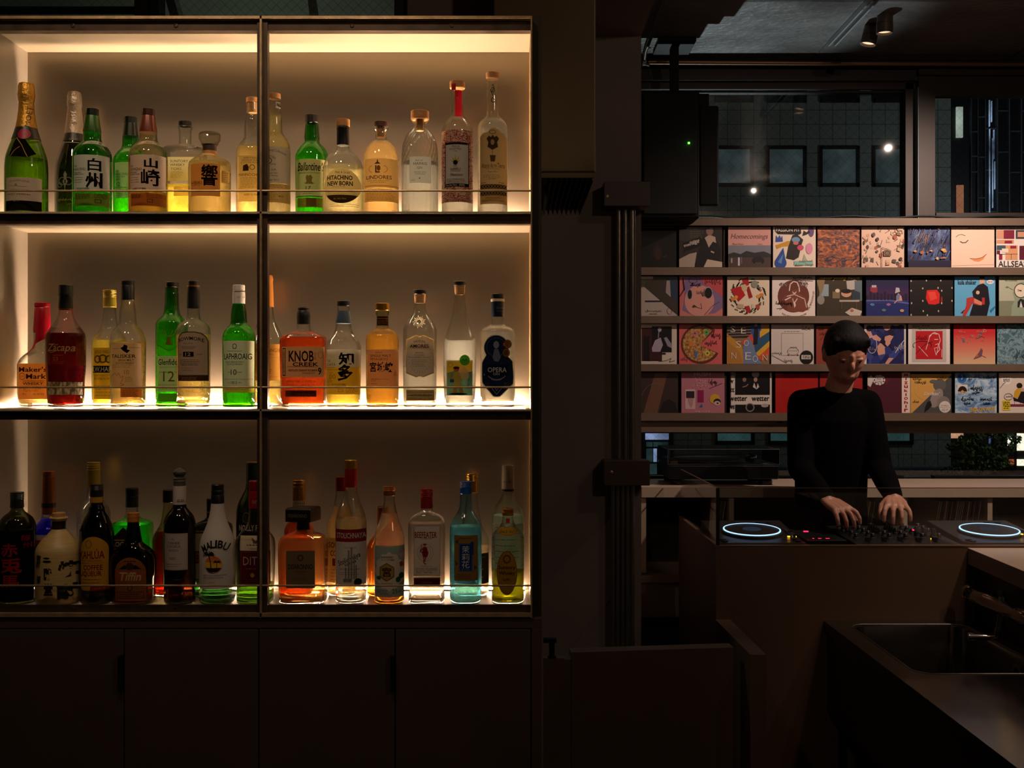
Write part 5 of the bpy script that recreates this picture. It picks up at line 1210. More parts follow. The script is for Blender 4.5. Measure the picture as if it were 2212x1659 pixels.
# pillar, beam, conduits
struct(MB().box(-.1, X(1385, 4.0), 4.0, 5.2, 0, 3.04, WALLP).build('wall_pillar'))
struct(MB().box(-.1, X(1385, 4.0), .6, 4.02, Z(78, 4.0), 3.04, WALLP).build('trim_1'))
PIPE = pbr('galvanised_pipe', '#8c857c', .32, .85, var=.1, scale=20)
BOXM = pbr('junction_box_paint', '#4a3a34', .5, .1)
YC = 3.955
def conduit(px, z0, z1, r, label):
    t = tag(MB().tube([(X(px, YC), YC, z0), (X(px, YC), YC, z1)], r, 14, PIPE).build('conduit', smooth=40), label, 'conduit', 'metal conduits on the pillar')
zb = {}
for key, (y0, y1) in (('upper', (392, 445)), ('lower', (995, 1049))):
    Yb = 3.90
    bx = thing('junction_box', 'flat brown metal box at the %s end of the three short conduits' % ('top' if key == 'upper' else 'bottom'), 'junction box', (X(1354, Yb), Yb, Z(y1, Yb)))
    child(MB().box(X(1305, Yb), X(1404, Yb), Yb + .004, 3.999, Z(y1, Yb), Z(y0, Yb), BOXM), 'body', bx, bevel=.003)
    child(MB().box(X(1305, Yb), X(1404, Yb), Yb, Yb + .0036, Z(y1, Yb), Z(y0, Yb), BOXM), 'cover', bx, bevel=.002)
    s_ = MB().lathe([(.006, 0), (.006, .002), (.004, .003), (0, .003)], (0, 0, 0), 12, EDGE, 'y')
    sx, sz = X(1321 if key == 'lower' else 1311, Yb), Z(1020 if key == 'lower' else 424, Yb)
    s_.v = [(sx + x, Yb - y, sz + z) for x, y, z in s_.v]
    child(s_, 'screw', bx, 40)
    zb[key] = (Z(y1, Yb), Z(y0, Yb))
for px, l in ((1337, 'left'), (1351, 'middle'), (1366, 'right')):
    conduit(px, zb['lower'][1] + .001, zb['upper'][0] - .001, .009 if l != 'right' else .011, {'left': 'metal conduit between the two boxes, farthest from the window', 'middle': 'metal conduit between the two boxes, the central one', 'right': 'thicker metal conduit between the two boxes, nearest the window'}[l])
for k, px in enumerate((1324, 1334, 1345, 1355, 1366)):
    conduit(px, .02, zb['lower'][0] - .001, .0085, 'metal conduit running down under the lower box, %s from the window' % ('fifth', 'fourth', 'third', 'second', 'first')[k])

# ---------------------------------------------------------------- window wall
YV = 5.15
vx = lambda px: X(px, YV)
vz = lambda py: Z(py, YV)
m = MB().box(.4, 4.2, YV, YV + .15, 0, 1.02, WALLP)
m.box(.4, 4.2, YV, YV + .15, vz(168), 3.04, WALLP)
struct(m.build('wall_window'))
m = MB()
for y0, y1, dy in ((141, 152, .05), (153, 170, .03), (171, 180, .05), (181, 195, .02)):
    m.box(.42, vx(1975), YV - dy, YV, vz(y1), vz(y0), FRAME)
for y0, y1, dy in ((141, 168, .05), (169, 182, .03), (183, 213, .05)):
    m.box(vx(1976), 4.1, YV - dy, YV, vz(y1), vz(y0), FRAME)
struct(m.build('trim_2'))
GP = wired('wired_glass', (.86, .9, .88), .72, .045, .35)
w1 = thing('window_1', 'wide wired glass window above and below the record rack', 'window', (vx(1660), YV, 1.1)); w1['kind'] = 'structure'
m = MB().box(vx(1953), vx(1970), YV - .02, YV + .06, vz(474), vz(180), FRAME).box(.42, vx(1953), YV - .0, YV + .05, vz(1040), vz(1028), FRAME).box(.42, vx(1953), YV + .01, YV + .05, vz(199), vz(195), pbr('gasket_black', '#0c0c0c', .6))
child(m, 'frame', w1)
child(MB().box(.42, vx(1955), YV + .02, YV + .026, vz(474), vz(196), GP).box(.42, vx(1955), YV + .02, YV + .026, vz(1034), vz(474.5), GP), 'pane', w1)
w2 = thing('window_2', 'narrower wired glass window to the far side of the brown mullion', 'window', (vx(2150), YV, 1.1)); w2['kind'] = 'structure'
m = MB().box(X(1985, 5.09), X(2020, 5.09), 5.09, YV + .06, Z(474, 5.09), vz(172), FRAME).box(vx(2019), 4.1, YV - .02, YV + .05, vz(470), vz(461), FRAME).box(vx(2019), 4.1, YV - .0, YV + .05, vz(1040), vz(1028), FRAME).box(X(1985, 5.09) - .003, X(1985, 5.09) - .0005, 5.092, YV + .05, Z(472, 5.09), vz(195), pbr('frame_outside_light', '#8aa0a8', .5, .2))  # thin bluish plate paints the outside light on the mullion's side face
child(m, 'frame', w2)
child(MB().box(vx(2018), 4.1, YV + .02, YV + .026, vz(474), vz(212), GP).box(vx(1955.2), 4.1, YV + .02, YV + .026, vz(1034), vz(474.5), GP), 'pane', w2)
# pipes under the ceiling
t = tag(MB().tube([(X(1400, 5.05), 5.05, Z(134, 5.05)), (3.9, 5.05, Z(134, 5.05) - .02)], .011, 12, pbr('brass_pipe', '#8a6a4c', .35, .7)).build('ceiling_pipe', smooth=40), 'brownish pipe running level along the top of the window wall', 'pipe')
cp = thing('ceiling_pipe', 'thin steel conduit running along the ceiling edge towards the window', 'pipe', (X(1392, 5.0), 5.0, 2.98))
child(MB().tube([(X(1392, 5.0), 5.0, 3.005), (X(1395, 4.9), 4.9, 3.02), (.58, 3.2, 3.02), (.62, 2.2, 3.02)], .008, 10, PIPE), 'tube', cp, 40)
child(MB().box(X(1388, 5.0), X(1396, 5.0), 4.99, 5.01, 2.985, 3.035, PIPE).tube([(X(1394, 5.0), 4.985, 2.985), (X(1402, 5.0), 4.985, 2.98)], .006, 8, PIPE), 'clamp', cp, 40)
t = tag(MB().tube([(X(1398 + k * 28, 5.06), 5.06 + .0, Z(469 + 2.2 * math.sin(k * 1.1), 5.06)) for k in range(30)], .005, 8, pbr('cable_black', '#050505', .5)).build('cable', smooth=40), 'black cable lying along the top of the record rack', 'cable')

# speaker hanging from the ceiling
SPK = pbr('speaker_black', '#050505', .6, 0, spec=.2)
Ysp = 4.75
sp = thing('ceiling_speaker', 'black loudspeaker hanging from the ceiling beside the pillar, green light on it', 'speaker', (X(1450, Ysp), Ysp, Z(470, Ysp)))
child(MB().box(X(1380, Ysp), X(1512, Ysp), Ysp + .012, Ysp + .26, Z(470, Ysp), Z(194, Ysp), SPK), 'cabinet', sp, bevel=.006)
child(MB().box(X(1390, Ysp), X(1506, Ysp), Ysp, Ysp + .011, Z(462, Ysp), Z(202, Ysp), pbr('speaker_grille', '#070707', .7, 0, bump=.4, bscale=900)), 'front_grille', sp, bevel=.004)
br = MB().box(X(1513, Ysp), X(1556, Ysp), Ysp + .03, Ysp + .05, Z(442, Ysp), Z(224, Ysp), SPK)
child(br, 'side_bracket', sp, bevel=.008)
child(MB().box(X(1513, Ysp), X(1536, Ysp), Ysp + .05, Ysp + .08, Z(240, Ysp), Z(196, Ysp), SPK), 'bracket_arm', sp)
child(MB().box(X(1456, Ysp), X(1474, Ysp), Ysp + .10, Ysp + .135, Z(196, Ysp), 3.02, SPK), 'pole', sp)
child(MB().box(X(1424, Ysp), X(1506, Ysp), Ysp + .02, Ysp + .22, 3.022, 3.0395, SPK), 'ceiling_plate', sp, bevel=.003)
lm = MB().lathe([(.0045, 0), (.0045, .002), (.003, .004), (0, .0045)], (0, 0, 0), 14, emit('led_green', '#38ff20', 14), 'y')
lm.v = [(X(1488, Ysp) + x, Ysp - y, Z(309, Ysp) + z) for x, y, z in lm.v]
child(lm, 'indicator_light', sp, label='small green indicator light')

# track with two spotlights
tr = thing('light_track', 'pale-edged lighting track fixed to the concrete ceiling', 'light track', (1.45, 4.5, 3.03))
A = Vector((X(1797, 4.83), 4.83, 3.03)); B = Vector((X(1900, 4.2), 4.2, 3.03))
dv = (B - A).normalized(); sd = Vector((dv.y, -dv.x, 0)) * .017
m = MB()
def along(mm, a, b, o0, o1, z0, z1, mat):
    vs = [p + sd * (o / .017) + Vector((0, 0, z)) for z in (z0, z1) for p in (a, b) for o in (o0, o1)]
    mm.add(vs, [(0, 1, 3, 2), (4, 6, 7, 5), (0, 4, 5, 1), (1, 5, 7, 3), (3, 7, 6, 2), (2, 6, 4, 0)], mat)
along(m, A, B, -.017, -.010, -.012, .0095, pbr('track_white', '#a8a8ac', .4, .3)); along(m, A, B, .010, .017, -.012, .0095, pbr('track_white', '#a8a8ac', .4, .3)); along(m, A, B, -.010, .010, .002, .0095, pbr('track_slot', '#0a0a0a', .6))
child(m, 'rail', tr)
SPOTM = pbr('spot_body', '#5a4c46', .4, .2)
def spot(px0, py0, px1, py1, Y, hw, label):
    """cylindrical head from its top centre to its lens centre"""
    a = P(px0, py0, Y); c = P(px1, py1, Y)
    t = thing('track_spotlight', label, 'spotlight', tuple(a), 'spotlights on the ceiling track')
    r = hw / F * Y
    ax = (c - a); ln = ax.length; ax.normalize()
    q = Vector((0, 0, -1)).rotation_difference(ax + Vector((0, .02, 0)))
    def put(mb, name, sm=30, label=None):
        mb.v = [tuple(q @ Vector(v)) for v in mb.v]
        o = mb.build(name, t, sm)
        if label: o['label'] = label
    put(MB().lathe([(r * .55, .004), (r * .9, 0), (r * .97, -.004), (r * .97, -ln * .6), (r * .93, -ln * .61), (r * .93, -ln * .62), (r, -ln * .63), (r, -ln), (r * .9, -ln), (r * .86, -ln + .012)][::-1], m=SPOTM), 'head')
    put(MB().lathe([(r * .86, -ln + .010), (0, -ln + .009)], m=emit('lens_glow', '#ffc8a0', 1.6)), 'lens', label='faintly glowing lens')
    put(MB().lathe([(.008, .0), (.008, .05)], m=SPOTM), 'stem')
spot(1886, 46, 1875, 96, 4.62, 16.5, 'tilted grey spotlight on the ceiling track, the lower of two')
spot(1912, 18, 1911, 72, 4.5, 17.5, 'upright grey spotlight on the ceiling track, the higher of two')
# ================================================================ record rack by the window
RACKM = pbr('rack_metal_brown', '#6a5848', .5, .25, var=.06, scale=14)
RB = pbr('rack_back', '#544a40', .6, .1, var=.08, scale=7)
YR = 4.965            # front faces of the sleeves
YL = 4.94             # front faces of the ledges
rack = thing('record_rack', 'wide brown metal rack of four ledges displaying record sleeves in front of the window', 'record rack', (1.6, 5.04, 1.33))
XR0, XR1 = X(1380, YL), 3.2
child(MB().box(XR0, XR1, 5.03, 5.045, Z(936, 5.03), Z(474, 5.03), RB), 'back_panel', rack)
for y0, y1 in ((473, 487), (577.5, 594), (682.5, 698), (786.5, 802), (892, 909)):
    m = MB().box(XR0, XR1, YL, YL + .004, Z(y1, YL), Z(y0, YL), RACKM).box(XR0, XR1, YL + .004, 5.03, Z(y0, YL) - .0138, Z(y0, YL) - .0098, RACKM)
    if y0 == 473: m.box(XR0, XR1, YL, 5.06, Z(y0, YL), Z(y0, YL) + .004, RACKM)
    child(m, 'ledge', rack)
child(MB().box(XR0, X(1706, YL), YL + .02, YL + .06, Z(934, YL), Z(910, YL), RACKM), 'lower_rail', rack)
child(MB().box(X(1682, YL), X(1692, YL), YL + .016, YL + .02, Z(914, YL), Z(909.8, YL), SPK), 'magnet_tab', rack)
for px in (1464, 1567, 1667, 1763, 1858, 1959, 2056, 2152):
    child(MB().box(X(px - 3.4, 5.0), X(px + 3.4, 5.0), 5.012, 5.029, Z(905, 5.0), Z(480, 5.0), pbr('rack_strip', '#a08c7a', .45, .3)), 'upright_strip', rack)

def sleeve(x0, x1, y0, y1, base, label, art=None, tilt=0, spine='#8a7a6c'):
    """a seven-inch record sleeve standing on its ledge; art drawn in photograph pixels"""
    cx = (x0 + x1) / 2; w = 93.0 if x0 > 1390 else x1 - x0
    if x0 <= 1390: x0 = x1 - 93; cx = (x0 + x1) / 2
    if x1 >= 2212: x1 = x0 + 93; cx = (x0 + x1) / 2
    o = P(cx, y1, YR)
    t = thing('record_sleeve', label, 'record', tuple(o + Vector((0, 0, -.0086))), 'record sleeves on the rack')
    bm_ = paper(base, 0) if isinstance(base, (str, tuple)) else base
    m = MB().box(X(x0, YR), X(x1, YR), YR, YR + .004, o.z - .0086, Z(y0, YR), bm_)
    a = art or Art(0)
    def fn(px, py, ly):
        px = max(x0, min(x1, px)); py = max(y0, min(y1 + 4, py))
        v = P(px, py, YR); return (v.x, YR - .0004 - ly * .00008, v.z)
    a.into(m, fn)
    m.v = [tuple(Vector(v) - Vector(t.location)) for v in m.v]
    m.build('sleeve', t)
    rec = MB().box(X(x0 + 4, YR), X(x1 - 4, YR), YR + .0042, YR + .006, o.z - .0086, Z(y0 + 4, YR), K_BLACK)
    rec.v = [tuple(Vector(v) - Vector(t.location)) for v in rec.v]
    rec.build('inner_record', t)
    return t
IN = '#1a1512'
def pic(a, x0, y0, x1, y1, m):
    a.n += 1; a.items.append(([(x0, y0), (x1, y0), (x1, y1), (x0, y1)], [(0, 1, 2, 3)], m, a.n)); return a
# --- top row
a = Art(0).rows(1388, 1458, 491, 491, 1, '#7a5a4c', 2, 0).oval(1420, 545, 10, 18, '#241410').oval(1421, 548, 6, 13, '#3a1e12').line([(1432, 556), (1440, 552)], 1.2, '#5a4034')
sleeve(1386, 1461, 488.5, 577, '#0c0908', 'nearly black sleeve with a faint ember glow, top row next to the pillar', a)
a = Art(0).rect(1467, 489, 1510, 520, '#3a3430').rows(1490, 1520, 492, 512, 6, '#5a5048', 1.4).poly([(1467, 560), (1490, 548), (1505, 545), (1500, 577), (1467, 577)], '#a89684').poly([(1520, 510), (1530, 522), (1546, 516), (1556, 535), (1558, 577), (1500, 577), (1508, 548)], '#14100e').poly([(1522, 514), (1532, 507), (1545, 512), (1547, 525), (1540, 522), (1531, 535), (1526, 522)], '#b8a08c').oval(1533, 498, 8, 11, '#8a6c5c').poly([(1523, 497), (1527, 487), (1541, 488), (1543, 500), (1538, 492)], '#120e0c').poly([(1528, 560), (1560, 566), (1560, 577), (1520, 577)], '#c0ac9a').poly([(1476, 525), (1512, 511), (1521, 528), (1478, 545)], '#0e0b0a').rect(1535, 543, 1543, 546, '#b0a090', 25)
a.text('théâtre', 1500, 521, 22, 5, '#c8b8a8', .02, rot=-17).text('menage', 1494, 528, 34, 7, '#c8b8a8', .02, rot=-17)
sleeve(1467, 1560, 488.5, 577, '#2c2622', 'black and white photo sleeve of a seated figure with a tilted black title', a)
a = Art(0).rect(1573, 530, 1665, 556, '#7a7c84').poly([(1573, 556), (1573, 549), (1585, 545), (1600, 549), (1612, 542), (1630, 546), (1650, 543), (1665, 549), (1665, 558), (1573, 558)], '#2a2c28').rect(1573, 556, 1665, 580, '#4a3a34').poly([(1624, 562), (1628, 555), (1644, 554), (1650, 560), (1652, 566), (1624, 567)], '#1c1c20').oval(1629, 567, 2.4, 2.4, IN).oval(1647, 567, 2.4, 2.4, IN).rect(1594, 556, 1598, 574, '#c8b4b0').rect(1600, 555, 1603, 570, '#5a5c78').rect(1579, 558, 1582, 568, '#a8948c').text('Homecomings', 1619, 512, 80, 14, '#8a5c58', 0, .25).text('Blue Hour', 1595, 527, 24, 4, '#a87870').text('Cakes', 1642, 527, 10, 4, '#a87870')
sleeve(1573, 1665, 490, 577, '#d29a90', 'pink sleeve with pale lettering over a field with a parked car', a)
a = Art(0).poly([(1674, 491), (1729, 491), (1731, 504), (1727, 507), (1680, 506), (1674, 500)], '#14100e').text('PASSION PIT', 1702, 496.5, 52, 8, '#e0d2c0', .02).oval(1752, 499, 6.5, 13, '#6a4a7c').poly([(1733, 510), (1736, 498), (1742, 502), (1748, 497), (1750, 503), (1740, 508)], '#2a201c').poly([(1675, 523), (1676, 508), (1680, 514), (1684, 508), (1687, 514), (1690, 509), (1691, 522)], '#3a4c9c').poly([(1675, 530), (1700, 521), (1713, 520), (1711, 531), (1690, 533), (1678, 538)], '#c8912c').oval(1686, 568, 13, 13, '#2a4c94').poly([(1676, 560), (1692, 535), (1697, 562)], '#2a4c94').poly([(1680, 566), (1692, 548), (1688, 570)], '#5a86b8').poly([(1703, 532), (1712, 508), (1722, 506), (1735, 518), (1731, 530), (1725, 556), (1715, 562), (1698, 558)], '#2a2220').oval(1719, 518, 9, 6, '#6a94b4').oval(1719, 525, 6, 4, '#c07060').oval(1729, 535, 7, 6, '#c84c64').oval(1748, 537, 7.4, 12, '#d88ca4').poly([(1733, 564), (1737, 549), (1743, 562)], '#a8b08c').rect(1715, 564, 1756, 573, '#8ab8a8').text('Sleepyhead', 1740, 565, 30, 6, IN, 0, .3, rot=-4).text('Better Things', 1737, 573, 40, 6, IN, 0, .3, rot=-3)
sleeve(1670, 1762, 489, 577, '#e2d0ba', 'cream sleeve with cut-paper shapes and a black title block', a)
sleeve(1766, 1857, 488.5, 577, printed('print_shag', [(.3, '#14141c'), (.42, '#2c3244'), (.5, '#8a4a2c'), (.6, '#b8683c'), (.72, '#d89870')], 24, (1, 1, 1.7), 7, .62, dist=2.2), 'rust, orange and navy shaggy textured sleeve')
a = Art(0)
rn = random.Random(3)
for k in range(64):
    x, y = rn.uniform(1863, 1951), rn.uniform(491, 572)
    c = rn.choice(['#8a6a4c', '#4a3a30', '#c8ac90', '#a8583c', '#5a5048', '#c89a78'])
    if k % 3 == 0: a.oval(x, y, rn.uniform(2, 5), rn.uniform(2, 5), c)
    elif k % 3 == 1: a.poly([(x, y), (x + rn.uniform(4, 9), y + rn.uniform(-3, 3)), (x + rn.uniform(2, 9), y + rn.uniform(5, 12)), (x - 1, y + 7)], c)
    else: a.line([(x, y), (x + rn.uniform(-6, 6), y + rn.uniform(3, 8)), (x + rn.uniform(-8, 8), y + rn.uniform(5, 12))], .9, '#5a4032')
a.rect(1908, 541, 1924, 553, '#7a6450').ring(1916, 547, 5, 4.4, 1, '#2c221c').line([(1904, 577), (1904, 535), (1921, 540)], 1, '#4a3228')
sleeve(1861, 1953, 489.5, 577, '#d6b49c', 'beige sleeve covered in brown line-drawn figures and furniture', a)
a = Art(0)
for k in range(90):
    x = rn.uniform(1965, 2046); y = rn.uniform(494, 560); s = rn.uniform(6, 16)
    a.line([(x, y), (x + s * .45, y - s)], rn.uniform(.8, 2.2), rn.choice(['#5a4a5c', '#8a6450', '#3a3a5c', '#5c6c8c', '#241e30']))
for k in range(9): a.oval(rn.uniform(1975, 2040), rn.uniform(540, 562), rn.uniform(1.5, 5), rn.uniform(1, 3.5), rn.choice(['#c88a44', '#d8a860', '#a86438']))
a.rect(1961, 563, 2053, 580, '#1c1830')
sleeve(1961, 2052, 489, 577, printed('print_dusk', [(.35, '#1c1a30'), (.5, '#33406c'), (.65, '#6a82a4')], 14, None, 5), 'blue and violet blurred forest sleeve with golden lights', a)
a = Art(0).line([(2065, 512), (2070, 508), (2077, 506.5), (2085, 509)], 1.2, '#7a5a48').line([(2074, 521.5), (2079, 524.5), (2086, 524), (2091, 519)], 1.8, '#4a3428').poly([(2095, 558), (2108, 558.5), (2120, 556), (2131, 549), (2124, 560), (2115, 565), (2105, 564)], '#d88a58').line([(2095, 558.5), (2110, 559.5), (2122, 556), (2131, 549)], 1, '#7a3a24').rows(2090, 2141, 493, 493, 1, '#6a5044', 2, .02).line([(2056, 574), (2147, 571.5)], .6, '#b89c88')
sleeve(2055, 2148, 490, 577, '#e4c4ac', 'plain cream sleeve with only a closed eye and a smile', a)
a = Art(0).text('STUTS×SIKK-O×SUZUKI', 2192, 493, 78, 6, '#3a3030', .01)
for q in ((2153, 497, 2168, 516, '#c89070'), (2168, 497, 2191, 516, '#7a1c34'), (2194, 497, 2230, 516, '#3a4048'), (2198, 501, 2225, 512, '#c8906c'), (2153, 518, 2190, 526, '#c8906c'), (2170, 520, 2186, 526, '#8a1c34'), (2153, 530, 2172, 540, '#3a5058'), (2172, 530, 2198, 561, '#d0966c'), (2153, 541, 2160, 549, '#6a1c30'), (2182, 531, 2195, 537, '#8a1c34'), (2164, 537, 2178, 545, '#e0d0c0'), (2158, 550, 2165, 561, '#8a1c34'), (2202, 531, 2245, 561, '#5c1a2c')): a.rect(*q)
a.line([(2157, 549), (2198, 549)], .8, IN).line([(2184, 549), (2184, 561)], .8, IN).text('ALLSEASONS', 2204, 570, 96, 13, '#2c2c34', .01)
sleeve(2152, 2245, 489, 577, '#e0d6cc', 'white sleeve of maroon and peach room blocks, top row at the far end', a)
# --- second row
a = Art(0).rect(1380, 596, 1464, 615, '#3a4024').poly([(1380, 622), (1392, 620), (1464, 682), (1380, 690)], '#a89a90').poly([(1392, 620), (1400, 598), (1464, 596), (1464, 682)], '#3a322c').poly([(1446, 602), (1462, 598), (1463, 655), (1450, 640)], '#24344c').poly([(1440, 606), (1447, 606), (1449, 642), (1438, 632)], '#9a8c84').line([(1394, 651), (1428, 651)], 3.5, '#1c2038').rect(1384, 597, 1411, 603, '#b8a898', r=2.5).scribble(1394, 669, 1430, 676, IN, .9, 10, 2).scribble(1402, 676, 1420, 681, IN, .9, 6, 4).ring(1446, 672, 5, 7, .7, IN)
sleeve(1386, 1464, 595, 682, '#4a4038', 'green and grey corridor photo sleeve signed in black, next to the pillar', a)
a = Art(0).poly([(1468, 596), (1480, 596), (1478, 640), (1468, 682)], '#c06060').poly([(1480, 596), (1512, 596), (1530, 615), (1561, 640), (1561, 665), (1545, 676), (1500, 682), (1474, 670), (1479, 640)], '#7a6288').oval(1511, 650, 32, 34, '#c88a7c').poly([(1512, 596), (1561, 596), (1561, 641), (1535, 622), (1518, 612)], '#b84a4c').oval(1490, 636, 6, 11, '#9a8c98').oval(1490, 636, 4.6, 10, '#0a0808').oval(1530, 632, 9.4, 13, '#9a8c98').oval(1530, 633, 8, 11.4, '#0a0808').poly([(1495, 662), (1499, 658), (1506, 663), (1496, 665)], '#4a2a28').line([(1499, 662), (1516, 667), (1514, 655)], .9, '#3a2420').line([(1468, 640), (1478, 625), (1475, 600)], 3, '#1c1420')
a.ring(1497, 605, 9, 7, .8, '#4a2430').scribble(1491, 610, 1515, 622, '#3a1c2c', 1.3, 8, 2).scribble(1505, 625, 1530, 640, '#3a1c2c', .9, 8, 6).scribble(1522, 602, 1556, 616, '#4a1c20', 1, 7, 5).line([(1522, 680), (1540, 660), (1554, 652)], 1, '#4a2420')
sleeve(1468, 1561, 595, 682, '#c07468', 'pink and purple cartoon face sleeve with black oval eyes', a)
a = Art(0)
for k in range(60):
    q = k / 60 * 2 * PI; rr = rn.uniform(26, 39)
    x, y = 1615 + rr * math.cos(q) * .96, 640 + rr * math.sin(q)
    a.line([(x, y), (x + 7 * math.cos(q + 1.3), y + 7 * math.sin(q + 1.3))], 2.6, rn.choice(['#2c3424', '#3c4430', '#20281c', '#55583f']))
    a.n -= 1
a.n += 2
a.poly([(1602, 602), (1616, 598), (1618, 615), (1608, 622)], '#a8181c').poly([(1578, 625), (1600, 618), (1610, 638), (1595, 652)], '#b01a1c').poly([(1612, 622), (1618, 618), (1626, 642), (1618, 645)], '#981418').oval(1608, 622, 6, 8, '#c8b088').oval(1583, 646, 5, 4, '#c87c34').oval(1590, 642, 4, 4, '#d8903c').oval(1645, 637, 5, 4, '#c87c34').oval(1638, 640, 4, 4, '#d8903c').oval(1641, 622, 2.4, 2.6, '#4a6c9c').oval(1643, 627, 2.6, 2.6, '#c85c34').rect(1592, 657, 1606, 666, '#b89c7c', 8).poly([(1608, 662), (1618, 660), (1622, 672), (1614, 678), (1612, 670)], '#a81c20').rect(1624, 657, 1632, 666, '#d0c0ac').rect(1633, 658, 1641, 667, '#b04438').oval(1630, 614, 7, 8, '#8a8474')
sleeve(1571, 1662, 597, 682, '#dccab0', 'cream sleeve with a holiday wreath and a big red bow', a)
a = Art(0).oval(1714, 640, 34, 35, '#6a3428')
a.poly([(1702, 672), (1700, 655), (1688, 648), (1694, 640), (1708, 634), (1712, 626), (1724, 626), (1728, 634), (1742, 645), (1746, 668), (1735, 674)], '#7a4030').line([(1705, 628), (1707, 614), (1714, 608), (1722, 610), (1726, 620), (1727, 630)], 2.2, '#e0cec0').poly([(1711, 629), (1716, 633), (1721, 629), (1718, 635), (1714, 635)], '#e0cec0').line([(1700, 640), (1716, 636), (1738, 646), (1742, 664)], 1.6, '#d8c4b4').line([(1696, 648), (1708, 642)], 2.4, '#e0cec0').line([(1712, 645), (1716, 660)], 1.6, '#d8c4b4').line([(1722, 645), (1718, 652)], 2, '#d8c4b4').poly([(1714, 655), (1717, 650), (1719, 660), (1716, 665)], '#e0cec0').scribble(1683, 610, 1700, 618, '#e0cec0', 1.4, 9, 3).scribble(1728, 606, 1745, 622, '#e0cec0', 1.4, 9, 7)
a.scribble(1710, 597, 1756, 603, IN, 1.2, 12, 3).line([(1712, 605), (1756, 607)], .8, IN).scribble(1676, 650, 1712, 662, IN, 1.3, 12, 6).line([(1678, 667), (1692, 665), (1684, 669)], .8, IN).text('NO BETTER FLAVOR', 1716, 677, 52, 4, '#6a3428', arc=-8).text('THE SMOOTH OF', 1751, 650, 44, 4, '#6a3428', rot=-72, arc=-3)
sleeve(1668, 1761, 595, 682, '#e0d2c8', 'white sleeve with a round brown hooded portrait and signatures', a)
a = Art(0).text('never young beach', 1814, 602, 86, 9, '#d8b82c', .02, .3).rect(1770, 614, 1790, 640, '#8a9aa0').rect(1829, 606, 1847, 626, '#b0aaa0', -6).rect(1846, 606, 1862, 650, '#5c6c74').poly([(1764, 606), (1772, 600), (1782, 604), (1778, 626), (1772, 640)], '#8a7454').oval(1773, 648, 8, 10, '#8a8478').oval(1828, 634, 11, 8, '#c89474').oval(1828, 629, 11, 5, '#1c1410').poly([(1840, 632), (1848, 628), (1858, 632), (1858, 647), (1840, 648)], '#2c3640').rect(1813, 648, 1856, 652, '#a89c8c').rect(1816, 652, 1819, 668, '#4a3c30').rect(1848, 652, 1851, 668, '#4a3c30').rect(1798, 630, 1814, 645, '#7a6a4c').oval(1809, 628, 5, 4, '#d0c4ac').poly([(1825, 675), (1840, 665), (1862, 672), (1858, 682), (1836, 682)], '#b8ac9c').oval(1840, 671, 4, 3, '#a85c44').line([(1832, 598), (1850, 607)], .9, '#c8c0b0')
sleeve(1764, 1862, 595, 682, '#3a3022', 'office cartoon sleeve with a yellow script title', a)
a = Art(0).rect(1871, 627, 1963, 650, '#3a1c44').rect(1871, 648, 1963, 684, '#232c68').poly([(1871, 648), (1920, 647), (1963, 654), (1963, 657), (1920, 650), (1871, 651)], '#5a5c94').rect(1880, 620, 1895, 632, '#8a2c38').rect(1883, 616, 1893, 621, '#b0a4ac')
for k in range(12): a.rect(1871 + k * 7.6, 640 - rn.uniform(0, 12), 1876 + k * 7.6, 648, '#1c1430')
a.oval(1940, 629, 5, 6, '#1c141c').poly([(1936, 640), (1940, 633), (1947, 640), (1949, 650), (1936, 650)], '#c88c7c').rect(1937, 636, 1943, 648, '#5a7cac', 8).line([(1936, 650), (1932, 655)], 2, '#c88c7c').poly([(1933, 634), (1935, 621), (1942, 622), (1944, 630)], '#b0a8b0').ring(1881, 606, 2, 2, .8, '#c0b8c0', a0=-80, a1=100)
for (x, y, c) in ((1884, 658, '#5a84ac'), (1919, 658, '#a8648c'), (1909, 670, '#5a7c64'), (1948, 671, '#c89454')): a.oval(x, y, 4.6, 3, c)
for k in range(14): a.rows(1872, 1962, 656 + k * 2, 656 + k * 2, 1, '#2c3a7c', .5, .1); a.n -= 1
sleeve(1871, 1963, 595, 682, printed('print_night', [(0, '#5a1c4c'), (.55, '#3a1c50'), (.8, '#1c1a40')], 1, kind='grad'), 'night swimming pool sleeve in purple and blue', a)
a = Art(0).poly([(2002, 627), (2024, 626), (2030, 635), (2029, 655), (2020, 658), (2006, 657), (2000, 645)], '#c8201c').poly([(2004, 631), (2020, 630), (2024, 645), (2010, 650)], '#d84034').oval(2034, 648, 2, 8, '#8a1c18').text('DAFT PUNK', 1990, 598.5, 42, 5, '#8a7c70')
for x, y in ((1968, 607), (2001, 606), (2032, 606), (1968, 628), (2034, 628), (1969, 655), (2034, 655), (2003, 681), (1968, 680), (1993, 623), (1993, 650), (2026, 622), (2027, 672), (1994, 672), (2056, 622), (2056, 650)): a.oval(x, y, 1.4, 2.2, '#b8a490')
sleeve(1965, 2059, 595, 682, '#14100e', 'black studded sleeve with a glowing red shape in the middle', a)
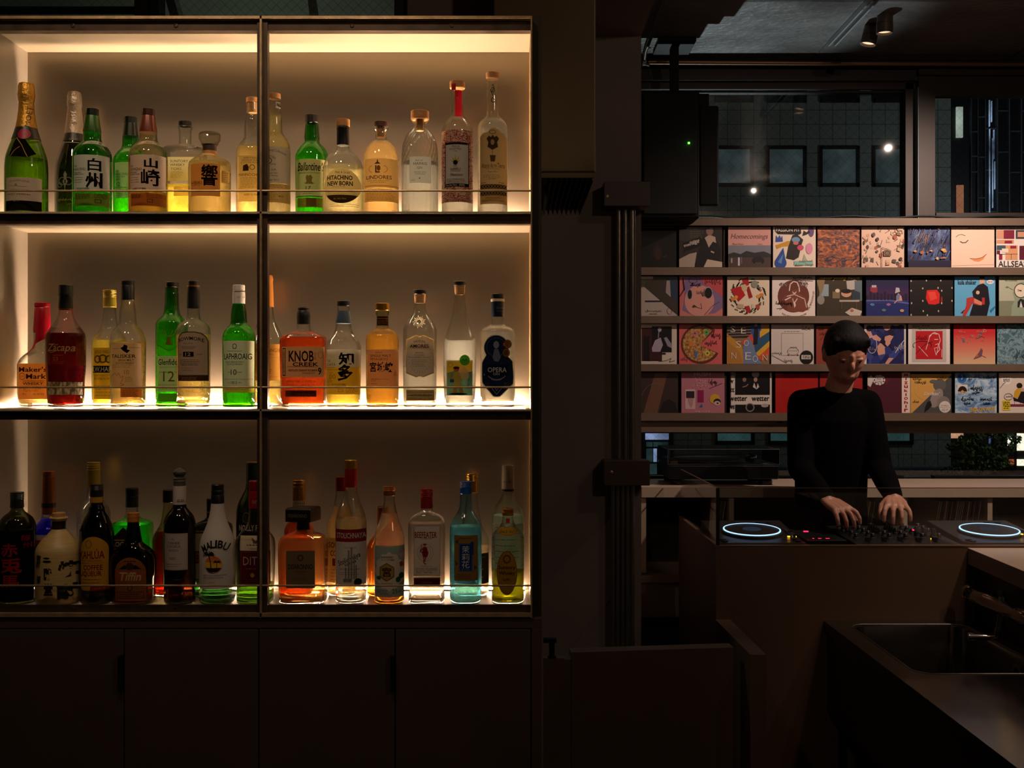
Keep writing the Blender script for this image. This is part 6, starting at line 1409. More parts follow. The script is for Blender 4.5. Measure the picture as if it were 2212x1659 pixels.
a = Art(0).text('kula shaker', 2089, 610, 40, 10, '#1c1c24', .03).poly([(2116, 598), (2127, 598), (2127, 614), (2116, 613)], '#c8a488').rect(2116, 597, 2127, 602, '#1c1414').oval(2139, 609, 7.6, 4.4, '#e0d8d0').rows(2134, 2144, 609, 609, 1, IN, 1.4, 0).poly([(2112, 616), (2124, 612), (2134, 620), (2138, 655), (2132, 682), (2094, 682), (2104, 650), (2100, 630)], '#16141c').oval(2112, 632, 4, 4, '#c8a488').poly([(2088, 644), (2101, 641), (2118, 656), (2116, 660), (2100, 656), (2094, 668), (2086, 682), (2079, 682), (2087, 660)], '#a83430').poly([(2104, 644), (2122, 653), (2120, 660), (2104, 654)], '#c87c64').poly([(2079, 672), (2084, 668), (2080, 677), (2075, 676)], '#4a1418').rect(2121, 643, 2127, 658, '#a82c28').poly([(2138, 670), (2150, 660), (2150, 664), (2140, 676)], '#2a6c94')
sleeve(2062, 2150, 597, 682, '#5aa0c4', 'bright blue sleeve with a seated black-coated figure in red stockings', a)
a = Art(0).rect(2150, 650, 2260, 690, '#7a8068').poly([(2184, 684), (2186, 660), (2192, 648), (2188, 632), (2196, 614), (2206, 609), (2216, 608), (2240, 620), (2240, 684)], '#8a9880').oval(2205, 628, 15, 16, '#4a4238').oval(2205, 628, 13, 14, '#d8ccb4').line([(2205, 628), (2198, 625)], 1, IN).line([(2205, 628), (2198, 628.6)], 1, IN).oval(2205, 628, 1.6, 1.6, IN).poly([(2198, 664), (2198, 652), (2204, 645), (2212, 648), (2216, 655), (2216, 664)], '#24282c').poly([(2202, 664), (2205, 650), (2209, 664)], '#d0c8bc').text('NO SURPRISE', 2184, 605.5, 26, 4, '#4a5040').text('ALARM CLOCK', 2190, 599, 44, 4, '#98a088').scribble(2172, 618, 2180, 623, '#5a5c50', .6, 5, 3).line([(2180, 622), (2188, 626)], .6, '#5a5c50')
sleeve(2158, 2251, 596, 682, '#a8ac94', 'sage green sleeve with an old mantel clock', a)
# --- third row
a = Art(0).rect(1386, 708, 1430, 780, '#3a1618').rect(1390, 726, 1403, 780, '#0e0a0a').rect(1408, 705, 1451, 761, '#0c0a10').oval(1425, 712, 4, 5, '#a8a0a8').line([(1423, 716), (1422, 730)], 2, '#8a8490').poly([(1408, 752), (1415, 735), (1427, 729), (1432, 745), (1426, 760), (1409, 760)], '#a098a4').poly([(1434, 730), (1440, 728), (1450, 742), (1451, 752), (1442, 748)], '#8a8490').rect(1420, 762, 1438, 766, '#2c1418').line([(1402, 780), (1420, 776), (1424, 781), (1440, 779), (1450, 774), (1446, 782), (1458, 779)], .9, IN)
sleeve(1386, 1462, 699, 786, '#c8bcac', 'white-bordered sleeve with a dark blurred photo, next to the pillar', a)
a = Art(0)
pz = [(1512, 745)] + [(1514 + 43 * math.cos(math.radians(q)), 743 + 43 * math.sin(math.radians(q))) for q in range(28, 318, 8)]
a.poly(pz, '#5a2c1c').poly([(1512, 745)] + [(1513 + 38 * math.cos(math.radians(q)), 743 + 38 * math.sin(math.radians(q))) for q in range(30, 316, 8)], printed('print_pizza', [(.35, '#5a3418'), (.5, '#a8743c'), (.65, '#c8a468')], 90, None, 4))
for x, y, c in ((1501, 720, '#b86c74'), (1526, 718, '#5c9a54'), (1528, 763, '#c8b044')): a.oval(x, y, 6, 6, c).oval(x, y, 2, 2, '#3a4428')
a.poly([(1500, 760), (1507, 758), (1506, 772), (1502, 774)], '#4a6ca0').rect(1488, 736, 1497, 748, '#c8743c').scribble(1523, 735, 1548, 748, '#3a1418', 1, 8, 3).scribble(1536, 716, 1556, 734, '#3a1418', 1, 7, 5).scribble(1470, 770, 1485, 782, '#7a2c2c', .8, 4, 2)
sleeve(1467, 1560, 698, 786, '#c85c5c', 'coral pink sleeve with a pizza missing a slice', a)
a = Art(0).rect(1570, 699, 1662, 730, '#2c2420').rect(1643, 699, 1662, 718, '#c89c80').rect(1622, 699, 1644, 742, '#2a508c').poly([(1570, 720), (1600, 745), (1620, 786), (1570, 786)], '#b8842c').poly([(1570, 735), (1598, 760), (1605, 786), (1570, 786)], '#a87434').poly([(1602, 740), (1624, 720), (1630, 742), (1610, 752)], '#c8482c').poly([(1630, 742), (1662, 714), (1662, 738), (1632, 765)], '#2c5070').poly([(1630, 765), (1662, 736), (1662, 748), (1640, 770)], '#d0a02c').poly([(1636, 772), (1662, 750), (1662, 764), (1645, 780)], '#c8502c').poly([(1641, 716), (1662, 702), (1662, 716), (1641, 730)], '#d0a02c').poly([(1605, 750), (1612, 737), (1618, 728), (1625, 742), (1632, 760), (1645, 786), (1606, 786)], '#6a7c9c').poly([(1627, 744), (1629, 712), (1633, 702), (1638, 712), (1636, 744)], '#161420').oval(1633, 702, 3, 4, '#c8a890')
for k in range(4): a.line([(1571, 708 + k * 6), (1622, 706 + k * 6)], 1.6, '#8a7c70')
for ch, x, y, s in (('S', 1583, 711, 13), ('E', 1606, 714, 13), ('S', 1595, 744, 14), ('O', 1612, 741, 13), ('N', 1585, 768, 13), ('E', 1616, 769, 16), ('O', 1631, 775, 14), ('N', 1652, 772, 13)): a.text(ch, x, y, s * .8, s, '#d8ccc0', -.012)
sleeve(1570, 1662, 699, 786, '#8a6a44', 'multicoloured collage sleeve with outlined capital letters', a)
a = Art(0).frame(1688, 720, 1735, 768, .7, '#8a7870').rows(1694, 1729, 716, 716, 1, '#8a7c74', 1.2, 0).poly([(1700, 764), (1702, 756), (1708, 751), (1718, 751), (1724, 757), (1726, 764), (1724, 767), (1702, 767)], '#c4bab0').ring(1713, 759, 12, 8, .8, '#5a4c44').line([(1701, 758), (1725, 758)], .7, '#5a4c44').oval(1703, 767, 2, 1.6, '#5a2c24').oval(1723, 767, 2, 1.6, '#5a2c24').scribble(1706, 748, 1722, 753, '#5a4c44', .7, 5, 3).oval(1742, 772, 14.5, 15, '#14100e').rect(1731, 767, 1751, 776, '#c8bcb0').rows(1734, 1749, 769, 774, 4, IN, 1, 0).scribble(1732, 704, 1752, 717, '#4a403a', .9, 5, 4).scribble(1668, 758, 1690, 768, '#4a403a', .9, 6, 2).line([(1666, 767), (1680, 774), (1694, 782)], .8, '#4a403a').scribble(1694, 774, 1712, 784, '#4a403a', .9, 6, 3)
sleeve(1666, 1758, 700, 786, '#c8beb4', 'pale grey sleeve with a small line-drawn car and a black round sticker', a)
a = Art(0).scribble(1768, 706, 1780, 716, '#4a1c14', 1, 5, 2).line([(1772, 735), (1792, 706)], 1, '#4a1c14').scribble(1770, 716, 1788, 728, '#4a1c14', .9, 6, 3).text('SUMMER', 1810, 710.5, 15, 2.6, '#a8604c')
sleeve(1763, 1857, 704, 786, '#8a3a2c', 'plain brick red sleeve behind the head of the disc jockey', a)
a = pic(Art(0), 1872, 704, 1953, 786, printed('print_facets', [(0, '#1c2050'), (.3, '#26306c'), (.48, '#c08c78'), (.62, '#35407c'), (.8, '#14142c')], 34, (1, 1, 1), kind='cells'))
a.ring(1884, 745, 10, 18, 1.2, '#c8bcb8').scribble(1878, 750, 1892, 760, '#c8bcb8', 1.1, 5, 3).line([(1934, 762), (1942, 748), (1954, 734)], 1.2, '#d0c4c0').scribble(1932, 742, 1954, 760, '#d0c4c0', 1, 6, 5)
for k, x in enumerate((1872, 1890, 1924, 1942)): a.text('CLOTH'[k], x + 4, 709, 10, 14, '#100e1c', -.005)
sleeve(1867, 1957, 699, 786, '#c8beb8', 'white-edged sleeve of blue and pink angular facets', a)
a = Art(0).rect(1970, 703, 2044, 782, '#b4aca4').rect(1978, 715, 2036, 776, '#b01820').text('SHOW', 1979, 705, 16, 5, IN).rows(1992, 2008, 704, 704, 1, IN, 1.4, 0).text('spincoaster', 2010, 710.5, 54, 4.4, IN)
hd = [(2000, 755), (2006, 735), (2008, 725), (2018, 718), (2028, 722), (2031, 735), (2028, 745), (2030, 755), (2024, 762)]
a.line(hd, 1.2, '#dcc8c0').line([(2008, 728), (2014, 720), (2024, 722)], 1.2, '#dcc8c0').line([(2018, 733), (2026, 733)], 1.4, '#dcc8c0').line([(2020, 745), (2027, 742), (2026, 751), (2018, 752)], 1, '#dcc8c0').line([(1984, 748), (2004, 770)], 1, '#dcc8c0').line([(2018, 752), (2022, 768), (2026, 752)], 1, '#dcc8c0').line([(2034, 755), (2034, 772)], 1, '#dcc8c0').ring(1992, 746, 20, 9, 1.1, '#4a1014', a0=150, a1=390).scribble(1978, 724, 2004, 738, '#3a0c10', .9, 8, 3).line([(1978, 764), (1998, 744), (2014, 738)], 1, '#3a0c10')
sleeve(1962, 2052, 699, 786, '#d4cac2', 'pale sleeve with a red square holding a white line portrait', a)
a = Art(0)
for x, y, s in ((2115, 722, 1), (2114, 762, 1.3)):
    a.poly([(x, y), (x - 4 * s, y + 4 * s), (x - 9 * s, y + 11 * s), (x - 2 * s, y + 9 * s), (x + 5 * s, y + 6 * s), (x + 7 * s, y - 4 * s), (x + 4 * s, y - 8 * s)], '#6a4a54').poly([(x - 2 * s, y + 2 * s), (x - 6 * s, y + 8 * s), (x, y + 6 * s)], '#a8682c').line([(x + 4 * s, y + 4 * s), (x + 12 * s, y + 8 * s)], .8, '#4a2c34')
a.poly([(2078, 733), (2082, 731), (2085, 738), (2081, 741)], '#5a6470')
for k in range(16):
    a.ring(rn.uniform(2063, 2148), rn.uniform(702, 745), rn.uniform(1.5, 4), rn.uniform(1.2, 2.6), .8, '#dc8c7c', n=10)
sleeve(2060, 2150, 698, 786, printed('print_sunset', [(0, '#c8b088'), (.35, '#c87c64'), (.75, '#bc2c30'), (1, '#c02028')], 1, kind='grad'), 'red fading to cream sleeve with butterflies', a)
a = Art(0).text('MORE', 2173, 711, 17, 5, '#9ab0b4', .01).text('LIFE', 2170, 718, 13, 5, '#9ab0b4', .01).text('SHIN', 2172, 770, 15, 4.6, '#9ab0b4', .01).text('SAKIURA', 2180, 777, 28, 4.6, '#9ab0b4', .01).scribble(2192, 756, 2230, 780, '#2c3438', 1.1, 8, 3)
sleeve(2154, 2247, 700, 786, printed('print_water', [(.4, '#3c5a64'), (.5, '#7c98a0'), (.58, '#46646e')], 26, None, 6, .6, dist=1.2), 'rippling teal water sleeve, third row at the far end', a)
# --- bottom row
a = Art(0).poly([(1415, 806), (1442, 806), (1420, 892), (1390, 892)], '#6a4a38').poly([(1424, 892), (1432, 868), (1446, 862), (1460, 872), (1464, 892)], '#1c1a1c').ring(1418, 868, 34, 40, .7, '#7a6458', a0=200, a1=300)
sleeve(1386, 1464, 806, 892, '#3a2c26', 'murky brown sleeve in shiny plastic, bottom row next to the pillar', a)
a = Art(0).text('HUSH', 1517, 808, 36, 8, '#d8c0c4', .01, .1).rect(1480, 841, 1502, 884, '#c8a4a4', r=2).rect(1482, 845, 1500, 860, '#2c2024').poly([(1485, 860), (1498, 860), (1497, 872), (1493, 882), (1488, 874)], '#b08480').rect(1507, 843, 1520, 869, '#8a1c4c').oval(1544, 862, 11, 11, '#c8a02c').oval(1549, 868, 8, 7, '#241a1c').oval(1549, 871, 7, 5, '#c8a098').oval(1550, 871, 2, 2, IN).poly([(1510, 879), (1516, 872), (1518, 879)], '#3a5c9c').scribble(1531, 819, 1550, 834, '#3a1c28', 1, 7, 2).line([(1533, 839), (1560, 828)], 1, '#3a1c28').text('ER JOY', 1518, 890, 32, 5, '#d0b4b8')
for k in range(40): a.oval(1513 + rn.gauss(0, 9), 828 + rn.gauss(0, 7), .8, .6, "#d8c4c4", n=5)
sleeve(1472, 1565, 804, 892, '#b0707c', 'dusty pink sleeve with a telephone, a yellow disc and a pen signature', a)
a = Art(0).rect(1588, 804, 1663, 853, '#0c0a0a').rect(1588, 874, 1663, 895, '#100c0a').rect(1577, 804, 1579, 880, '#14100e')
a.oval(1608, 820, 4, 5, '#8a6454').poly([(1603, 830), (1606, 826), (1612, 826), (1616, 836), (1606, 838)], '#14121a').line([(1604, 836), (1612, 834), (1616, 830)], 1.6, '#a87c64').oval(1632, 820, 4, 5, '#a8806c').poly([(1626, 836), (1629, 826), (1636, 826), (1640, 836), (1634, 841)], '#c8bcb8').poly([(1629, 826), (1634, 840), (1637, 826)], '#14121a').oval(1632, 808, 8, 8, '#b0a8b8').ring(1620, 880, 8, 8, 3, '#c8bcb0').oval(1652, 876, 8, 4, '#a89c94')
a.text('wetter', 1595, 861, 38, 10, IN, .01).text('wetter', 1643, 861, 38, 10, IN, .01).text('we', 1582, 809, 10, 7, IN, .01).text('w', 1580, 824, 9, 7, IN, .01).text('tt', 1582, 842, 9, 9, IN, .01).text('we', 1582, 879, 10, 9, IN, .01)
sleeve(1577, 1667, 804, 892, '#d4c8bc', 'white sleeve with black handwriting around dark band photos', a)
sleeve(1675, 1767, 806, 892, '#a81c18', 'plain scarlet sleeve beside the disc jockey in the bottom row', Art(0).ring(1721, 827, 3, 3, .8, '#c84434'))
sleeve(1771, 1863, 806, 892, '#98201c', 'red sleeve almost hidden behind the disc jockey')
a = Art(0).poly([(1874, 811), (1900, 808), (1915, 830), (1930, 812), (1946, 818), (1948, 892), (1880, 892)], '#4a1c26').rect(1948, 804, 1966, 893, '#d8c8bc').poly([(1874, 816), (1882, 811), (1888, 818), (1884, 828), (1880, 836), (1874, 832)], '#c8beb8')
for k in range(9): a.oval(1899 + 9 * math.cos(k * .7), 821 + 7 * math.sin(k * .7), 4.4, 4.4, '#c8beb8', n=10); a.n -= 1
a.n += 1
a.oval(1899, 821, 9, 7, '#c8beb8').text('Real', 1899, 818, 10, 5, '#6a5a5c', .01, .2).text('Love', 1899, 824, 11, 5, '#6a5a5c', .01, .2)
for k, ch in enumerate('MizukiOhir'): a.text(ch, 1957, 810 + k * 8.4, 3 if ch == 'i' else 8, 6, '#a81c20', .03)
sleeve(1874, 1966, 804, 892, '#5c2028', 'maroon sleeve with a white bubble and a white strip of red letters', a)
a = Art(0).poly([(2055, 810), (2055, 895), (1967, 895)], '#4a4a4a').ring(1996, 838, 20, 24, .8, '#d8b070', a0=90, a1=300).oval(2030, 832, 14, 13, '#5a5854').oval(2023, 860, 12, 22, '#8a8078', rot=25).oval(2038, 870, 14, 14, '#7a726c').poly([(1998, 880), (2003, 868), (2010, 866), (2013, 876), (2006, 884), (1996, 892)], '#1c1a1a').oval(2016, 824, 8, 4, '#5a5c60').text("Driftin'", 2013, 850.5, 34, 7, '#d8ccc0', .01, .2).oval(2041, 879, 12.6, 12.6, '#d0c6bc').text("Driftin'", 2041, 876, 18, 3.4, '#4a4440', 0, .2).line([(2030, 880), (2052, 880)], .5, '#4a4440').rows(2034, 2048, 884, 887, 2, '#4a4440', .8, 0).scribble(1972, 815, 1990, 822, IN, 1, 6, 3).scribble(1976, 822, 2002, 830, IN, .9, 8, 5).scribble(2024, 812, 2046, 822, IN, .9, 6, 2).scribble(1972, 864, 1986, 872, IN, .9, 5, 7)
sleeve(1967, 2055, 808, 892, '#c8984c', 'ochre and grey diagonal sleeve with a white round sticker', a)
a = Art(0).oval(2078, 816, 10.4, 10.6, '#1c5494').ring(2078, 816, 8.6, 8.8, .6, '#7aa0c0').line([(2077, 809), (2079, 814), (2077, 820)], 1.2, '#c0d0d8').rect(2068, 831, 2090, 850, '#d8ccc0').oval(2079, 846, 10, 12, '#241c18', a0=180, a1=360).oval(2079, 846, 3, 3.4, '#c87c2c', a0=180, a1=360).rows(2070, 2089, 848, 848, 1, IN, 1.4, 0)
a.scribble(2096, 832, 2124, 846, IN, 1.8, 8, 2).scribble(2100, 845, 2116, 852, IN, 1.6, 6, 4).scribble(2076, 857, 2104, 868, IN, 1.6, 8, 3).scribble(2082, 868, 2098, 876, IN, 1.4, 6, 6).scribble(2117, 858, 2142, 868, IN, 1.6, 7, 5).scribble(2124, 868, 2138, 876, IN, 1.4, 6, 8).scribble(2124, 810, 2150, 820, IN, 1.2, 7, 9).scribble(2092, 816, 2100, 822, IN, 1, 4, 2).text('RIDE ON WAVE', 2123, 884, 52, 9, '#d8a42c', .03, rot=-3)
sleeve(2063, 2153, 805, 892, printed('print_wave', [(.38, '#4a6c94'), (.5, '#84a4c0'), (.6, '#b4c8d4')], 17, (1, 1, 1.6), 6, .62, dist=1.5), 'pale blue wave sleeve covered in black pen signatures', a)
a = Art(0).oval(2174, 820, 11, 11.5, '#e4dcd2').text('KURO', 2174, 814, 12, 4, '#8a5c4c').rows(2167, 2182, 819, 824, 4, IN, 1, 0).oval(2202, 833, 6.4, 6, '#2a201c').poly([(2189, 858), (2191, 846), (2196, 840), (2204, 838), (2208, 848), (2204, 862)], '#c89c2c').poly([(2188, 858), (2198, 862), (2206, 845), (2214, 846), (2212, 872), (2200, 868), (2190, 866)], '#1c1a1e').line([(2192, 866), (2191, 874)], .8, IN).line([(2204, 868), (2204, 874)], .8, IN).oval(2208, 842, 4, 4, '#c8a088').rect(2182, 873, 2250, 878, '#7a2c44').rect(2165, 865, 2182, 886, '#d8c024').text('VIDEO', 2173.5, 873.5, 15, 12, IN, .02).rows(2168, 2180, 882, 882, 1, IN, 1.6, 0).ring(2178, 857, 9, 7, .8, '#4a403c').scribble(2172, 853, 2186, 860, '#4a403c', .8, 5, 4).line([(2160, 838), (2168, 828), (2172, 826)], .9, '#4a403c')
sleeve(2158, 2251, 806, 892, '#d8cabc', 'off-white sleeve with a person seated on a stool and a yellow tag', a)
# ================================================================ rear counter with record cubbies
COUNT = pbr('counter_laminate', '#b09a86', .45, 0, var=.05, scale=8)
YQ = 4.72; ZQ = 1.1125
qx = lambda px: X(px, YQ)
qz = lambda py: Z(py, YQ)
ct = thing('record_counter', 'pale counter with open record compartments below the window', 'counter', (1.6, 4.9, 0))
child(MB().box(qx(1386), 3.6, YQ, 5.149, ZQ - .045, ZQ, COUNT), 'worktop', ct, bevel=.001)
for px in (1386, 1576, 1764, 1952, 2136, 2326):
    child(MB().box(qx(px), qx(px + 10.5), YQ + .012, 5.10, qz(1238), ZQ - .0455, COUNT), 'divider', ct)
child(MB().box(qx(1386), 3.6, YQ + .006, 5.10, qz(1259), qz(1250) + .012, COUNT), 'bottom_board', ct)
child(MB().box(qx(1386), 3.6, 5.10, 5.11, .3, ZQ - .046, pbr('counter_back', '#2c241e', .7)), 'back_board', ct)
child(MB().box(qx(1386), 3.6, YQ + .03, YQ + .05, qz(1336), qz(1260), COUNT).box(qx(1386), 3.6, YQ + .09, YQ + .11, 0, qz(1336), pbr('plinth_grey', '#5c5148', .7)), 'plinth', ct)
spines = ['#a8988a', '#7a5a34', '#c8b8a4', '#8a2c20', '#4a4640', '#b8a078', '#34302c', '#9a8a90', '#d0c4b4', '#6a4a30', '#504a54', '#b07a5c']
def lp(px, lean, col, label, group):
    x = qx(px)
    t = thing('vinyl_record', label, 'record', (x, 4.93, qz(1250) + .0145), group)
    a = math.radians(lean)
    m = MB(); w = .0042; h = .312
    c, s = math.cos(a), math.sin(a)
    pts = [(0, 0), (w * c, -w * s), (w * c + h * s, -w * s + h * c), (h * s, h * c)]
    m.prism([(p[0], p[1] + w * s) for p in pts], -.155, .155, 'y', paper(col, 0))
    m.build('jacket', t)
for k in range(23):
    lp(2016 + k * 4.1, 8.6, spines[(k * 5) % 12], 'thin long-playing record leaning in the large bunch at the compartment end', 'long-playing records leaning in the large bunch')
for k in range(5):
    lp(1861 + k * 3.4, 10, spines[(k * 7 + 2) % 12], 'long-playing record leaning in the small bunch behind the hands', 'long-playing records in the small bunch')
for k in range(3):
    lp(1541 + k * 4, 8, spines[(k * 3 + 1) % 12], 'long-playing record leaning beside the glass guard post', 'long-playing records by the glass guard')

# turntable under its lid
TB = pbr('turntable_black', '#0c0b0b', .35, .2)
Yt = 4.79
tx0, tx1 = X(1443, Yt), X(1684, Yt)
tt = thing('turntable', 'black direct-drive turntable under a clear lid on the pale counter', 'turntable', ((tx0 + tx1) / 2, Yt + .17, ZQ))
z1 = ZQ + .026
child(MB().box(tx0 + .003, tx1 - .003, Yt, Yt + .33, z1, z1 + .062, TB), 'plinth', tt, bevel=.006)
for sx in (tx0 + .05, tx1 - .05):
    for sy in (Yt + .05, Yt + .28):
        child(MB().lathe([(.028, 0), (.03, .004), (.03, .018), (.022, .026), (.02, .03)], (sx, sy, ZQ + .0005), 20, TB), 'foot', tt, 40)
pc = ((tx0 + .195), Yt + .165)
o = child(MB().lathe([(.164, 0), (.166, .004), (.166, .012), (.16, .016), (0, .016)], (pc[0], pc[1], z1 + .063), 48, pbr('platter_alloy', '#5a5652', .3, .8, bump=.3, bscale=500)), 'platter', tt, 35)
child(MB().lathe([(.15, 0), (.15, .003), (0, .0035)], (pc[0], pc[1], z1 + .0795), 48, K_BLACK), 'disc', tt, 35)
child(MB().lathe([(.022, 0), (.022, .02), (.015, .024), (0, .024)], (tx1 - .07, Yt + .27, z1 + .062), 24, TB).tube([(tx1 - .07, Yt + .27, z1 + .095), (tx1 - .068, Yt + .16, z1 + .092), (tx1 - .085, Yt + .09, z1 + .088), (tx1 - .12, Yt + .06, z1 + .086)], .005, 8, PIPE).box(tx1 - .135, tx1 - .115, Yt + .045, Yt + .065, z1 + .082, z1 + .094, TB), 'tonearm', tt, 40)
child(MB().lathe([(.018, 0), (.018, .012), (.015, .014), (0, .014)], (tx0 + .03, Yt + .03, z1 + .0625), 20, EDGE), 'strobe_knob', tt, 40)
lid = glass('lid_acrylic', (.8, .82, .83), .45, .02, .5)
z2 = z1 + .064; zt = Z(972, Yt)
m = MB().box(tx0, tx1, Yt - .002, Yt + .001, z2, zt, lid).box(tx0, tx1, Yt + .327, Yt + .33, z2, zt, lid).box(tx0, tx0 + .003, Yt + .001, Yt + .327, z2, zt, lid).box(tx1 - .003, tx1, Yt + .001, Yt + .327, z2, zt, lid).box(tx0, tx1, Yt - .002, Yt + .33, zt, zt + .003, lid)
lr = pbr('lid_edge_glint', '#8a8e92', .2, .3)  # pale rods paint the bright glint along the lid's edges
for q in ([(tx0, Yt, zt + .002), (tx1, Yt, zt + .002)], [(tx0, Yt, zt + .002), (tx0, Yt + .328, zt + .002)], [(tx1, Yt, zt + .002), (tx1, Yt + .328, zt + .002)], [(tx0, Yt, z2 + .001), (tx1, Yt, z2 + .001)], [(tx0, Yt, z2), (tx0, Yt, zt)], [(tx1, Yt, z2), (tx1, Yt, zt)]):
    m.tube(q, .0012, 6, lr)
child(m, 'lid', tt, label='clear smoky acrylic lid')

# ================================================================ booth
BOOTH = pbr('booth_brown', '#6e5440', .5, 0, var=.05, scale=6)
YB0 = 3.84
zb_ = Z(1178, YB0)
bx0 = X(1547, YB0)
bo = thing('mixing_booth', 'brown booth with a flat front carrying the mixing gear', 'booth', (1.5, 4.1, 0))
child(MB().box(bx0, 2.7, YB0, YB0 + .016, 0, zb_ - .003, BOOTH).box(bx0, 2.7, YB0 - .002, YB0 + .018, zb_ - .003, zb_, pbr('booth_edge', '#8a6a50', .4, .2)), 'front_panel', bo)
child(MB().box(bx0, bx0 + .014, YB0 + .0165, 4.70, 0, zb_, BOOTH), 'side_panel', bo)
child(MB().box(bx0 + .0145, 2.7, YB0 + .0185, 4.26, .88, .90, BOOTH), 'deck', bo)
gg = thing('glass_guard', 'clear low glass screen standing round the front and side of the booth', 'glass screen', (bx0, YB0, zb_))
GG = wired('guard_glass', (.93, .95, .93), 1.0, .05, .45)
zg = Z(1055, YB0)
EDG = glass('glass_edge', (.25, .3, .26), .4, .05, .6)
child(MB().box(bx0 + .012, 2.7, YB0 + .004, YB0 + .010, zb_, zg, GG), 'front_pane', gg)
child(MB().box(bx0 + .004, bx0 + .010, YB0 + .004, 4.68, zb_, zg, GG), 'side_pane', gg)
child(MB().box(bx0 + .0, bx0 + .012, YB0 + .0, YB0 + .006, zb_, zg, pbr('corner_post', '#0c0b0a', .4)), 'corner_post', gg)
child(MB().box(bx0 + .012, 2.7, YB0 + .004, YB0 + .0105, zg, zg + .002, pbr('glass_rim', '#8a6a4c', .3, .6)).box(bx0 + .004, bx0 + .010, YB0 + .006, 4.68, zg, zg + .002, pbr('glass_rim', '#8a6a4c', .3, .6)), 'rim', gg)

GB = pbr('player_black', '#121112', .4, .1)
GB2 = pbr('player_rubber', '#1c1b1b', .6)
def player(xc, label):
    t = thing('media_player', label, 'media player', (xc, 4.06, .9005), 'media players on the booth')
    w = .152; y0, y1 = YB0 + .03, 4.255
    m = MB().prism([(y0, .9005), (y1, .9005), (y1, 1.028), (y0 + .05, .9965), (y0, .9965)], xc - w, xc + w, 'x', GB)
    child(m, 'body', t, bevel=.003)
    jx, jy, jz = xc, 4.05, 1.0125
    def til(mm):
        c_, s_ = math.cos(math.radians(5)), math.sin(math.radians(5))
        mm.v = [(x, jy + (y - jy) * c_ - (z - jz) * s_, jz + (y - jy) * s_ + (z - jz) * c_) for x, y, z in mm.v]
        return mm
    child(til(MB().lathe([(.112, -.012), (.109, .003), (.104, .006), (.101, .007)], (jx, jy, jz), 56, GB2)), 'jog_rim', t, 40)
    child(til(MB().lathe([(.1035, .0062), (.1035, .0092), (.1005, .0100), (.0985, .0092)], (jx, jy, jz), 64, emit('jog_ring_white', '#a8d0ff', 1.9), cap=False)), 'ring_light', t, 40, label='glowing white ring')
    child(til(MB().lathe([(.0984, .0062), (.097, .0085), (.04, .009), (0, .009)], (jx, jy, jz), 56, pbr('jog_top', '#1c1d20', .3, .5))), 'jog_wheel', t, 40)
    child(til(MB().lathe([(.034, .0092), (.032, .0104), (0, .0106)], (jx, jy, jz), 32, emit('jog_display', '#6a86a8', .12))), 'jog_display', t, 40)
    for k, (dx, dy) in enumerate(((-.13, -.13), (-.13, -.17), (.128, -.12), (.128, -.16), (.10, .16), (.06, .165))):
        child(MB().lathe([(.011, 0), (.011, .005), (0, .006)], (xc + dx, jy + dy, .9985 + max(0, (4.05 + dy - 3.92) * .082)), 16, GB2), 'button', t, 40)
    child(MB().box(xc + .125, xc + .135, 3.95, 4.12, 1.0, 1.0165, pbr('fader_slot', '#3a3a3c', .4)).box(xc + .118, xc + .142, 4.0, 4.012, 1.014, 1.024, GB2), 'tempo_fader', t)
    return t
p1_ = player(X(1624, 4.05), 'black media player with a glowing white ring, next to the glass guard corner')
p2_ = player(X(2137, 4.05), 'black media player with a glowing white ring, beside the pale bar counter')
AMB = emit('key_amber', '#ffb420', 5); REDL = emit('key_red', '#ff1840', 6); WHL = emit('key_white', '#b0d0ff', 4)
def keys(root, lst):
    for px, py, w, m in lst:
        v = P(px, py, 3.97)
        child(MB().box(v.x - w / 2, v.x + w / 2, 3.967, 3.975, v.z - .0016, v.z + .0016, m), 'lit_key', root)
keys(p1_, [(1704, 1159, .008, AMB), (1709, 1163, .007, AMB), (1718, 1159, .007, AMB), (1723, 1163, .007, AMB)])
keys(p2_, [(2208, 1154, .006, AMB)])
fx = thing('effects_unit', 'small black effects unit with red keys between player and mixer', 'effects unit', (1.105, 4.0, .9005))
child(MB().box(1.045, 1.185, 3.93, 4.20, .9005, .998, GB), 'body', fx, bevel=.003)
keys(fx, [(1741, 1148, .016, REDL), (1757, 1164, .005, REDL), (1771, 1164, .010, REDL), (1777, 1167.5, .009, REDL), (1788, 1164, .012, REDL)])
mx_ = thing('mixer', 'black four-channel mixer with rows of knobs on the booth', 'mixer', (1.385, 4.0, .9005))
mxl, mxr = 1.20, 1.568
child(MB().prism([(YB0 + .03, .9005), (4.255, .9005), (4.255, 1.008), (YB0 + .06, .992), (YB0 + .03, .992)], mxl, mxr, 'x', GB), 'body', mx_, bevel=.003)
for r in range(5):
    for c in range(6):
        x = mxl + .035 + c * .0595; y = 3.99 + r * .052
        zk = .992 + (y - 3.9) * .045
        kn = MB().lathe([(.0115, 0), (.0105, .003), (.0085, .004), (.0075, .017), (.006, .0185), (0, .0185)], (x, y, zk), 16, GB2).box(x - .001, x + .001, y - .0078, y - .004, zk + .006, zk + .0192, K_WHITE)
        child(kn, 'knob', mx_, 40)
for c in range(5):
    x = mxl + .06 + c * .0595
    child(MB().box(x - .002, x + .002, 3.91, 3.965, .9955, .9965, K_BLACK).box(x - .009, x + .009, 3.925 + .008 * (c % 3), 3.937 + .008 * (c % 3), .996, 1.008, GB2), 'fader', mx_)
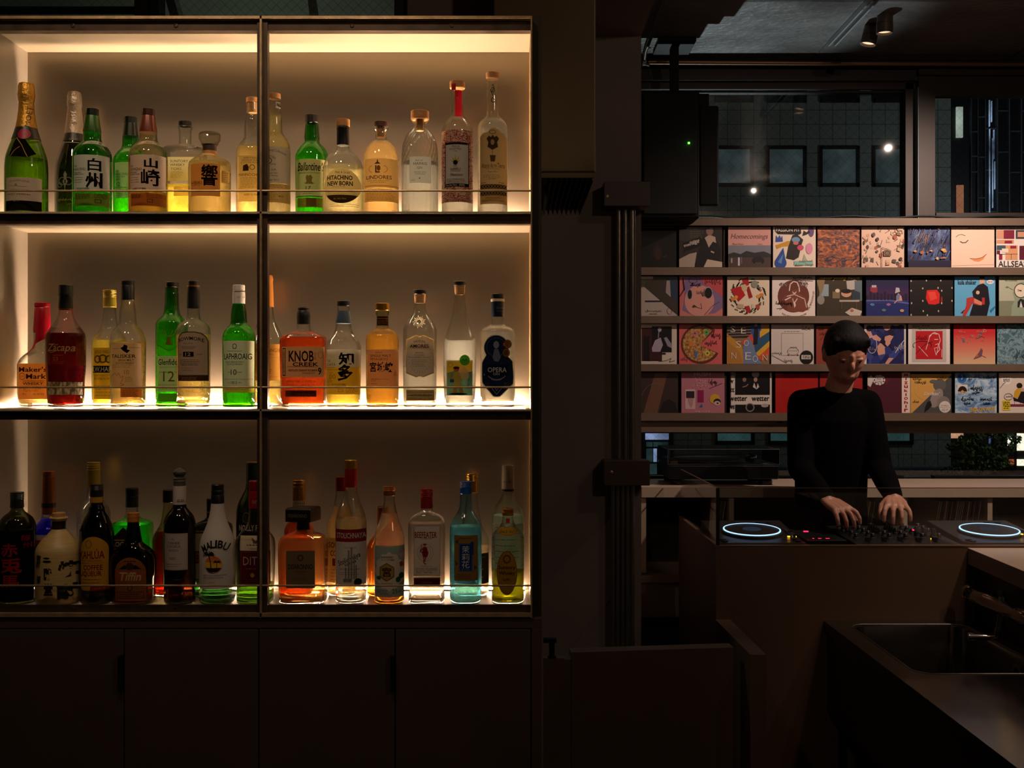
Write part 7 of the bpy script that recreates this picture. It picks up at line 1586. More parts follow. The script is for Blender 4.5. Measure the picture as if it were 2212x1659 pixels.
for px, hgt in ((1984, .034), (1994, .026), (2006, .026), (2016, .028)):
    v = P(px, 1158, 4.02)
    child(MB().lathe([(.009, 0), (.009, hgt * .8), (.007, hgt), (0, hgt)], (min(v.x, mxr - .012), 4.02 + .02 * (px % 3), .9985), 14, GB2), 'tall_knob', mx_, 40)
keys(mx_, [(1973, 1145, .004, REDL), (2013, 1164, .006, AMB), (2006, 1167, .006, WHL), (2018, 1167, .012, WHL), (2030, 1167, .004, WHL)])

# ================================================================ bar, sink, low walls
BARM = pbr('bar_top_laminate', '#c4ae9c', .4, 0, var=.04, scale=9)
zt_ = EYE - .566
bar = thing('bar_counter', 'pale thick bar top running away from the booth on a dark panel', 'bar counter', (2.0, 3.2, 0))
child(MB().prism([(1.574, YB0 - .003), (2.6, YB0 - .003), (2.6, 1.9), (1.47, 1.9)], zt_ - .056, zt_, 'z', BARM), 'top', bar, bevel=.0015)
DARKP = pbr('bar_panel_dark', '#1c1612', .45, 0)
child(MB().prism([(1.60, YB0 - .003), (1.63, YB0 - .003), (1.63, 2.0), (1.585, 2.0), (1.585, 3.2)], 0, zt_ - .0565, 'z', DARKP).box(1.598, 1.6, 3.62, 3.624, .74, .92, EDGE), 'panel', bar)

SST = pbr('sink_steel', '#8c847c', .16, .95, var=.05, scale=6, rvar=.05)
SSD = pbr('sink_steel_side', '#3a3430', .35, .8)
zs = EYE - .8174
sk = thing('sink_unit', 'stainless steel sink bench with a deep basin below the bar top', 'sink', (1.33, 3.0, 0))
sx0, sx1, sy0, sy1 = 1.076, 1.584, 1.9, YB0 - .004
bx_, bX_, by_, bY_ = 1.142, 1.535, 3.13, 3.775
def rrect(x0, x1, y0, y1, r, k=6):
    pts = []
    for cx, cy, a in ((x1 - r, y1 - r, 0), (x0 + r, y1 - r, 90), (x0 + r, y0 + r, 180), (x1 - r, y0 + r, 270)):
        pts += [(cx + r * math.cos(math.radians(a + 90 * i / k)), cy + r * math.sin(math.radians(a + 90 * i / k))) for i in range(k + 1)]
    return pts
m = MB()
inner = rrect(bx_, bX_, by_, bY_, .055); n = len(inner)
def outer_pt(x, y):
    """the point of the bench edge that faces this point of the basin rim"""
    cx, cy = (bx_ + bX_) / 2, (by_ + bY_) / 2
    dx, dy = x - cx, y - cy
    t = min(((sx1 - cx) / dx if dx > 1e-9 else 9), ((sx0 - cx) / dx if dx < -1e-9 else 9), ((sy1 - cy) / dy if dy > 1e-9 else 9), ((by_ - .06 - cy) / dy if dy < -1e-9 else 9))
    return (cx + dx * t, cy + dy * t)
outr = [outer_pt(*p) for p in inner]
vs = [(x, y, zs) for x, y in outr] + [(x, y, zs) for x, y in inner] + [((bx_ + bX_) / 2 + (x - (bx_ + bX_) / 2) * .985, (by_ + bY_) / 2 + (y - (by_ + bY_) / 2) * .99, zs - .006) for x, y in inner] + [((bx_ + bX_) / 2 + (x - (bx_ + bX_) / 2) * .95, (by_ + bY_) / 2 + (y - (by_ + bY_) / 2) * .97, zs - .19) for x, y in inner] + [((bx_ + bX_) / 2 + (x - (bx_ + bX_) / 2) * .8, (by_ + bY_) / 2 + (y - (by_ + bY_) / 2) * .88, zs - .20) for x, y in inner]
fs = [(r * n + i, r * n + (i + 1) % n, (r + 1) * n + (i + 1) % n, (r + 1) * n + i) for r in range(4) for i in range(n)] + [tuple(range(4 * n, 5 * n))]
m.add(vs, fs, SST)
m.box(sx0, sx1, sy0, by_ - .06, zs - .0015, zs, SST)
for cx_, cy_ in ((sx0, sy1), (sx1, sy1), (sx0, by_ - .06), (sx1, by_ - .06)):
    pass
corner = [(sx0, sy1), (sx1, sy1), (sx1, by_ - .06), (sx0, by_ - .06)]
for cxy in corner:
    j = min(range(n), key=lambda i: (outr[i][0] - cxy[0]) ** 2 + (outr[i][1] - cxy[1]) ** 2)
    for i in (j - 1, j):
        a_, b_ = outr[i % n], outr[(i + 1) % n]
        if abs(a_[0] - b_[0]) > 1e-6 and abs(a_[1] - b_[1]) > 1e-6: m.add([(a_[0], a_[1], zs), (b_[0], b_[1], zs), (cxy[0], cxy[1], zs)], [(0, 1, 2)], SST)
child(m, 'basin_top', sk, 30)
child(MB().box(sx0, sx0 + .002, sy0, sy1, zs - .035, zs - .0005, SSD).box(sx0, sx1, sy1 - .002, sy1, zs - .035, zs - .0005, SST), 'edge_band', sk)
child(MB().box(sx0 + .01, sx0 + .014, 1.9, sy1 - .01, .42, zs - .036, SSD), 'apron', sk)
for ly in (3.70, 2.86, 2.2):
    child(MB().tube([(sx0 + .025, ly, .002), (sx0 + .025, ly, zs - .04)], .014, 12, SSD), 'leg', sk, 40)
rim_ = [(x, y, zs + .0004) for x, y in inner]
child(MB().tube(rim_ + [rim_[0]], .0022, 6, PIPE, cap=False), 'rim_highlight', sk, 40)  # bead added along the basin edge to give a highlight line
child(MB().lathe([(.03, 0), (.03, .003), (.022, .004), (.021, .002), (0, .002)], ((bx_ + bX_) / 2, 3.45, zs - .2), 24, EDGE), 'drain', sk, 40)
rg = MB().lathe([(.028, 0), (.03, .003), (.024, .005), (.019, .003), (.018, 0)], (0, 0, 0), 28, PIPE, 'x')
rg.v = [(1.519 - x, 3.34 + y, zs - .055 + z) for x, y, z in rg.v]
child(rg, 'overflow_ring', sk, 40)
fa = thing('mixer_tap', 'chrome bar mixer tap above the sink under the bar top', 'tap', (1.5, 3.45, .865))
CHR = pbr('chrome', '#b8b4b0', .08, 1.0)
child(MB().tube([(1.505, 3.64, .862), (1.505, 3.63, .862), (1.503, 3.50, .864), (1.497, 3.28, .868), (1.495, 3.27, .868), (1.494, 3.16, .869)], [.018, .024, .024, .024, .027, .027], 24, CHR), 'body', fa, 35)
child(MB().tube([(1.505, 3.665, .862), (1.505, 3.642, .862)], .026, 24, CHR), 'handle', fa, 35)
child(MB().tube([(1.50, 3.40, .845), (1.50, 3.42, .80), (1.495, 3.43, .772), (1.47, 3.435, .768), (1.44, 3.44, .767), (1.415, 3.445, .766)], [.012, .011, .011, .011, .0115, .013], 14, CHR), 'spout', fa, 35)
child(MB().tube([(1.502, 3.40, .885), (1.502, 3.40, .905), (1.49, 3.39, .912)], [.014, .012, .01], 14, CHR), 'lever', fa, 35)
for yy in (3.56, 3.30):
    child(MB().tube([(1.51, yy, .865), (1.583, yy, .865)], .014, 14, CHR), 'wall_union', fa, 35)

LOWW = pbr('low_wall_laminate', '#54402f', .55, 0, var=.06, scale=8)
zl = EYE - .813
struct(MB().prism([(.702, YB0 - .003), (.7536, YB0 - .003), (.763, 3.336), (.716, 3.336)], 0, zl, 'z', LOWW).build('wall_low'))
gt = thing('swing_gate', 'low brown swing gate standing between cabinet and low wall', 'gate', (.36, 3.4, 0))
A_, B_ = (X(1234, 3.367), 3.367), (X(1585, 3.432), 3.432)
child(MB().prism([A_, B_, (B_[0] - .004, B_[1] + .055), (A_[0] - .004, A_[1] + .055)], .003, zl, 'z', LOWW), 'panel', gt, bevel=.0012)
L0 = X(1174, 3.36)
child(MB().prism([(L0, 3.36), (A_[0] - .001, 3.367), (A_[0] - .001, 3.42), (L0, 3.413)], .06, Z(1426, 3.36), 'z', LOWW), 'hinge_stile', gt)
hx_ = X(1192, 3.39)
child(MB().lathe([(.013, 0), (.013, .004), (.0085, .005), (.0085, .045), (.0085, .047)], (hx_, 3.39, Z(1426, 3.36) + .0005), 18, pbr('hinge_black', '#15110f', .4, .5)).box(hx_ - .05, hx_ + .014, 3.378, 3.402, Z(1426, 3.36) + .0475, Z(1426, 3.36) + .059, pbr('hinge_black', '#15110f', .4, .5)), 'pivot', gt, 40)

# ================================================================ the disc jockey
SKIN = pbr('skin', '#b8806a', .5, 0, var=.06, scale=30)
CLOTH = pbr('cloth_black', '#060506', .95, 0, bump=.3, bscale=300, spec=.05)
HAIR = pbr('hair_dark', '#080606', .7, 0, bump=.6, bscale=120, stretch=(1, 1, .3), spec=.15)
def blob(m, c, r, mat=None, n=16, rot=None):
    """ellipsoid"""
    vs = []; c = Vector(c)
    K = n // 2
    for i in range(1, K):
        th = PI * i / K
        for k in range(n):
            a = 2 * PI * k / n
            v = Vector((r[0] * math.sin(th) * math.cos(a), r[1] * math.sin(th) * math.sin(a), r[2] * math.cos(th)))
            if rot: v = rot @ v
            vs.append(c + v)
    e = Vector((0, 0, r[2]));
    if rot: e = rot @ e
    vs += [c + e, c - e]
    fs = [((i * n + k), (i * n + (k + 1) % n), ((i + 1) * n + (k + 1) % n), ((i + 1) * n + k)) for i in range(K - 2) for k in range(n)]
    fs += [(len(vs) - 2, (k + 1) % n, k) for k in range(n)] + [(len(vs) - 1, (K - 2) * n + k, (K - 2) * n + (k + 1) % n) for k in range(n)]
    m.add(vs, fs, mat)
def limb(m, pts, rs, mat=None):
    m.tube(pts, rs, 14, mat)
    for p, r in zip(pts, rs): blob(m, p, (r, r, r), mat, 12)
def loft(m, rings, n=24):
    vs = [(c[0] + rx * math.cos(2 * PI * k / n), c[1] + ry * math.sin(2 * PI * k / n), c[2]) for c, rx, ry in rings for k in range(n)]
    m.add(vs, [(i * n + k, i * n + (k + 1) % n, (i + 1) * n + (k + 1) % n, (i + 1) * n + k) for i in range(len(rings) - 1) for k in range(n)] + [tuple(range(n))[::-1], tuple(range((len(rings) - 1) * n, len(rings) * n))])
def hand(m, wr, knuck, up, side):
    """palm, four curled fingers of different lengths and a thumb on the given side"""
    wr, knuck, up = Vector(wr), Vector(knuck), Vector(up)
    d = (knuck - wr).normalized(); s = d.cross(up).normalized() * side; u = s.cross(d).normalized()
    if u.dot(up) < 0: u = -u
    ln = (knuck - wr).length
    for k in range(4):
        off = (k - 1.5) * .0205
        limb(m, [wr + s * off * .55, wr + d * ln * .5 + s * off * .9, knuck + s * off], [.0135, .0135, .0125])
    for k, fl in enumerate((.072, .082, .076, .060)):
        off = (k - 1.5) * .0225
        a = knuck + s * off
        sp = s * (k - 1.5) * .006
        b1 = a + d * fl * .42 + sp - u * .006
        b2 = b1 + (d * .72 - u * .7).normalized() * fl * .34 + sp * .4
        b3 = b2 + (d * .3 - u * .95).normalized() * fl * .27
        limb(m, [a, b1, b2, b3], [.0105, .0095, .0085, .0075])
    t0 = wr + d * ln * .3 - s * .026
    t1 = wr + d * ln * .75 - s * .05 - u * .012
    t2 = t1 + (d * .9 - s * .15 - u * .45).normalized() * .032
    t3 = t2 + (d * .8 + s * .1 - u * .6).normalized() * .026
    limb(m, [t0, t1, t2, t3], [.015, .0125, .011, .0085])
pr = thing('person', 'person in black bending over the mixer with both hands on the controls', 'person', (1.30, 4.49, 0))
RSh, LSh = (1.168, 4.48, 1.472), (1.432, 4.48, 1.472)
REl, LEl = (1.145, 4.42, 1.215), (1.462, 4.42, 1.22)
RWr, LWr = (1.19, 4.19, 1.112), (1.44, 4.185, 1.12)
RKn, LKn = (1.222, 4.115, 1.086), (1.422, 4.108, 1.098)
Hc = Vector((1.322, 4.405, 1.675))
Rh = Matrix.Rotation(math.radians(26), 3, 'X')
m = MB()
blob(m, Hc, (.077, .096, .115), None, 24, Rh)
blob(m, Hc + Rh @ Vector((0, -.022, -.055)), (.058, .068, .068), None, 20, Rh)         # jaw
blob(m, Hc + Rh @ Vector((0, -.098, -.018)), (.013, .018, .024), None, 14, Rh)          # nose
blob(m, Hc + Rh @ Vector((0, -.093, .012)), (.010, .010, .022), None, 12, Rh)
blob(m, Hc + Rh @ Vector((0, -.086, -.064)), (.024, .009, .007), None, 12, Rh)          # lips
blob(m, Hc + Rh @ Vector((0, -.084, -.074)), (.021, .009, .007), None, 12, Rh)
blob(m, Hc + Rh @ Vector((0, -.074, .024)), (.048, .02, .010), None, 14, Rh)            # brow
for s in (-1, 1):
    blob(m, Hc + Rh @ Vector((s * .078, .008, -.012)), (.010, .02, .032), None, 14, Rh)  # ears
    blob(m, Hc + Rh @ Vector((s * .031, -.083, .009)), (.017, .0125, .0075), None, 14, Rh)  # lids
limb(m, [(1.30, 4.475, 1.46), (1.308, 4.455, 1.53), Hc + Vector((0, .02, -.06))], [.058, .054, .05])
for p0, p1, p2, kn, sd_ in ((RSh, REl, RWr, RKn, 1), (LSh, LEl, LWr, LKn, -1)):
    limb(m, [p0, ((p0[0] + p1[0]) / 2, (p0[1] + p1[1]) / 2, (p0[2] + p1[2]) / 2), p1], [.046, .042, .036])
    limb(m, [p1, tuple((a + b) / 2 for a, b in zip(p1, p2)), p2], [.038, .036, .024])
    hand(m, p2, kn, (0, -.25, 1), sd_)
torso = [((1.295, 4.515, .84), .130, .095), ((1.295, 4.515, .95), .142, .104), ((1.295, 4.515, 1.06), .130, .098), ((1.295, 4.51, 1.18), .132, .102), ((1.297, 4.505, 1.30), .142, .110), ((1.30, 4.495, 1.40), .146, .108), ((1.30, 4.485, 1.47), .125, .082), ((1.302, 4.475, 1.51), .075, .062)]
loft(m, torso)
limb(m, [RSh, (1.30, 4.475, 1.478), LSh], [.045, .058, .045])
for s in (-1, 1):
    limb(m, [(1.295 + s * .085, 4.50, .90), (1.295 + s * .10, 4.49, .50), (1.295 + s * .105, 4.51, .10)], [.085, .055, .038])
    limb(m, [(1.295 + s * .105, 4.52, .055), (1.295 + s * .115, 4.42, .045), (1.295 + s * .12, 4.35, .035)], [.042, .038, .028])
def remesh(o, vox, it=4):
    md = o.modifiers.new('surface', 'REMESH'); md.mode = 'VOXEL'; md.voxel_size = vox; md.use_smooth_shade = True
    sm = o.modifiers.new('soften', 'SMOOTH'); sm.iterations = it; sm.factor = .5
m.mats = [SKIN]; m.mi = [0] * len(m.f)
remesh(child(m, 'body', pr, 60), .0042, 3)
m = MB()
loft(m, [(c, rx + .014, ry + .014) for c, rx, ry in torso])
limb(m, [RSh, (1.30, 4.475, 1.478), LSh], [.056, .070, .056])
blob(m, (1.302, 4.47, 1.50), (.085, .075, .035), None, 18)
for p0, p1, p2 in ((RSh, REl, RWr), (LSh, LEl, LWr)):
    limb(m, [p0, ((p0[0] + p1[0]) / 2, (p0[1] + p1[1]) / 2, (p0[2] + p1[2]) / 2), p1], [.058, .055, .05])
    e = tuple(a + (b - a) * .93 for a, b in zip(p1, p2))
    limb(m, [p1, tuple((a + b) / 2 for a, b in zip(p1, p2)), e], [.05, .046, .036])
m.mats = [CLOTH]; m.mi = [0] * len(m.f)
remesh(child(m, 'shirt', pr, 60), .007, 14)
m = MB()
blob(m, (1.295, 4.50, .90), (.172, .122, .11), None, 20)
for s in (-1, 1):
    limb(m, [(1.295 + s * .085, 4.50, .88), (1.295 + s * .10, 4.49, .50), (1.295 + s * .105, 4.51, .11)], [.10, .074, .058])
m.mats = [CLOTH]; m.mi = [0] * len(m.f)
remesh(child(m, 'trousers', pr, 60), .009, 4)
for s in (-1, 1):
    m = MB(); limb(m, [(1.295 + s * .105, 4.525, .052), (1.295 + s * .115, 4.42, .046), (1.295 + s * .12, 4.345, .04)], [.05, .045, .037], CLOTH)
    m.box(1.295 + s * .113 - .04, 1.295 + s * .113 + .04, 4.32, 4.56, .002, .02, CLOTH)
    remesh(child(m, 'shoe', pr, 60), .008, 3)
m = MB()
blob(m, Hc + Rh @ Vector((0, .012, .028)), (.086, .1, .1), HAIR, 24, Rh)
blob(m, Hc + Rh @ Vector((0, .05, -.01)), (.08, .068, .085), HAIR, 20, Rh)
blob(m, Hc + Rh @ Vector((0, -.018, .062)), (.081, .068, .052), HAIR, 24, Rh)
for k in range(9):
    x = (k - 4) * .0155
    limb(m, [Hc + Rh @ Vector((x, -.055, .075)), Hc + Rh @ Vector((x * 1.1, -.082 + abs(x) * .45, .055)), Hc + Rh @ Vector((x * 1.15 + .006, -.086 + abs(x) * .55, .036 + .008 * (k % 3)))], [.014, .010, .005], HAIR)
m.mats = [HAIR]; m.mi = [0] * len(m.f)
remesh(child(m, 'hair', pr, 60), .006, 9)
for s in (-1, 1):
    c = Hc + Rh @ Vector((s * .031, -.0815, .002))
    m = MB(); blob(m, c, (.0125, .0085, .0075), pbr('eye_white', '#6a625c', .4, spec=.2), 14, Rh)
    blob(m, c + Rh @ Vector((0, -.0055, -.002)), (.0055, .0045, .0055), pbr('iris_dark', '#120b08', .4, spec=.2), 12, Rh)
    child(m, 'eye', pr, 60)
# ================================================================ the street outside
YE = 24.0
FT = pbr('facade_grout', '#2e2f2a', .8)
def facade(name, col, col2, mortar):
    if name in MATS: return MATS[name]
    m, nt, out = newmat(name)
    tc = N(nt, 'ShaderNodeTexCoord'); mp = N(nt, 'ShaderNodeMapping'); mp.inputs['Rotation'].default_value = (PI / 2, 0, 0)
    L(nt, tc.outputs['Object'], mp.inputs[0])
    br = N(nt, 'ShaderNodeTexBrick'); br.offset = 0; br.squash = 1
    br.inputs['Color1'].default_value = lin(col); br.inputs['Color2'].default_value = lin(col2); br.inputs['Mortar'].default_value = lin(mortar)
    br.inputs['Scale'].default_value = 1; br.inputs['Mortar Size'].default_value = .006; br.inputs['Brick Width'].default_value = .284; br.inputs['Row Height'].default_value = .31
    L(nt, mp.outputs[0], br.inputs['Vector'])
    b = N(nt, 'ShaderNodeBsdfPrincipled'); b.inputs['Roughness'].default_value = .55; L(nt, br.outputs['Color'], b.inputs['Base Color'])
    L(nt, b.outputs[0], out.inputs[0]); MATS[name] = m
    return m
TILE = facade('facade_tiles', '#8a8c7e', '#858778', '#3a3b36')
ex = lambda px: X(px, YE)
ez = lambda py: Z(py, YE)
fb = thing('tiled_building', 'grey tiled building across the street with a grid of dark-framed windows', 'building', (ex(1600), YE, -4))
m = MB().box(ex(1100), ex(2054), YE, YE + .5, -4, 10, TILE)
o = child(m, 'wall', fb)
DK = pbr('window_frame_far', '#0c0d10', .5, .2)
def wlit(name, col, s0, s1):
    """a lit window pane, its brightness varied by noise"""
    if name in MATS: return MATS[name]
    m, nt, out = newmat(name)
    n = noise(nt, 1.6, 2, .5)
    mr = N(nt, 'ShaderNodeMapRange'); mr.inputs['From Min'].default_value = .35; mr.inputs['From Max'].default_value = .7
    mr.inputs['To Min'].default_value = s0; mr.inputs['To Max'].default_value = s1
    L(nt, n.outputs['Fac'], mr.inputs['Value'])
    e = N(nt, 'ShaderNodeEmission'); e.inputs[0].default_value = lin(col); L(nt, mr.outputs[0], e.inputs[1]); L(nt, e.outputs[0], out.inputs[0])
    MATS[name] = m; return m
P1 = wlit('far_pane_blue', '#a0b8c0', .04, .13)
P2 = wlit('far_pane_dark', '#22303a', .02, .05)
P3 = wlit('far_pane_teal', '#7ab0b4', .10, .17)
for row, (y0, y1) in enumerate(((134, 222), (316, 404), (872, 960))):
    for c in range(1 if row == 2 else 0, 5):
        x0 = 1429 + c * 114.2 if row < 2 else 1431 + c * 114.2
        x1 = x0 + 84
        f = MB()
        for q in ((x0, x0 + 4, y0, y1), (x1 - 8, x1, y0, y1), (x0, x1, y0, y0 + 7), (x0, x1, y1 - 8, y1)):
            f.box(ex(q[0]), ex(q[1]), YE - .06, YE, ez(q[3]), ez(q[2]), DK)
        w_ = child(f, 'window', fb)
        pm = P2 if row == 0 else (P3 if row == 2 else P1)
        p_ = child(MB().box(ex(x0 + 4), ex(x1 - 8), YE - .02, YE - .01, ez(y1 - 8), ez(y0 + 7), pm), 'pane', fb)
        p_.parent = w_
child(MB().box(ex(1100), ex(2054), YE - .03, YE, ez(1012), ez(1008), pbr('ledge_far', '#5a6468', .6)).box(ex(1100), ex(2054), YE - .02, YE, ez(1060), ez(1012), pbr('base_far', '#38444c', .6)), 'base_course', fb)
ex2 = lambda px: X(px, YE + .54)
ez2 = lambda py: Z(py, YE + .54)
# dark tower with a metal grid and lit slots
tb = thing('dark_tower', 'dark tower beyond the narrow window with pale glazing bars and two lit slots', 'building', (ex2(2150), YE + .6, -4))
child(MB().box(ex2(2052), ex2(2330), YE + .6, YE + 1.2, -4, 10, pbr('tower_dark', '#07080a', .5)), 'wall', tb)
GBAR = pbr('glazing_bar_pale', '#6a7078', .4, .3)
for px, w in ((2097, 1.2), (2111, 1.4), (2127, 1.2), (2153, 2.6), (2179, 2.6), (2205, 2.6), (2232, 2.6)):
    child(MB().box(ex2(px - w / 2), ex2(px + w / 2), YE + .5, YE + .6, ez2(470), ez2(200), GBAR), 'upright_bar', tb)
for px0, px1, ys in ((2097, 2111, (285, 338, 372, 458)), (2111, 2127, (253, 340, 428)), (2127, 2153, (278, 368, 458)), (2153, 2179, (240, 329, 417)), (2179, 2205, (284, 373, 461)), (2205, 2232, (240, 329, 417))):
    for y in ys: child(MB().box(ex2(px0), ex2(px1), YE + .5, YE + .58, ez2(y + 1), ez2(y - 1), GBAR), 'cross_bar', tb)
child(MB().box(ex2(2066), ex2(2079.5), YE + .52, YE + .58, ez2(297), ez2(231), wlit('slot_white', '#d8e4d8', .25, .7)), 'lit_slot', tb)
child(MB().box(ex2(2067), ex2(2081), YE + .52, YE + .58, ez2(462), ez2(400), wlit('slot_orange', '#d88a68', .35, .6)), 'lit_slot', tb)
nb = MB()
for px, w, y0, y1 in ((2134.5, 1.0, 218, 275), (2139, 1.2, 220, 265), (2135, .9, 280, 460), (2144, 1.2, 282, 345), (2141.5, .9, 300, 450), (2146, .7, 350, 410)):
    nb.box(ex2(px - w / 2), ex2(px + w / 2), YE + .45, YE + .5, ez2(y1), ez2(y0), wlit('neon_cool', '#a8c0e8', .1, .9))
child(nb, 'light_streak', tb)
# lit shop fronts low down
sh = thing('lit_shop', 'brightly lit shop front behind the street tree', 'shop', (ex(2140), YE + .3, -4))
sf = MB().box(ex(2055), ex(2330), YE + .3, YE + .4, -4, ez(860), pbr('shop_dark', '#16150f', .6))
child(sf, 'wall', sh)
SW = wlit('shop_white', '#fff2dc', 1.2, 2.4); SO = wlit('shop_orange', '#e8683c', .5, .9); SG = wlit('shop_dim', '#5a5a44', .05, .3)
for x0, x1, y0, y1, mm in ((2066, 2083, 908, 927, SW), (2062, 2092, 932, 948, wlit('shop_peach', '#e8a888', .5, 1.1)), (2159, 2186, 908, 924, SG), (2189, 2198, 908, 930, SW), (2189, 2202, 944, 965, SW), (2206, 2240, 908, 975, SW), (2158, 2202, 994, 1005, SO), (2207, 2240, 994, 1008, SW), (2160, 2188, 930, 990, SG), (2085, 2150, 950, 1000, wlit('shop_gloom', '#3a4030', .02, .1))):
    child(MB().box(ex(x0), ex(x1), YE + .26, YE + .3, ez(y1), ez(y0), mm), 'window_pane', sh)
child(MB().box(ex(2202), ex(2205.5), YE + .2, YE + .26, ez(1020), ez(900), DK).box(ex(2155), ex(2158), YE + .2, YE + .26, ez(1020), ez(900), DK).box(ex(2150), ex(2204), YE + .2, YE + .26, ez(1008), ez(1006), DK), 'frame', sh)
child(MB().box(ex(2146.5), ex(2149), YE + .2, YE + .25, ez(1010), ez(908), wlit('neon_blue', '#7aa0e8', .1, 1.2)), 'sign_light', sh)
sl = thing('lit_shop', 'bluish lit shop window across the street behind the turntable lid', 'shop', (ex(1415), YE - .5, -4))
child(MB().box(ex(1375), ex(1448), YE - .5, YE - .4, -4, ez(920), DK), 'wall', sl)
SB = wlit('shop_blue', '#a8b8f0', .3, 1.1); ST_ = wlit('shop_teal', '#5a7c80', .08, .3)
for x0, x1, y0, y1, mm in ((1388, 1437, 925, 947, SB), (1390, 1403, 952, 962, ST_), (1405, 1436, 952, 962, ST_), (1390, 1403, 966, 994, ST_), (1405, 1412, 966, 994, SB), (1415, 1440, 966, 994, ST_), (1390, 1412, 998, 1020, ST_)):
    child(MB().box(ex(x0), ex(x1), YE - .54, YE - .5, ez(y1), ez(y0), mm), 'window_pane', sl)
# street tree
tree = thing('street_tree', 'leafy dark green street tree in front of the lit shop', 'tree', (X(2120, 12), 12, -4))
child(MB().tube([(X(2124, 12), 12, -4), (X(2122, 12), 12.05, -.2), (X(2116, 12), 12, .7), (X(2110, 12), 12, 1.15)], [.08, .07, .05, .02], 10, pbr('bark', '#2c241c', .9)), 'trunk', tree, 40)
LEAF = pbr('leaf_dark', '#4a6a3a', .6, 0, var=.3, scale=3)
m = MB(); rl = random.Random(11)
tufts = [(2068, 966, 24, 9), (2095, 950, 26, 12), (2130, 930, 30, 14), (2165, 942, 24, 10), (2112, 975, 34, 16), (2150, 972, 30, 14), (2178, 966, 18, 10), (2085, 1000, 26, 10), (2125, 1008, 40, 16), (2060, 1016, 26, 8), (2165, 1000, 22, 10), (2196, 950, 12, 8), (2140, 990, 26, 14)]
for cx, cy, rx, ry in tufts:
    for k in range(int(rx * ry * .6)):
        q = rl.random() * 2 * PI; rr = rl.random() ** .5
        c = P(cx + rx * rr * math.cos(q), cy + ry * rr * math.sin(q), 12 + rl.uniform(-.25, .25))
        a = Vector((rl.uniform(-1, 1), rl.uniform(-1, 1), rl.uniform(-1, 1))).normalized(); b2 = a.cross(Vector((rl.uniform(-1, 1), rl.uniform(-1, 1), 1))).normalized()
        s = rl.uniform(.012, .024)
        m.add([c - a * s * 1.6, c + b2 * s * .7, c + a * s * 1.6, c - b2 * s * .7], [(0, 1, 2, 3)], LEAF)
o = child(m, 'foliage', tree); o['kind'] = 'stuff'
for k, (px, py) in enumerate(((2050, 985), (2175, 955), (2090, 940))):
    child(MB().tube([(X(2116, 12), 12, .6), P((px + 2116) / 2, py + 8, 12), P(px, py, 12)], [.03, .02, .008], 8, pbr('bark', '#2c241c', .9)), 'branch', tree, 40)
struct(MB().box(-14, 22, 6.5, 40, -4.05, -4, pbr('asphalt', '#1a1b1c', .7)).build('ground_outside'))

# ================================================================ light
def lamp(name, kind, loc, power, col, target=None, **kw):
    l = bpy.data.lights.new(name, kind); l.energy = power; l.color = lin(col)[:3]
    for k, v in kw.items(): setattr(l, k, v)
    o = bpy.data.objects.new(name, l); COL.objects.link(o); o.location = loc
    if target is not None: o.rotation_euler = (Vector(target) - Vector(loc)).to_track_quat('-Z', 'Y').to_euler()
    return o
lamp('record_spot', 'SPOT', (2.2, 3.85, 2.93), 128, '#ffe0d0', (1.6, 4.95, 1.6), spot_size=math.radians(95), spot_blend=.9, shadow_soft_size=.008)
lamp('bar_spot', 'SPOT', (2.2, 3.3, 2.95), 60, '#ffdcc4', (2.0, 3.7, .95), spot_size=math.radians(50), spot_blend=.9, shadow_soft_size=.04)
lamp('room_fill', 'POINT', (1.5, .5, 2.85), 17, '#ffdcc0', shadow_soft_size=.05)  # added ambient fill for the whole room, no fitting seen
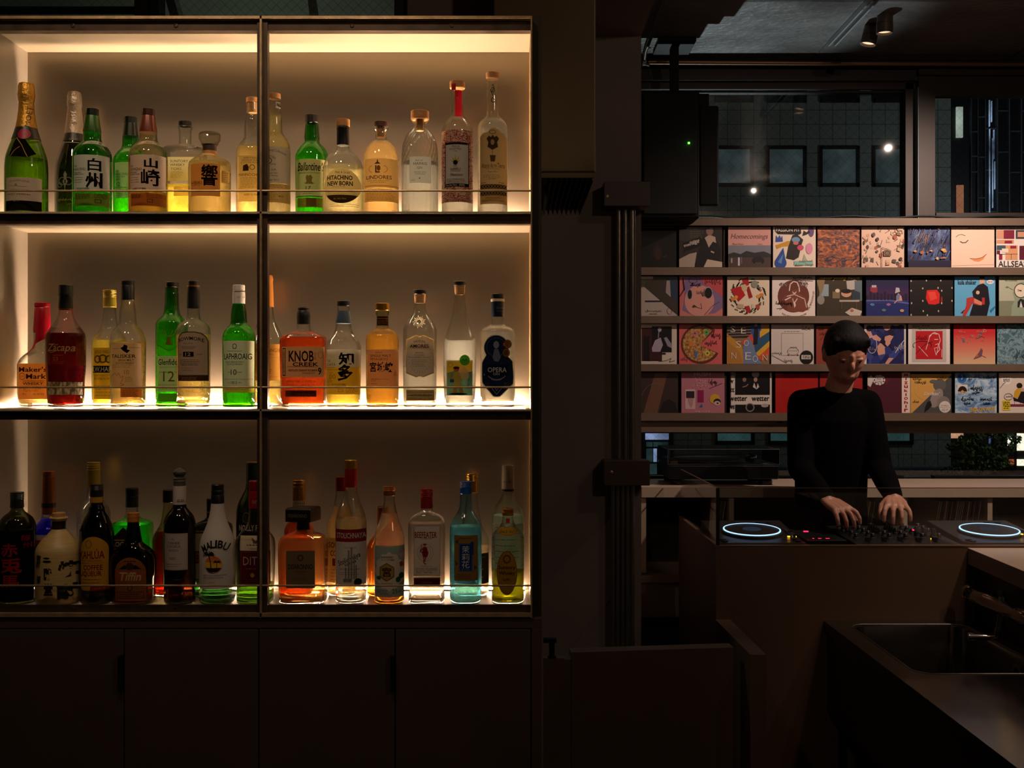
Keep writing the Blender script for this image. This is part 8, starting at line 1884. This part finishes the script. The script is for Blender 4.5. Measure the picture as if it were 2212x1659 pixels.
for xs_ in (-1.0, -.45, .1):
    lamp('bar_lamp', 'SPOT', (xs_, 1.55, 2.98), 16, '#ffdcb8', (xs_, 2.45, 1.85), spot_size=math.radians(75), spot_blend=1.0, shadow_soft_size=.07)
lamp('courtyard_fill', 'POINT', (-1.2, 4.6, 3.7), 40, '#dfe4d8', shadow_soft_size=.1)  # added fill so the view through the upper window isn't black
lamp('room_fill', 'POINT', (1.75, 2.3, 2.95), 5, '#ffe4d0', shadow_soft_size=.008)  # second added fill, lifts the pillar, gate and booth
lamp('ceiling_patch_spot', 'SPOT', (.7, 9.0, -1.6), 1200, '#e4ecf4', (1.04, 4.5, 3.04), spot_size=math.radians(12), spot_blend=.7, shadow_soft_size=.06)  # unseen spot added outside, aimed up to make the bright ceiling patch
lamp('tree_fill', 'POINT', (6.5, 10.5, 2.5), 60, '#e8e4d0', shadow_soft_size=.1)  # unseen light added to brighten the leaves
lamp('tower_fill', 'POINT', (10.5, 20, 5), 160, '#c8d4e8', shadow_soft_size=.3)  # unseen light added so the tower's bars show
lamp('facade_fill', 'POINT', (2.5, 16, 5.5), 48, '#d4d4bc', shadow_soft_size=.6)  # unseen light added to lift the tiled facade
w = bpy.data.worlds.new('night'); SC.world = w; w.use_nodes = True
bg = w.node_tree.nodes['Background']; bg.inputs[0].default_value = lin('#1c2430'); bg.inputs[1].default_value = .12

cam = bpy.data.cameras.new('camera'); cam.sensor_width = 36; cam.lens = 36 * F / 2212; cam.clip_end = 200; cam.clip_start = .05
co = bpy.data.objects.new('camera', cam); COL.objects.link(co); co.location = (0, 0, EYE); co.rotation_euler = (PI / 2, 0, 0)
SC.camera = co
vs_ = SC.view_settings
SC.display_settings.display_device = 'sRGB'
vs_.view_transform = 'Standard'; vs_.look = 'None'; vs_.gamma = 1; vs_.exposure = 0; vs_.use_curve_mapping = False
cy = SC.cycles
cy.max_bounces = 12; cy.diffuse_bounces = 4; cy.glossy_bounces = 4; cy.transmission_bounces = 10; cy.transparent_max_bounces = 48
cy.caustics_reflective = False; cy.caustics_refractive = False
cy.sample_clamp_indirect = 4; cy.sample_clamp_direct = 0
cy.use_denoising = True
cy.use_adaptive_sampling = True; cy.adaptive_threshold = .02
